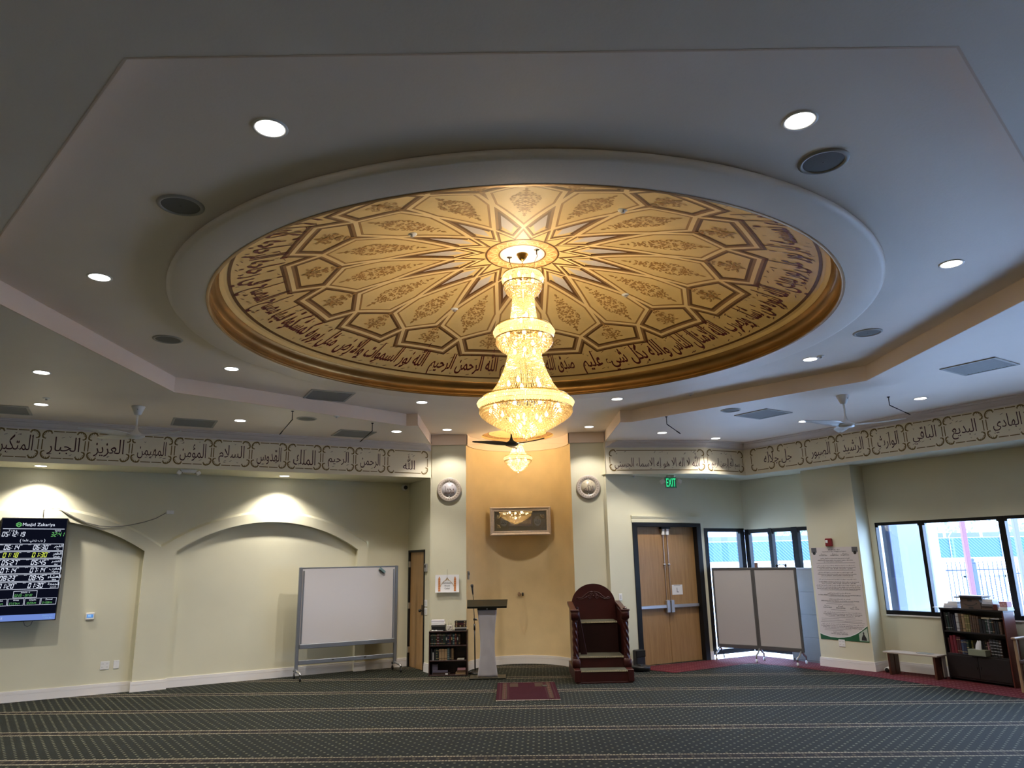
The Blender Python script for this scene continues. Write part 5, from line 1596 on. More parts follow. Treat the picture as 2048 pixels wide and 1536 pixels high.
# corner emblems with a hanging disc
for sx in (-1, 1):
    b.use(mat('poster_grey', (0.10, 0.10, 0.11, 1), 0.5)); b.poly([(sx * .445, y_, .70), (sx * .34, y_, .70), (sx * .34, y_, .785), (sx * .445, y_, .785)])
    b.use(mat('print_black', (0.02, 0.02, 0.02, 1), 0.6)); b.poly([(sx * .392 + .03 * cos(2 * pi * k / 16), y_ - .0005, .69 + .03 * sin(2 * pi * k / 16)) for k in range(16)])
b.use(mat('print_black', (0.02, 0.02, 0.02, 1), 0.6))
DUA = [('ar', 'دعاء بعد الصلاة', .745, .22, 0), ('en', 'Supplications after Obligatory Prayers', .712, .46, 0),
       ('ar', 'استغفر الله', .672, .09, -.22), ('ar', 'استغفر الله', .672, .09, 0), ('ar', 'استغفر الله', .672, .09, .20), ('en', 'Astaghfirullah', .648, .16, -.22), ('en', 'Astaghfirullah', .648, .16, 0), ('en', 'Astaghfirullah', .648, .16, .20),
       ('ar', 'اللهم انت السلام ومنك السلام تباركت يا ذا الجلال والاكرام', .590, .56, 0), ('en', 'Allahumma antas-salam wa minkas-salam, tabarakta', .560, .68, 0), ('en', 'ya dhal-jalali wal-ikram', .535, .36, -.04), ('ru', '', .515, .74, 0),
       ('ar', 'لا اله الا الله وحده لا شريك له له الملك وله الحمد وهو على كل شيء قدير', .470, .72, 0), ('en', 'La ilaha illallahu wahdahu la sharika lah, lahul-mulku wa lahul-hamdu', .440, .74, 0), ('en', "wa huwa 'ala kulli shay'in qadir", .415, .64, 0), ('ru', '', .392, .72, 0),
       ('ar', 'اللهم لا مانع لما اعطيت ولا معطي لما منعت ولا ينفع ذا الجد منك الجد', .350, .66, -.02), ('en', "Allahumma la mani'a lima a'tayta, wa la mu'tiya lima mana'ta", .322, .74, 0), ('en', 'wa la yanfau dhal-jaddi minkal-jadd', .298, .60, 0), ('ru', '', .275, .62, 0),
       ('ar', 'لا اله الا الله وحده لا شريك له له الملك وله الحمد وهو على كل شيء قدير', .235, .72, 0), ('en', 'La ilaha illallahu wahdahu la sharika lah, lahul-mulku wa lahul-hamdu', .190, .76, .02), ('en', "wa huwa 'ala kulli shay'in qadir", .166, .66, .02),
       ('ar', 'لا حول ولا قوة الا بالله لا اله الا الله ولا نعبد الا اياه له النعمة وله الفضل', .135, .84, 0), ('en', "La hawla wa la quwwata illa billah, la ilaha illallah, wa la na'budu illa iyyah", .100, .82, 0), ('en', "lahun-ni'matu wa lahul-fadlu wa lahuth-thana'ul-hasan", .074, .82, 0), ('ru', '', .05, .70, 0),
       ('ar', 'لا اله الا الله مخلصين له الدين ولو كره الكافرون', -.000, .44, 0), ('en', 'La ilaha illallahu mukhlisina lahud-dina wa law karihal-kafirun', -.032, .80, 0), ('ru', '', -.055, .40, 0),
       ('ar', 'اللهم اعني على ذكرك وشكرك وحسن عبادتك', -.105, .40, 0), ('en', "Allahumma a'inni 'ala dhikrika wa shukrika wa husni 'ibadatik", -.132, .72, 0), ('ru', '', -.155, .5, 0), ('ru', '', -.185, .3, -.12), ('ru', '', -.19, .22, .16),
       ('ar', 'سبحان الله', -.215, .10, -.26), ('ar', 'الحمد لله', -.22, .09, 0), ('ar', 'الله اكبر', -.225, .08, .26), ('en', 'Subhanallah', -.245, .17, -.25), ('en', 'Alhamdulillah', -.25, .18, 0), ('en', 'Allahu Akbar', -.255, .17, .26), ('ru', '', -.285, .28, -.05),
       ('ar', 'لا اله الا الله وحده لا شريك له له الملك وله الحمد وهو على كل شيء قدير', -.325, .70, .02), ('en', 'La ilaha illallahu wahdahu la sharika lah, lahul-mulku wa lahul-hamdu', -.355, .72, .02), ('en', "wa huwa 'ala kulli shay'in qadir", -.378, .66, .02), ('ru', '', -.405, .5, 0),
       ('ru', '', -.435, .34, -.22), ('ru', '', -.44, .30, .22), ('ru', '', -.465, .42, -.18), ('ru', '', -.47, .32, .20), ('ru', '', -.49, .82, 0), ('ar', 'لا اله الا الله وحده لا شريك له له الملك وله الحمد وهو على كل شيء قدير', -.525, .78, 0), ('en', 'La ilaha illallahu wahdahu la sharika lah, lahul-mulku wa lahul-hamdu', -.555, .80, -.01), ('en', "yuhyi wa yumitu wa huwa 'ala kulli shay'in qadir", -.58, .74, -.01), ('ru', '', -.605, .5, -.1), ('ru', '', -.63, .36, -.18), ('ar', 'سبحان ربك رب العزة', -.66, .26, -.06), ('en', 'Subhana rabbika rabbil-izzah', -.685, .32, -.08)]
for kind, tx_, z, w, xo in DUA:
    if kind == 'ru':
        b.box(xo - w / 2, xo + w / 2, y_, y_ + .001, z - .0018, z + .0018)
    else:
        put_text(b, tx_, lambda x, y: (xo + x, y_, z + y), w, .028 if kind == 'ar' else .020, kind == 'ar', res=1, bold=.012)
b.build('print', parent=po)

# ------------------------------------------------------------------ mobile whiteboard on the left
wb_m = mat('whiteboard_surface', (0.66, 0.63, 0.63, 1), 0.16, spec=0.5)
alu = mat('grey_aluminium', (0.36, 0.38, 0.42, 1), 0.35, metal=0.75)
AW = radians(28.9)
wbd = thing('whiteboard', 'large mobile whiteboard on a grey wheeled frame against the left wall', 'whiteboard', (-2.925, 13.69, 0), AW)
hw = 0.89
MB().bbox(-hw + .03, hw - .03, -.018, .012, .56, 1.845, .004).build('board', wb_m, wbd)
for s in (-1, 1):
    b = MB(); b.bbox(s * hw - .028, s * hw + .028, -.03, .03, .10 if s < 0 else .12, 1.86, .008); b.build('post', alu, wbd)
    b = MB(); b.bbox(s * (hw - .055) - .012, s * (hw - .055) + .012, -.03, .0, .56, 1.80, .003); b.build('edge_strip', alu, wbd)
b = MB(); b.bbox(-hw + .03, hw - .03, -.024, .016, 1.835, 1.855, .003); b.build('top_rail', alu, wbd)
b = MB(); b.bbox(-hw + .03, hw - .03, -.06, .016, .49, .565, .006); b.build('pen_tray', alu, wbd)
b = MB(); b.bbox(-hw + .03, hw - .03, -.02, .02, .23, .30, .006); b.build('cross_bar', alu, wbd)
b = MB()
for x in (-.26, .32): b.bbox(x - .02, x + .02, -.028, -.018, .272, .286, .003)
b.build('bar_clip', black_p, wbd)
caster_b = mat('caster_black', (0.015, 0.015, 0.016, 1), 0.4)
def caster(parent, x, y, r=.035, m=None, name='caster', z=None):
    b = MB(); b.lathe([(0, -.014), (r * .6, -.014), (r, -.010), (r, .010), (r * .6, .014), (0, .014)], 20)
    for i, v in enumerate(b.v): b.v[i] = Vector((v.z + x, v.x + y, v.y + r))
    b.tube([(x, y, r * 1.2), (x, y + .012, r * 2.0), (x, y + .012, r * 2.6)], .009, 8)
    return b.build(name, m or caster_b, parent, True)
for s in (-1, 1):
    b = MB(); b.tube([(s * hw, -.33, .10), (s * hw, -.30, .125), (s * hw, 0, .145), (s * hw, .10, .145), (s * hw, .12, .11)], .019, 10); b.build('foot', mat('bright_metal', (0.72, 0.72, 0.74, 1), 0.25, metal=0.9), wbd, True)
    caster(wbd, s * hw, -.32); caster(wbd, s * hw, .11)
er = thing('board_eraser', 'teal eraser stuck tilted at the top right of the left whiteboard', 'eraser', (-2.925 + .60 * cos(AW) + .045 * sin(AW), 13.69 + .60 * sin(AW) - .045 * cos(AW), 1.775), AW)
b = MB(); b.M = Matrix.Rotation(radians(38), 4, 'Y'); b.bbox(-.065, .065, -.008, .022, -.028, .028, .006); b.build('felt', mat('eraser_teal', (0.09, 0.16, 0.18, 1), 0.7), er)
b = MB(); b.M = Matrix.Rotation(radians(38), 4, 'Y'); b.bbox(-.060, .060, -.022, -.008, -.022, .022, .006); b.build('grip', mat('eraser_grip', (0.16, 0.25, 0.27, 1), 0.5), er)

# ------------------------------------------------------------------ folding whiteboards on the right
wb_g = mat('whiteboard_grey', (0.50, 0.48, 0.49, 1), 0.25)
fr_g = mat('frame_grey', (0.13, 0.13, 0.135, 1), 0.4, metal=0.3)
fw = thing('folding_whiteboard', 'two-panel folding whiteboard screen on white casters in front of the corner windows', 'whiteboard', (4.64, 14.34, 0), 0)
caster_w = mat('caster_white', (0.62, 0.62, 0.60, 1), 0.4)
PANS = [((3.99, 14.83), (4.64, 14.34)), ((4.64, 14.34), (5.24, 13.74))]
for i, (p, q) in enumerate(PANS):
    d = Vector((q[0] - p[0], q[1] - p[1])); Ln = d.length; a = atan2(d.y, d.x)
    Mx = Matrix.Translation((p[0] - 4.64, p[1] - 14.34, 0)) @ Matrix.Rotation(a, 4, 'Z')
    b = MB(); b.M = Mx; b.box(.03, Ln - .03, -.014, .014, .28, 1.66); b.build('panel', wb_g, fw)
    b = MB(); b.M = Mx
    b.bbox(0, .04, -.022, .022, .22, 1.70, .006); b.bbox(Ln - .04, Ln, -.022, .022, .22, 1.70, .006); b.bbox(0, Ln, -.024, .024, 1.655, 1.702, .006); b.bbox(0, Ln, -.024, .024, .215, .285, .006)
    b.build('frame', fr_g, fw)
lm = mat('leg_grey', (0.40, 0.40, 0.41, 1), 0.35, metal=0.6)
for (x, y), a in (((4.02, 14.80), radians(53)), ((4.64, 14.34), radians(50)), ((5.20, 13.78), radians(45))):
    ca, sa = cos(a), sin(a)
    x -= 4.64; y -= 14.34
    b = MB()
    for s, l in ((-1, .20), (1, .17)):
        b.tube([(x, y, .24), (x + s * .10 * ca, y + s * .10 * sa, .16), (x + s * l * ca, y + s * l * sa, .13), (x + s * l * ca, y + s * l * sa, .07)], [.016, .018, .017, .013], 10)
    b.build('leg', lm, fw, True)
    for s, l in ((-1, .20), (1, .17)): caster(fw, x + s * l * ca, y + s * l * sa - .0, .032, caster_w)
b = MB(); b.use(mat('print_grey', (0.4, 0.4, 0.4, 1), 0.6))
d = Vector((.60, -.60)).normalized()
for i, (u, z) in enumerate(((.70, 1.60), (.73, 1.57), (.76, 1.56), (.72, 1.53), (.77, 1.52))):
    p = (d.x * u, d.y * u); pts = spiral(0, 0, .012, .003, i, i + 4, 6)
    for s in stroke2(pts, .005): b.poly([(p[0] + v.x * d.x - .0145 * .707, p[1] + v.x * d.y - .0145 * .707, z + v.y) for v in s])
b.build('scribble', parent=fw)
# little things left on the top rail
th = thing('small_box', 'small brown box standing on the top rail of the folding whiteboard', 'box', (4.70, 14.28, 1.702), radians(-45))
MB().bbox(-.028, .028, -.02, .02, 0, .085, .003).build('carton', mat('box_brown', (0.20, 0.12, 0.10, 1), 0.6), th)
th = thing('headphones', 'dark looped headset lying on the top rail of the folding whiteboard', 'headphones', (5.05, 13.93, 1.702), radians(-45))
b = MB(); b.tube([(.09 * cos(t), 0.005, .042 * sin(t) + .006) for t in [pi * i / 14 for i in range(15)]], .008, 8); b.build('headband', black_p, th, True)
for s in (-1, 1):
    b = MB(); b.lathe([(0, -.015), (.028, -.013), (.03, 0), (.028, .013), (0, .015)], 16)
    for i, v in enumerate(b.v): b.v[i] = Vector((v.z + s * .085, v.x, v.y + .03))
    b.build('ear_cup', black_p, th, True)

# grey partition under the windows behind the folding whiteboards
pt_ = thing('partition', 'grey panelled partition leaning by the pillar behind the folding whiteboard', 'partition', wallpt(O_2, A_2, 1.33, -0.13, 0), A_2)
part_m = mat('partition_grey', (0.20, 0.195, 0.185, 1), 0.6, var=0.06, vscale=5)
for i in range(4):
    z0 = .03 + i * .405; b = MB(); b.bbox(-.36, .365, -.02, .02, z0, z0 + .400, .004); b.build('panel', part_m, pt_)
b = MB(); b.bbox(-.37, .37, -.024, .024, 1.65, 1.685, .004); b.bbox(-.375, -.355, -.024, .024, 0, 1.66, .004); b.bbox(-.36, .365, -.012, .012, .0, 1.65, .003); b.build('frame', mat('partition_frame', (0.28, 0.28, 0.28, 1), 0.4), pt_)

# ------------------------------------------------------------------ books helper
BOOKC = {'black': (0.010, 0.010, 0.012), 'dark green': (0.012, 0.030, 0.022), 'dark brown': (0.028, 0.014, 0.010), 'maroon': (0.060, 0.010, 0.014), 'navy': (0.012, 0.016, 0.045), 'tan': (0.30, 0.20, 0.11), 'white': (0.42, 0.41, 0.40),
         'red': (0.13, 0.008, 0.018), 'blue': (0.03, 0.045, 0.10), 'grey': (0.14, 0.14, 0.15), 'cream': (0.38, 0.33, 0.22), 'olive': (0.16, 0.14, 0.05), 'teal': (0.02, 0.06, 0.065), 'brown': (0.10, 0.055, 0.03), 'pink': (0.40, 0.20, 0.22), 'purple grey': (0.09, 0.08, 0.12)}
page_m = mat('book_pages', (0.50, 0.45, 0.36, 1), 0.8)
gilt_b = mat('book_gilt', (0.42, 0.32, 0.16, 1), 0.4, metal=0.3)
silv_b = mat('book_silver', (0.34, 0.34, 0.34, 1), 0.5)
def bookmat(c): return mat('cover_' + c.replace(' ', '_'), BOOKC[c] + (1,), 0.45)
def book(label, loc, rotz, w, h, d, col, bands=0, lean=0.0, group=None, flat=False, trim=None, title=False):
    # upright: spine faces -y, w across x, h up z, d deep; flat: lies with its spine towards -y
    t = thing('book', label, 'book', loc, rotz, group)
    Mx = Matrix.Rotation(lean, 4, 'Y') if lean else Matrix.Identity(4)
    c = min(.004, w * .18)
    cover = MB(); cover.M = Mx; pages = MB(); pages.M = Mx; band_ = MB(); band_.M = Mx
    if not flat:
        cover.box(-w / 2, -w / 2 + c, 0, d, 0, h); cover.box(w / 2 - c, w / 2, 0, d, 0, h)
        cover.prism([(-w / 2, 0.002), (-w / 2 + c, -.003), (0, -.005), (w / 2 - c, -.003), (w / 2, .002), (w / 2, .008), (-w / 2, .008)], 'z', 0, h)
        pages.box(-w / 2 + c, w / 2 - c, .006, d - .005, .004, h - .005)
        for k in range(bands):
            z = h * (0.16 + 0.68 * k / max(bands - 1, 1)); band_.box(-w * .46, w * .46, -.0065, 0, z - .004, z + .004)
        if title: band_.box(-w * .28, w * .28, -.0062, 0, h * .42, h * .66)
    else:
        cover.box(-w / 2, w / 2, 0, d, 0, c); cover.box(-w / 2, w / 2, 0, d, h - c, h); cover.box(-w / 2, w / 2, -.004, .004, 0, h)
        pages.box(-w / 2 + .004, w / 2 - .004, .004, d - .004, c, h - c)
        if title: band_.box(-w * .3, w * .3, -.0052, 0, h * .35, h * .65)
        for k in range(bands): x = -w * .35 + .7 * w * k / max(bands - 1, 1); band_.box(x - .012, x + .012, -.0052, 0, h * .15, h * .85)
    cover.build('cover', bookmat(col), t)
    pages.build('pages', page_m, t)
    if band_.f: band_.build('spine_print', trim or gilt_b, t)
    return t

# ------------------------------------------------------------------ small bookshelf by the left column
dkw = mat('dark_walnut', (0.035, 0.014, 0.012, 1), 0.4, var=0.2, vscale=8)
bs = thing('bookshelf', 'low dark wood bookshelf in front of the left column', 'bookshelf', (-1.10, 13.30, 0), radians(0))
BW, BH, BD = .335, .735, .28
for s in (-1, 1): MB().bbox(s * BW - (.018 if s > 0 else 0), s * BW + (0 if s > 0 else .018), 0, BD, 0, BH, .002).build('side_panel', dkw, bs)
MB().bbox(-BW, BW, -.004, BD, BH - .018, BH + .002, .002).build('top', dkw, bs)
for z in (.50, .255, .02): MB().bbox(-BW + .018, BW - .018, .004, BD, z - .018, z, .002).build('shelf', dkw, bs)
MB().box(-BW + .018, BW - .018, BD - .008, BD, .0, BH - .01).build('back_panel', dkw, bs)
x = -1.10 - BW + .026
rs = random.Random(21)
top = [('black', .020, 2), ('dark green', .022, 3), ('black', .024, 2), ('dark green', .022, 2), ('dark brown', .020, 3), ('maroon', .036, 4), ('black', .040, 2), ('dark brown', .022, 3), ('dark green', .042, 2), ('black', .034, 0), ('navy', .030, 3), ('maroon', .026, 2), ('black', .028, 0), ('teal', .032, 4), ('maroon', .034, 3), ('black', .030, 0), ('dark brown', .030, 2)]
x = -1.10 - BW + .022
for i, (c, w, bd) in enumerate(top):
    if x + w > -1.10 + BW - .025: break
    hh = rs.uniform(.185, .205)
    book('%s book, %s from left on the top shelf of the low bookshelf' % (c, ORD[i]), (x + w / 2, 13.325, .502), 0, w, hh, .17, c, bd, group='books on the top shelf of the low bookshelf', trim=silv_b if i % 2 else gilt_b, title=bd == 0)
    x += w + .002
x = -1.10 - BW + .035
mid = [('black', .028, 0, .19), ('white', .020, 0, .13), ('black', .036, 0, .18), ('dark green', .026, 4, .19), ('black', .022, 2, .185), ('tan', .046, 2, .18), ('tan', .046, 2, .18), ('tan', .046, 2, .18), ('teal', .036, 5, .195), ('black', .032, 1, .18), ('brown', .038, 5, .195)]
for i, (c, w, bd, hh) in enumerate(mid):
    book('%s book, %s from left on the middle shelf of the low bookshelf' % (c, ORD[i]), (x + w / 2, 13.325, .257), 0, w, hh, .17, c, bd, group='books on the middle shelf of the low bookshelf', trim=mat('spine_brown', (0.10, 0.05, 0.025, 1), .5) if c == 'tan' else (silv_b if c == 'teal' else gilt_b))
    x += w + .002
th = thing('paper_stack', 'thin pale booklet lying at the right end of the middle shelf', 'booklet', (-.885, 13.33, .257), 0)
MB().bbox(-.06, .065, 0, .18, 0, .018, .002).build('pages', mat('booklet', (0.50, 0.47, 0.40, 1), .6), th)
th = thing('folder', 'purple grey folder standing in the bottom left of the low bookshelf', 'folder', (-1.33, 13.36, .022), 0)
MB().bbox(-.05, .05, 0, .03, .0, .165, .003).build('cover', bookmat('purple grey'), th)
for i, (w, dx, c) in enumerate(((.30, .02, 'dark brown'), (.26, .0, 'purple grey'))):
    book('%s flat book, %s from bottom, lower left pile of the low bookshelf' % (c, ORD[i]), (-1.235 + dx, 13.318 + .0, .022 + i * .036), 0, w, .034, .03 if i else .035, c, flat=True)
th = thing('paper_slip', 'small white slip on the flat pile at the bottom of the low bookshelf', 'paper', (-1.125, 13.308, .035), 0)
MB().box(-.022, .022, -.001, .001, -.008, .008).build('sheet', paper, th)
for i, (c, w, dx) in enumerate((('tan', .17, -.005), ('brown', .15, .01), ('pink', .14, .012))):
    book('%s flat book, %s from bottom, lower right pile of the low bookshelf' % (c, ORD[i]), (-.88 + dx, 13.325, .022 + i * .034), 0, w, .032, .16, c, flat=True)
# on top of the low bookshelf
zt_ = BH + .003
th = thing('storage_box', 'black lidded box on the left end of the low bookshelf top', 'box', (-1.275, 13.33, zt_), 0)
MB().bbox(-.12, .12, 0, .20, 0, .075, .004).build('body', black_p, th); MB().bbox(-.123, .123, -.003, .203, .062, .098, .004).build('lid', mat('lid_grey', (.04, .04, .038, 1), .5), th)
th = thing('paper_stack', 'stack of white papers on the black box of the low bookshelf', 'papers', (-1.28, 13.34, zt_ + .099), 0)
MB().bbox(-.115, .115, 0, .18, 0, .04, .002).build('lower_ream', paper, th); MB().bbox(-.12, .105, .004, .17, .041, .078, .002).build('upper_ream', mat('paper_lilac', (.62, .60, .66, 1), .6), th)
th = thing('cable_adapter', 'white power adapter with cord lying before the black box', 'adapter', (-1.34, 13.315, zt_), 0)
b = MB(); b.bbox(-.05, -.015, -.012, .008, 0, .018, .004); b.bbox(.015, .045, -.012, .008, 0, .018, .004); b.build('plug', white_p, th)
b = MB(); b.tube([(-.02, 0, .008), (0, -.004, .006), (.02, 0, .008), (.08, .002, .006), (.12, -.003, .006), (.15, 0, .006)], .004, 6); b.build('cord', white_p, th, True)
th = thing('gift_bag', 'small white paper bag with loop handle in the middle of the bookshelf top', 'bag', (-1.078, 13.34, zt_), 0)
b = MB(); b.prism([(-.048, 0), (.052, 0), (.055, .085), (-.05, .09)], 'y', 0, .07); b.build('body', mat('bag_white', (.68, .65, .60, 1), .6), th)
b = MB(); b.tube([(-.022, .01, .085), (-.02, .01, .15), (-.008, .01, .175), (.012, .01, .178), (.026, .01, .15), (.028, .01, .085)], .005, 6); b.build('handle', mat('bag_cord', (.70, .66, .56, 1), .6), th, True)
b = MB(); b.use(mat('bag_print', (.30, .28, .26, 1), .6))
for dx, z in ((-.02, .02), (.01, .055), (.03, .018), (-.005, .03), (.02, .06)): b.poly([(dx + .012 * cos(2 * pi * k / 8), -.001, z + .010 * sin(2 * pi * k / 8)) for k in range(8)])
b.build('print', parent=th)
for i, (c, bd, w, hh, dx) in enumerate((('black', 0, .20, .032, 0), ('white', 0, .205, .024, .002), ('dark brown', 3, .20, .036, -.003), ('maroon', 2, .20, .034, .0), ('black', 2, .205, .03, 0))):
    book('%s flat book, %s from bottom in the right pile atop the low bookshelf' % (c, ORD[i]), (-.885 + dx, 13.33, zt_ + [0, .033, .058, .095, .130][i]), 0, w, hh, .16, c, bd, flat=True, trim=gilt_b)

# ------------------------------------------------------------------ lectern, microphone, rug
lc = thing('lectern', 'slim lectern with dark tray top and white cloth over its column', 'lectern', (-.405, 12.86, 0), 0)
smoke = mat('smoked_acrylic', (0.012, 0.013, 0.009, 1), 0.3, spec=0.3)
MB().bbox(-.31, .30, -.02, .36, 0, .022, .006).build('base_plate', smoke, lc)
b = MB(); b.M = Matrix.Translation((0, .12, 1.20)) @ Matrix.Rotation(radians(20), 4, 'X')
b.prism([(-.335, -.17), (.335, -.17), (.35, .15), (-.35, .15)], 'z', -.006, .006); b.bbox(-.335, .335, -.185, -.17, -.006, .030, .003)
b.build('tray', smoke, lc)
b = MB(); b.bbox(-.165, .165, -.0, .16, 1.10, 1.165, .006); b.build('tray_mount', black_p, lc)
b = MB(); b.bbox(-.008, .008, -.014, .0, 1.11, 1.16, .002); b.build('catch', chrome, lc)
prof_ = [(1.105, .165), (1.0, .155), (.85, .137), (.65, .122), (.45, .122), (.30, .135), (.15, .155), (.03, .172)]
b = MB()
for (z0, w0), (z1, w1) in zip(prof_, prof_[1:]):
    b.poly([(-w0 + .012, .05, z0), (w0 - .012, .05, z0), (w1 - .012, .05, z1), (-w1 + .012, .05, z1)])
    for s in (-1, 1): b.poly([(s * (w0 - .012), .05, z0), (s * (w0 - .012), .17, z0), (s * (w1 - .012), .17, z1), (s * (w1 - .012), .05, z1)])
b.build('column', mat('lectern_wood', (.10, .04, .03, 1), .4), lc)
b = MB(); N = 26; K = 14; rs = random.Random(9); G = []
def wp_(z):
    for (z0, w0), (z1, w1) in zip(prof_, prof_[1:]):
        if z1 <= z <= z0: return w1 + (w0 - w1) * (z - z1) / (z0 - z1)
    return prof_[0][1] if z > 1 else prof_[-1][1]
for i in range(N + 1):
    z = 1.108 - (1.108 - .028) * i / N; w = wp_(z); row = []
    for j in range(K + 1):
        u = -1 + 2 * j / K
        y = .028 + .004 * sin(3.1 * u + 4 * z) * sin(5 * z + 1) + .0025 * sin(17 * z + 5 * u * u) * sin(2.3 * u + 7.1 * z) + .0015 * sin(31 * z - 9 * u)
        row.append(b.V((u * w, y, z)))
    G.append(row)
for i in range(N):
    for j in range(K): b.F((G[i][j], G[i][j + 1], G[i + 1][j + 1], G[i + 1][j]))
cl = b.build('cloth', mat('satin_cloth', (0.43, 0.405, 0.42, 1), 0.45, sheen=0.3), lc, True)
md = cl.modifiers.new('thickness', 'SOLIDIFY'); md.thickness = 0.003

mc = thing('microphone_stand', 'black microphone stand with gooseneck left of the lectern', 'microphone stand', (-.645, 13.55, 0), 0)
b = MB(); b.lathe([(.112, 0), (.114, .012), (.09, .030), (.03, .042), (.016, .05)], 32); b.build('base', black_p, mc, True)
b = MB(); b.tube([(0, 0, .04), (-.006, 0, .80)], .0115, 12); b.build('lower_tube', black_p, mc, True)
b = MB(); b.tube([(-.006, 0, .72), (-.0065, 0, .83)], .017, 12); b.build('clutch', black_p, mc, True)
b = MB(); b.tube([(-.0065, 0, .80), (-.012, -.005, .98), (-.022, -.01, 1.16)], .007, 10); b.build('upper_tube', black_p, mc, True)
b = MB(); b.bbox(-.026, .03, -.014, .010, .885, .92, .004); b.tube([(.03, 0, .90), (.045, 0, .885)], .008, 8); b.build('boom_clamp', black_p, mc)
b = MB(); b.lathe([(0, 0), (.012, .002), (.016, .012), (.012, .022), (0, .024)], 12, (.025, -.012, .905)); b.build('clamp_knob', chrome, mc, True)
b = MB(); b.lathe([(0, 0), (.012, 0), (.015, .015), (.01, .03), (0, .03)], 12, (-.024, -.012, 1.175)); b.build('collar', chrome, mc, True)
b = MB(); b.tube([(-.022, -.01, 1.19), (-.026, -.014, 1.28), (-.034, -.02, 1.35)], .006, 8); b.build('gooseneck', black_p, mc, True)
b = MB(); b.tube([(-.030, -.02, 1.33), (-.036, -.03, 1.38), (-.042, -.045, 1.455)], [.012, .014, .018], 12); b.build('microphone', black_p, mc, True)
b = MB(); b.tube([(-.042, -.045, 1.45), (-.0435, -.049, 1.468), (-.045, -.054, 1.488), (-.046, -.058, 1.505), (-.0465, -.06, 1.514)], [.019, .025, .027, .022, .008], 14); b.build('mic_grille', mat('mic_grille', (.10, .10, .10, 1), .35, metal=.7), mc, True)

rug_m = None
def rug_mat():
    m = bpy.data.materials.new('prayer_rug'); m.use_nodes = True
    nt = m.node_tree; L = nt.links; bb = nt.nodes['Principled BSDF']; bb.inputs['Roughness'].default_value = .95; bb.inputs['Specular IOR Level'].default_value = .08
    tc = nt.nodes.new('ShaderNodeTexCoord')
    w = nt.nodes.new('ShaderNodeTexNoise'); w.inputs['Scale'].default_value = 55; L.new(tc.outputs['Object'], w.inputs['Vector'])
    r = nt.nodes.new('ShaderNodeValToRGB'); r.color_ramp.elements[0].color = (.020, .005, .008, 1); r.color_ramp.elements[1].color = (.050, .011, .018, 1)
    L.new(w.outputs['Fac'], r.inputs[0]); L.new(r.outputs[0], bb.inputs['Base Color'])
    return m
rg = thing('prayer_rug', 'small maroon prayer rug lying on the green carpet before the pulpit', 'rug', (.222, 11.66, .004), radians(0))
RW, RH = .455, .75
b = MB(); b.bbox(-RW, RW, -RH, RH, 0, .008, .003); b.build('pile', rug_mat(), rg)
b = MB(); tan_r = mat('rug_tan', (.060, .038, .028, 1), .95, spec=.08); mid_r = mat('rug_rose', (.050, .018, .022, 1), .95, spec=.08)
b.use(tan_r)
zz = .0088
def rr_(x0, x1, y0, y1, m): b.use(m); b.poly([(x0, y0, zz), (x1, y0, zz), (x1, y1, zz), (x0, y1, zz)])
for s in (-1, 1):
    xs = sorted((s * .37, s * .30)); rr_(xs[0], xs[1], -RH + .08, RH - .06, tan_r)
    xs = sorted((s * .29, s * .275)); rr_(xs[0], xs[1], -RH + .05, RH - .05, mid_r)
    xs = sorted((s * .41, s * .395)); rr_(xs[0], xs[1], -RH + .05, RH - .05, mid_r)
    xs = sorted((s * .26, s * .13)); rr_(xs[0], xs[1], RH - .42, RH - .08, tan_r)
for i in range(16):
    y = -RH + .12 + i * (2 * RH - .22) / 15
    for s in (-1, 1):
        b.use(bookmat('maroon')); b.poly([(s * .335 + .022 * cos(2 * pi * k / 4), y + .03 * sin(2 * pi * k / 4), zz + .0006) for k in range(4)])
b.build('border', parent=rg)
b = MB(); rs = random.Random(2)
for s in (-1, 1):
    for i in range(70):
        x = -RW + 2 * RW * (i + .5) / 70; b.tube([(x, s * RH, .005), (x + rs.uniform(-.006, .006), s * (RH + .035 + rs.uniform(-.01, .01)), .003)], .0042, 4)
b.build('fringe', mat('rug_fringe', (.40, .34, .29, 1), .8), rg)
th = thing('phone', 'small dark phone lying at the upper right of the prayer rug', 'phone', (.50, 12.02, .0135), radians(12))
b = MB(); b.bbox(-.038, .038, -.06, .06, 0, .008, .004); b.build('body', black_p, th)

# ------------------------------------------------------------------ pulpit
mah = mat('mahogany', (0.042, 0.0075, 0.006, 1), 0.34, spec=0.4, var=0.15, vscale=6)
mahd = mat('mahogany_dark', (0.020, 0.005, 0.0045, 1), 0.45, spec=0.3)
tread_m = None
def tread_mat():
    m = bpy.data.materials.new('tread_carpet'); m.use_nodes = True
    nt = m.node_tree; L = nt.links; bb = nt.nodes['Principled BSDF']; bb.inputs['Roughness'].default_value = .9
    tc = nt.nodes.new('ShaderNodeTexCoord')
    ck = nt.nodes.new('ShaderNodeTexChecker'); ck.inputs['Scale'].default_value = 62; ck.inputs['Color1'].default_value = (.012, .015, .008, 1); ck.inputs['Color2'].default_value = (.10, .09, .055, 1)
    L.new(tc.outputs['Object'], ck.inputs['Vector']); L.new(ck.outputs[0], bb.inputs['Base Color'])
    return m
trm = tread_mat()
mb_ = thing('pulpit', 'dark red carved wooden pulpit with carpeted steps and arched back, right of the niche', 'pulpit', (1.462, 12.22, 0), radians(0))
XW = .47
b = MB(); b.bbox(-XW, -XW + .10, 0, 1.20, .02, .20, .006); b.bbox(XW - .10, XW, 0, 1.20, .02, .20, .006); b.bbox(-XW + .10, XW - .10, .012, .30, .02, .178, .003); b.bbox(-XW + .02, XW - .02, .01, 1.18, 0, .025, .004)
b.build('plinth', mah, mb_)
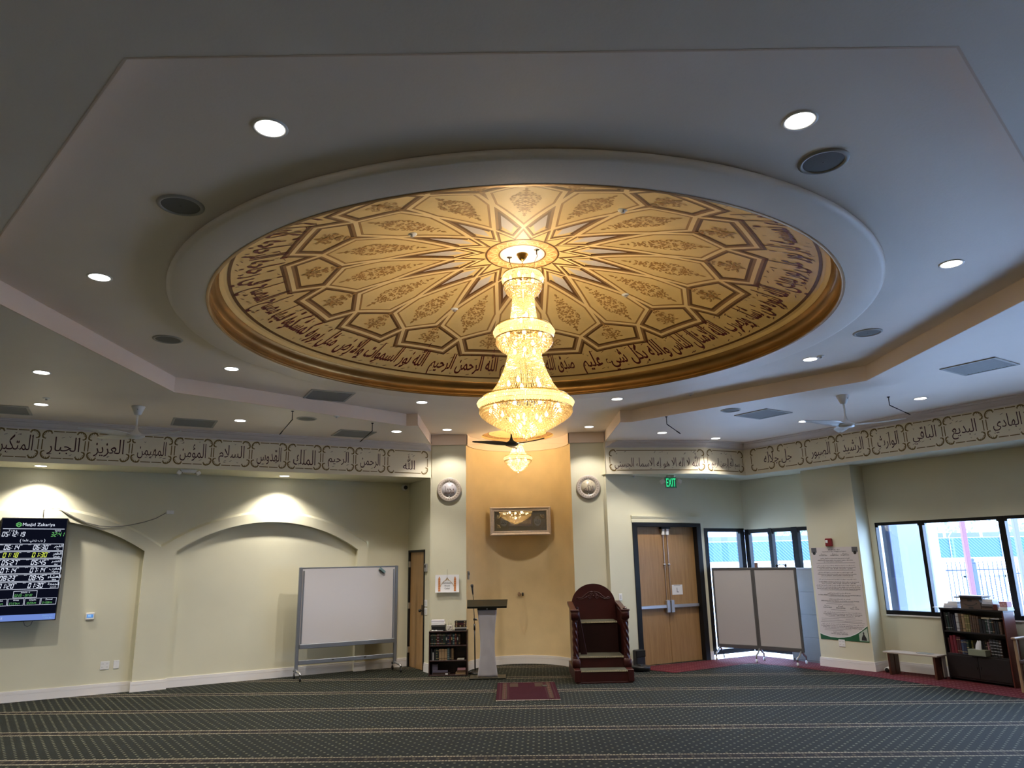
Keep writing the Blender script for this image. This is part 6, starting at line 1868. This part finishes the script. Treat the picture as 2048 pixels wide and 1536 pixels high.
def tread(z, y0, y1, w):
    b = MB(); b.bbox(-w, w, y0 - .02, y1, z - .024, z, .010); b.build('step_carpet', trm, mb_)
    f = MB()
    for i in range(44):
        x = -w + 2 * w * (i + .5) / 44; f.tube([(x, y0 - .018, z - .004), (x, y0 - .024, z - .028)], .0045, 4)
    f.build('nosing_trim', mat('tread_trim', (.50, .44, .28, 1), .8), mb_)
tread(.200, .02, .30, XW - .10)
tread(.378, .30, .76, .365)
tread(.880, .76, 1.17, .345)
b = MB(); b.bbox(-.37, .37, .30, .32, .18, .356, .003); b.build('riser', mah, mb_)
b = MB(); b.bbox(-.35, .35, .76, .78, .37, .858, .003); b.bbox(-.35, .35, .78, 1.17, .83, .857, .003); b.build('seat_riser', mahd, mb_)
for s in (-1, 1):
    b = MB()
    x0, x1 = sorted((s * .40, s * .43))
    b.prism([(.30, .20), (1.18, .20), (1.18, 1.10), (.30, .98)], 'x', x0, x1)
    b.build('side_panel', mah, mb_)
    b = MB()
    x0, x1 = sorted((s * .375, s * .465))
    b.prism([(.24, 1.075), (.24, 1.035), (1.19, 1.145), (1.19, 1.19)], 'x', x0, x1)
    b.build('arm_rail', mah, mb_)
    px = s * .415; py = .30
    pst = MB(); pst.bbox(px - .062, px + .062, py - .062, py + .062, .20, .33, .008); pst.bbox(px - .062, px + .062, py - .062, py + .062, .955, 1.075, .008)
    pst.lathe([(.062, .33), (.05, .345), (.056, .36), (.042, .375), (.042, .38)], 24, (px, py, 0)); pst.lathe([(.042, .90), (.05, .912), (.042, .925), (.058, .94), (.062, .955)], 24, (px, py, 0))
    # rope-turned shaft
    n, m2 = 26, 28
    rows = []
    for i in range(n + 1):
        z = .378 + (.904 - .378) * i / n
        rows.append([pst.V((px + (.043 + .008 * cos(4 * (t + i * .26))) * cos(t), py + (.043 + .008 * cos(4 * (t + i * .26))) * sin(t), z)) for t in [2 * pi * k / m2 for k in range(m2)]])
    for i in range(n):
        for k in range(m2): pst.F((rows[i][k], rows[i][(k + 1) % m2], rows[i + 1][(k + 1) % m2], rows[i + 1][k]))
    pst.build('post', mah, mb_, True)
    cp = MB(); cp.bbox(px - .072, px + .072, py - .072, py + .072, 1.07, 1.10, .006)
    if s > 0: cp.lathe([(.03, 1.10), (.036, 1.115), (.02, 1.13), (.012, 1.14), (0, 1.145)], 16, (px, py - .02, 0))
    cp.build('post_cap', mah, mb_)
b = MB(); pts = [(-.385, .86), (.385, .86), (.385, 1.14)]
for i in range(1, 24):
    t = pi * i / 24; pts.append((.385 * cos(t), 1.14 + .345 * sin(t)))
pts.append((-.385, 1.14))
b.prism(pts, 'y', 1.165, 1.20); b.box(-.43, .43, 1.17, 1.195, .02, 1.13); b.build('back_panel', mah, mb_)
b = MB()
for s in (-1, 1):
    b.tube([(s * x, 1.163, z) for x, z in ((.30, 1.235), (.26, 1.255), (.235, 1.240), (.20, 1.245), (.16, 1.275), (.12, 1.315), (.07, 1.342), (.03, 1.35), (0, 1.345))], .008, 8)
    b.tube([(s * (p[0]), 1.163, p[1]) for p in spiral(.065, 1.265, .045, .008, pi * .5, pi * 3.4, 22)], .009, 8)
    b.tube([(s * x, 1.163, z) for x, z in ((.065, 1.31), (.03, 1.325), (.0, 1.30))], .007, 8)
    b.tube([(s * x, 1.163, z) for x, z in ((.11, 1.27), (.16, 1.24), (.20, 1.225), (.24, 1.222), (.30, 1.235))], .007, 8)
b.octa((0, 1.16, 1.275), .018, .028, 8)
b.build('carving', mah, mb_, True)
pk = thing('wooden_plank', 'dark narrow board leaning inside the pulpit against its left side', 'board', (1.128, 12.72, .380), 0)
b = MB(); b.prism([(.015, 0), (.115, 0), (-.008, .75), (-.035, .75)], 'y', -.012, .012); b.build('board', mahd, pk)
b = MB(); b.tube([(.117, -.006, 0), (-.006, -.006, .75)], .006, 6); b.build('edge_strip', mah, pk)

# robot vacuum and its dock right of the pulpit
rv = thing('robot_vacuum', 'round black robot vacuum on the carpet right of the pulpit', 'robot vacuum', (2.25, 13.48, .0), radians(20))
b = MB(); b.lathe([(0, .012), (.15, .012), (.165, .02), (.168, .07), (.160, .085), (.15, .088), (0, .09)], 40); b.build('body', black_p, rv, True)
b = MB(); b.lathe([(.045, .089), (.045, .102), (.04, .106), (0, .107)], 24, (0, .02, 0)); b.build('sensor_turret', mat('gloss_black', (.02, .02, .02, 1), .15), rv, True)
b = MB(); b.lathe([(0, 0), (.03, 0), (.03, .02), (0, .02)], 12); b.build('wheel', black_p, rv)
dk = thing('vacuum_dock', 'square black vacuum dock standing by the double door frame', 'dock', (2.275, 13.755, 0), radians(28))
b = MB(); b.bbox(-.10, .10, -.06, .055, .0, .32, .012); b.build('tower', black_p, dk)
b = MB(); b.bbox(-.10, .10, -.068, -.058, .20, .31, .004); b.build('door', mat('gloss_black', (.02, .02, .02, 1), .15), dk)
th = thing('power_strip', 'small white plug on the carpet beside the vacuum dock', 'plug', (2.425, 13.745, .0), radians(28))
b = MB(); b.bbox(-.025, .025, -.015, .015, 0, .05, .005); b.build('body', white_p, th)

# ------------------------------------------------------------------ bench by the window, camera on the floor
oakd = oak_mat('bench_redwood', (0.060, 0.020, 0.012, 1), (0.095, 0.034, 0.020, 1))
bn = thing('bench', 'low wooden bench with pale top under the window beside the pillar', 'bench', (6.445, 12.29, 0), radians(-56))
b = MB(); b.bbox(-.44, .42, -.15, .15, .335, .358, .003); b.build('seat', mat('bench_top', (.42, .36, .31, 1), .45), bn)
for s in (-1, 1):
    b = MB(); b.bbox(s * .36 - .018, s * .36 + .018, -.135, -.01, .0, .335, .003); b.build('leg', oakd, bn)
    b = MB(); b.bbox(s * .36 - .018, s * .36 + .018, .01, .135, .0, .335, .003); b.build('leg', oakd, bn)
b = MB(); b.bbox(.395, .412, .02, .12, .03, .335, .003); b.build('stretcher', mat('bench_pale', (.30, .26, .23, 1), .5), bn)
th = thing('booklet', 'thin grey booklet lying open on the bench by the window', 'booklet', (6.55, 12.17, .359), radians(-70))
b = MB(); b.bbox(-.11, .0, -.07, .07, 0, .008, .002); b.bbox(.0, .11, -.07, .07, 0, .006, .002); b.build('pages', mat('booklet_grey', (.26, .27, .25, 1), .6), th)
sc = thing('baby_monitor', 'small white cylinder camera on the floor between pillar and bench', 'camera', (6.215, 12.76, 0), radians(-40))
b = MB(); b.lathe([(0, -.06), (.036, -.06), (.042, -.05), (.042, .05), (.036, .058)], 24)
for i, v in enumerate(b.v): b.v[i] = Vector((v.x, -v.z, v.y + .045))
b.build('housing', white_p, sc, True)
b = MB(); b.lathe([(.034, .059), (.02, .064), (0, .066)], 20)
for i, v in enumerate(b.v): b.v[i] = Vector((v.x, -v.z, v.y + .045))
b.build('lens', black_p, sc, True)

# ------------------------------------------------------------------ bookcase at the right edge
A_B = radians(-65.5)
bc = thing('bookcase', 'black wooden bookcase with two open shelves by the window at far right', 'bookcase', (6.765, 11.96, 0), A_B)
blkw = mat('black_wood', (0.012, 0.008, 0.009, 1), 0.4)
redw = mat('cabinet_red_wood', (0.10, 0.022, 0.014, 1), 0.35, var=0.15, vscale=5)
CW, CH, CD = .99, 1.065, .25
MB().bbox(0, .022, 0, CD, 0, CH, .002).build('side_panel', blkw, bc)
MB().bbox(CW - .022, CW, 0, CD, 0, CH, .002).build('side_panel', redw, bc)
MB().bbox(-.008, CW + .005, -.01, CD, CH - .024, CH, .003).build('top', blkw, bc)
for z in (.728, .398, .06): MB().bbox(.022, CW - .022, .006, CD, z - .022, z, .002).build('shelf', blkw, bc)
MB().box(.022, CW - .022, CD - .01, CD, 0, CH - .02).build('back_panel', blkw, bc)
for x0, x1 in ((.024, .493), (.497, .966)):
    d = MB().bbox(x0, x1, -.002, .014, .062, .374, .003).build('door', blkw, bc)
    k = MB(); xk = x1 - .03 if x0 < .3 else x0 + .03; k.bbox(xk - .006, xk + .006, -.012, -.002, .20, .24, .002); k.build('handle', black_p, d)
def bcp(x, y, z): p = rotpt((6.765, 11.96), A_B, x, y); return (p[0], p[1], z)
top = [('black', .03, .27, 1, .05), ('dark green', .034, .265, 2, .05), ('black', .04, .275, 1, .04), ('black', .03, .25, 0, .03), ('navy', .024, .24, 0, .03), ('white', .050, .262, 3, 0), ('brown', .044, .255, 5, 0), ('tan', .044, .258, 2, 0), ('olive', .040, .25, 3, 0), ('olive', .034, .248, 3, 0), ('brown', .032, .245, 4, -.02), ('brown', .030, .24, 3, -.03), ('brown', .030, .24, 3, -.03), ('brown', .030, .235, 3, -.04),
       ('black', .05, .20, 0, 0), ('black', .044, .19, 0, 0), ('dark green', .03, .205, 2, 0), ('grey', .028, .20, 4, 0), ('dark green', .03, .19, 2, 0), ('dark brown', .032, .19, 2, 0), ('black', .036, .18, 0, 0), ('black', .032, .18, 0, 0), ('brown', .036, .175, 4, 0), ('dark brown', .03, .17, 4, 0)]
x = .060
for i, (c, w, hh, bd, ln) in enumerate(top):
    if i: x += max(0, (ln - top[i - 1][4]) * hh)
    if x + w > CW - .05: break
    book('%s book, %s from left on the upper shelf of the right bookcase' % (c, ORD[i]), bcp(x + w / 2 - ln * .1, .02, .729), A_B, w * .94, hh, .17, c, bd, lean=-ln, group='books on the upper shelf of the right bookcase', trim=silv_b if c in ('black', 'navy', 'grey', 'dark green') else (mat('spine_dark', (.04, .03, .02, 1), .5) if c in ('white', 'tan', 'brown') else gilt_b))
    x += w + .002
book('cream book lying across the top of the black books in the right bookcase', bcp(.70, .02, .931), A_B, .12, .022, .15, 'cream', flat=True)
book('white book lying flat over the smaller books at right in the right bookcase', bcp(.842, .02, .936 - .0), A_B, .13, .014, .15, 'white', flat=True)
low = [('maroon', .03, .22, 0, .04), ('red', .050, .255, 0, .03), ('red', .046, .265, 0, .02), ('maroon', .034, .245, 2, 0), ('maroon', .03, .245, 2, 0), ('blue', .042, .205, 2, 0), ('navy', .040, .21, 2, 0), ('dark green', .034, .20, 3, 0), ('olive', .028, .20, 3, 0), ('black', .05, .17, 1, 0), ('black', .034, .15, 0, 0), ('dark brown', .03, .16, 1, 0), ('black', .034, .19, 0, .05), ('black', .03, .20, 0, .05), ('dark brown', .03, .215, 4, .05), ('pink', .018, .20, 0, .06), ('maroon', .03, .235, 4, .03), ('pink', .016, .23, 0, .03), ('black', .044, .25, 5, 0), ('black', .044, .25, 5, 0), ('black', .04, .245, 5, 0), ('dark brown', .034, .24, 5, 0)]
x = .055
for i, (c, w, hh, bd, ln) in enumerate(low):
    if i: x += max(0, (ln - low[i - 1][4]) * .6 * hh)
    if x + w > CW - .03: break
    book('%s book, %s from left on the lower shelf of the right bookcase' % (c, ORD[i]), bcp(x + w / 2 - ln * .08, .085 if .36 < x < .70 else .025, .399), A_B, w * .96, hh, .14, c, bd, lean=-ln * .6, group='books on the lower shelf of the right bookcase', trim=silv_b if bd == 5 else gilt_b)
    x += w + .002
tb = thing('tissue_box', 'pale green tissue box on the lower shelf of the right bookcase', 'tissue box', bcp(.525, -.045, .399), A_B)
MB().bbox(-.135, .135, 0, .12, 0, .088, .004).build('carton', mat('tissue_green', (.20, .22, .15, 1), .6), tb)
b = MB()
n = 10
ring0 = [b.V((.05 * cos(2 * pi * k / n), .06 + .025 * sin(2 * pi * k / n), .088)) for k in range(n)]
ring1 = [b.V((.012 + .042 * cos(2 * pi * k / n + .3) * (1 + .2 * (k % 2)), .06 + .02 * sin(2 * pi * k / n), .15)) for k in range(n)]
ring2 = [b.V((.03 + .02 * cos(2 * pi * k / n) * (1 + .4 * (k % 2)), .06 + .01 * sin(2 * pi * k / n), .20 + .01 * (k % 3))) for k in range(n)]
for A, B in ((ring0, ring1), (ring1, ring2)):
    for k in range(n): b.F((A[k], A[(k + 1) % n], B[(k + 1) % n], B[k]))
b.F(ring2)
b.build('tissue', mat('tissue_white', (.62, .62, .64, 1), .8), tb)
# on top of the right bookcase
zc_ = CH + .001
cb = thing('cardboard_box', 'small brown cardboard box printed with a curved smile arrow on the right bookcase', 'cardboard box', bcp(.50, .02, zc_), A_B)
card = mat('cardboard', (.10, .065, .045, 1), .7)
b = MB(); b.prism([(-.155, 0), (.165, 0), (.16, .10), (.135, .135), (.09, .155), (-.15, .158)], 'y', 0, .16); b.build('carton', card, cb)
b = MB(); b.use(mat('print_black', (0.02, 0.02, 0.02, 1), 0.6))
cur = [(-.105, .085), (-.075, .064), (-.03, .050), (.02, .048), (.065, .060), (.10, .084)]
for s in stroke2(cur, [.004, .009, .012, .012, .010, .005]): b.poly([(v.x, -.001, v.y) for v in s])
b.poly([(.085, -.001, .094), (.112, -.001, .094), (.108, -.001, .068), (.100, -.001, .078)])
for x0, x1, z0, z1 in ((-.035, .035, .11, .145), (-.03, .045, .006, .030)): b.poly([(x0, -.001, z0), (x1, -.001, z0), (x1, -.001, z1), (x0, -.001, z1)])
b.build('print', parent=cb)
book('dark binder lying on the cardboard box of the right bookcase', bcp(.49, .0, zc_ + .160), A_B + .06, .42, .018, .2, 'black', flat=True)
book('purple grey binder lying topmost over the cardboard box of the right bookcase', bcp(.53, .0, zc_ + .180), A_B - .05, .38, .018, .2, 'purple grey', flat=True)
pm_b = mat('paper_blue_white', (.60, .62, .70, 1), .6)
def papers(label, x, y, z, w, d, h, a, m, name='paper_stack', cat='papers'):
    t = thing(name, label, cat, bcp(x, y, z), A_B + a)
    MB().bbox(-w / 2, w / 2, 0, d, 0, h * .48, .002).build('lower_sheets', m, t); MB().bbox(-w / 2 + .012, w / 2 - .004, .004, d - .004, h * .5, h, .002).build('upper_sheets', paper, t)
    return t
papers('loose white sheet hanging over the left end of the right bookcase top', .05, -.005, zc_, .32, .2, .006, .05, paper)
papers('pile of magazines left of the cardboard box on the right bookcase', .175, .02, zc_ + .008, .23, .2, .06, .04, pm_b)
papers('white folded papers on the magazines left of the cardboard box', .20, .04, zc_ + .070, .18, .16, .028, -.1, paper)
for i, (c, w) in enumerate((('brown', .165), ('dark brown', .155), ('grey', .16))):
    book('%s flat book, %s from the bottom in the pile right of the cardboard box' % (c, ORD[i]), bcp(.758, .02, zc_ + i * .026), A_B, w, .025, .17, c, flat=True)
papers('block of white paper on the flat books right of the cardboard box', .760, .03, zc_ + .080, .16, .15, .07, .04, pm_b)
th = thing('red_box', 'small red brown box near the right end of the bookcase top', 'box', bcp(.890, .0, zc_), A_B)
MB().bbox(-.035, .028, 0, .14, 0, .085, .004).build('body', redw, th)
th = thing('pink_box', 'pink tissue box on white papers at the right end of the bookcase top', 'tissue box', bcp(1.005, -.0, zc_ + .052), A_B)
MB().bbox(-.048, .06, 0, .12, 0, .075, .004).build('carton', mat('pink_card', (.50, .24, .27, 1), .6), th)
b = MB(); b.use(mat('pink_print', (.62, .42, .42, 1), .6))
for dx, z in ((-.02, .03), (.015, .045), (.035, .022)): b.poly([(dx + .014 * cos(2 * pi * k / 9), -.001, z + .012 * sin(2 * pi * k / 9)) for k in range(9)])
b.build('print', parent=th)
papers('white papers under the pink tissue box at the right end of the bookcase', 1.0, -.01, zc_, .14, .16, .05, 0, paper)
# wooden chair cut by the right edge
wc = thing('wooden_chair', 'light wooden armchair cut off by the right edge of the picture', 'chair', (7.42, 10.62, 0), radians(-62))
lw = mat('light_wood', (.34, .22, .13, 1), .45)
for sx in (-1, 1):
    b = MB(); b.bbox(sx * .27 - .02, sx * .27 + .02, -.27, -.23, 0, .70, .006); b.build('leg', lw, wc)
    b = MB(); b.bbox(sx * .27 - .02, sx * .27 + .02, .22, .26, 0, .96, .006); b.build('leg', lw, wc)
    b = MB(); b.bbox(sx * .27 - .03, sx * .27 + .03, -.30, .26, .70, .73, .008); b.build('arm_rest', lw, wc)
b = MB(); b.bbox(-.26, .26, -.27, .24, .38, .43, .01); b.build('seat', mat('seat_dark', (.05, .03, .03, 1), .6), wc)
b = MB(); b.bbox(-.25, .25, .23, .26, .60, .95, .008); b.build('backrest', lw, wc)

# ------------------------------------------------------------------ outside
def out_tag(o, label, cat, group=None): return tag(o, label, cat, group)
pier = MB(); pier.bbox(2.20, 2.857, .32, .60, -.12, 3.2, .01); 
o = pier.build('exterior_pier', mat('pier_paint', (.085, .105, .21, 1), .7), loc=(O_2[0], O_2[1], 0), rotz=A_2); struct(o)
wing = MB(); wing.bbox(1.2, 3.09, 1.22, 1.55, -.12, 3.4, .01); o = wing.build('wall_exterior_wing', stucco, loc=(O_2[0], O_2[1], 0), rotz=A_2); struct(o)
b = MB(); b.bbox(6, 80, 45, 45.4, -.12, 1.66, .02); struct(b.build('wall_outside', stucco))
fe = thing('chain_link_fence', 'long blue slatted chain-link fence on the white wall outside the windows', 'fence', (30, 44.9, 1.66), 0)
def slat_mat():
    m = bpy.data.materials.new('blue_slats'); m.use_nodes = True
    nt = m.node_tree; L = nt.links; bb = nt.nodes['Principled BSDF']; bb.inputs['Roughness'].default_value = .6
    tc = nt.nodes.new('ShaderNodeTexCoord')
    def wave(vec, sc):
        d = nt.nodes.new('ShaderNodeVectorMath'); d.operation = 'DOT_PRODUCT'; L.new(tc.outputs['Object'], d.inputs[0]); d.inputs[1].default_value = vec
        f = nt.nodes.new('ShaderNodeMath'); f.operation = 'FRACT'; mu = nt.nodes.new('ShaderNodeMath'); mu.operation = 'MULTIPLY'; mu.inputs[1].default_value = sc
        L.new(d.outputs['Value'], mu.inputs[0]); L.new(mu.outputs[0], f.inputs[0])
        return f.outputs[0]
    w1 = wave((1, 0, 1.0), 5.0)
    lt = nt.nodes.new('ShaderNodeMath'); lt.operation = 'LESS_THAN'; lt.inputs[1].default_value = .22; L.new(w1, lt.inputs[0])
    w2 = wave((1, 0, 0), .31); l2 = nt.nodes.new('ShaderNodeMath'); l2.operation = 'LESS_THAN'; l2.inputs[1].default_value = .03; L.new(w2, l2.inputs[0])
    mx = nt.nodes.new('ShaderNodeMath'); mx.operation = 'MAXIMUM'; L.new(lt.outputs[0], mx.inputs[0]); L.new(l2.outputs[0], mx.inputs[1])
    mi = nt.nodes.new('ShaderNodeMix'); mi.data_type = 'RGBA'; L.new(mx.outputs[0], mi.inputs['Factor']); mi.inputs[6].default_value = (.010, .048, .100, 1); mi.inputs[7].default_value = (.075, .15, .20, 1)
    L.new(mi.outputs[2], bb.inputs['Base Color'])
    return m
b = MB(); b.box(-24, 50, -.02, .02, .02, 1.16); b.build('slat_mesh', slat_mat(), fe)
galv = mat('galvanised', (.30, .32, .34, 1), .4, metal=.4)
b = MB(); b.tube([(-24, 0, 1.17), (50, 0, 1.17)], .03, 6); b.build('top_rail', galv, fe)
for i in range(19):
    b = MB(); x = -22 + i * 3.1; b.tube([(x, -.05, 0), (x, -.05, 1.25), (x + .18, -.05, 1.5)], .03, 6); b.build('fence_post', galv, fe)
bl = thing('building', 'long low blue grey building behind the blue fence', 'building', (30, 58, -.12), 0)
MB().box(-32, 50, 0, 8, 0, 3.05).build('wall', mat('building_wall', (.11, .12, .17, 1), .8), bl)
MB().box(-32.5, 50.5, -.5, 8.5, 3.05, 3.60).build('fascia', mat('building_fascia', (.08, .085, .14, 1), .7), bl)
rs = random.Random(14)
leaf = mat('leaf_pale', (.15, .20, .14, 1), .8); leafd = mat('leaf_dark', (.04, .07, .065, 1), .8); bark = mat('bark', (.16, .14, .13, 1), .9)
def tree(x, y, h, w, label, m, cyp=False):
    t = thing('tree', label, 'tree', (x, y, -.12), 0, 'trees behind the low building')
    b = MB(); b.tube([(0, 0, 0), (0, 0, h * .5)], [.22, .12], 8); b.build('trunk', bark, t, True)
    b = MB()
    for i in range(420):
        u = rs.random(); a = rs.uniform(0, 2 * pi)
        if cyp: z = h * (.15 + .85 * u); r = w * (1 - u) ** .6 * rs.random() ** .5
        else:
            z = h * (.35 + .65 * u); r = w * sin(pi * min(max(u * .9 + .08, 0), 1)) * rs.random() ** .4
        s = rs.uniform(.12, .34)
        n = Vector((rs.uniform(-1, 1), rs.uniform(-1, 1), rs.uniform(-.4, 1))).normalized(); e = n.orthogonal().normalized(); f = n.cross(e)
        c = Vector((r * cos(a), r * sin(a), z))
        b.poly([c + e * s, c + f * s * .6, c - e * s, c - f * s * .6])
    b.build('crown', m, t)
for x, y, h, w, lb, m, cy in ((32.0, 72, 6.2, .7, 'left dark narrow cypress seen through the big window', leafd, True), (34.5, 72, 5.8, .7, 'right dark narrow cypress seen through the big window', leafd, True), (40, 78, 8.5, 3.4, 'pale tree left of the red post behind the low building', leaf, False), (47, 80, 9, 4.0, 'pale tree right of the red post behind the low building', leaf, False), (55, 78, 8.5, 3.8, 'pale tree at the far right behind the low building', leaf, False), (29, 76, 9.0, 3.0, 'green tree seen through the narrow window beside the pillar', leaf, False), (18, 84, 6.5, 3, 'small pale tree seen through the corner window', leaf, False)):
    tree(x, y, h, w, lb, m, cy)
hill = MB(); pts = []
for i in range(40):
    x = -10 + i * 4.0; pts.append((x, 5.2 + 1.2 * sin(i * .5) + .7 * sin(i * 1.3)))
for p, q in zip(pts, pts[1:]): hill.poly([(p[0], 120, -.12), (q[0], 120, -.12), (q[0], 132, q[1] + 2), (p[0], 132, p[1] + 2)]); hill.poly([(p[0], 132, p[1] + 2), (q[0], 132, q[1] + 2), (q[0], 150, -.12), (p[0], 150, -.12)])
struct(hill.build('hillside', mat('hill', (.17, .20, .22, 1), .9)))
for i, (x, y, h) in enumerate(((33.2, 56.5, 5.5), (36.0, 56.5, 5.5))):
    t = thing('light_pole', ('left' if i == 0 else 'right') + ' of the two pale poles behind the blue fence', 'pole', (x, y, -.12), 0, 'pale poles')
    b = MB(); b.tube([(0, 0, 0), (0, 0, h)], .10, 8); b.build('shaft', galv, t, True)
for i, (x, m, lb, h) in enumerate(((11.05, mat('post_red', (.13, .040, .048, 1), .6), 'red square post standing outside the big window', 3.9), (12.34, mat('post_violet', (.085, .075, .14, 1), .6), 'violet grey post outside near the right picture edge', 3.9))):
    t = thing('square_post', lb, 'post', (x, 18, -.12), 0, 'square posts outside')
    MB().bbox(-.052, .052, -.052, .052, 0, h, .008).build('shaft', m, t)
    MB().bbox(-.09, .09, -.09, .09, 0, .04, .008).build('foot', m, t)
irn = mat('iron_blue_black', (.010, .013, .03, 1), .4)
def iron(label, x0, x1, y, top, n, posts=()):
    t = thing('iron_fence', label, 'fence', (x0, y, -.12), 0)
    MB().box(0, x1 - x0, -.018, .018, top - .18, top - .145).build('top_rail', irn, t)
    MB().box(0, x1 - x0, -.018, .018, .18, .215).build('bottom_rail', irn, t)
    for i in range(n):
        x = (x1 - x0) * (i + .5) / n
        b = MB(); b.box(x - .009, x + .009, -.009, .009, 0, top); b.octa((x, 0, top + .03), .018, .045, 4); b.build('picket', irn, t)
    for x in posts:
        b = MB(); b.bbox(x - x0 - .055, x - x0 + .055, -.055, .055, 0, top + .02, .008); b.build('post', mat('post_blue', (.03, .042, .11, 1), .5), t)
        b = MB(); b.lathe([(.07, top + .02), (.07, top + .05), (.03, top + .06), (.045, top + .09), (.045, top + .12), (.02, top + .15), (0, top + .155)], 12, (x - x0, 0, 0)); b.build('finial', mat('post_blue', (.03, .042, .11, 1), .5), t, True)
iron('dark iron picket fence with spear tops outside the big window', 11.64, 12.34, 20, 1.74, 6, (12.40,))
iron('dark iron picket gate right of the blue gate post', 12.48, 13.62, 20.4, 1.74, 9, (13.66,))
iron('dark iron picket fence at the right picture edge outside', 13.78, 19.0, 20.4, 1.62, 42)
b = MB()
sc_ = thing('mesh_gate', 'blue wire mesh gate behind the iron pickets', 'gate', (12.52, 20.7, -.12), 0)
b.bbox(0, .05, -.02, .02, 0, 1.5, .004); b.bbox(1.12, 1.17, -.02, .02, 0, 1.55, .004); b.bbox(0, 1.17, -.02, .02, 1.36, 1.42, .004); b.bbox(0, 1.17, -.02, .02, .05, .10, .004)
b.build('frame', galv, sc_)
b = MB()
for i in range(34):
    x = 1.17 * i / 33
    for s in (1, -1):
        x1 = x + s * .7; z0, z1 = .1, 1.38
        a0, a1 = (x, z0), (x1, z1)
        if x1 > 1.17: k = (1.17 - x) / (x1 - x); a1 = (1.17, z0 + (z1 - z0) * k)
        if x1 < 0: k = (0 - x) / (x1 - x); a1 = (0, z0 + (z1 - z0) * k)
        b.tube([(a0[0], 0, a0[1]), (a1[0], 0, a1[1])], .006, 4)
b.build('wire_mesh', mat('mesh_blue', (.02, .04, .12, 1), .5), sc_)
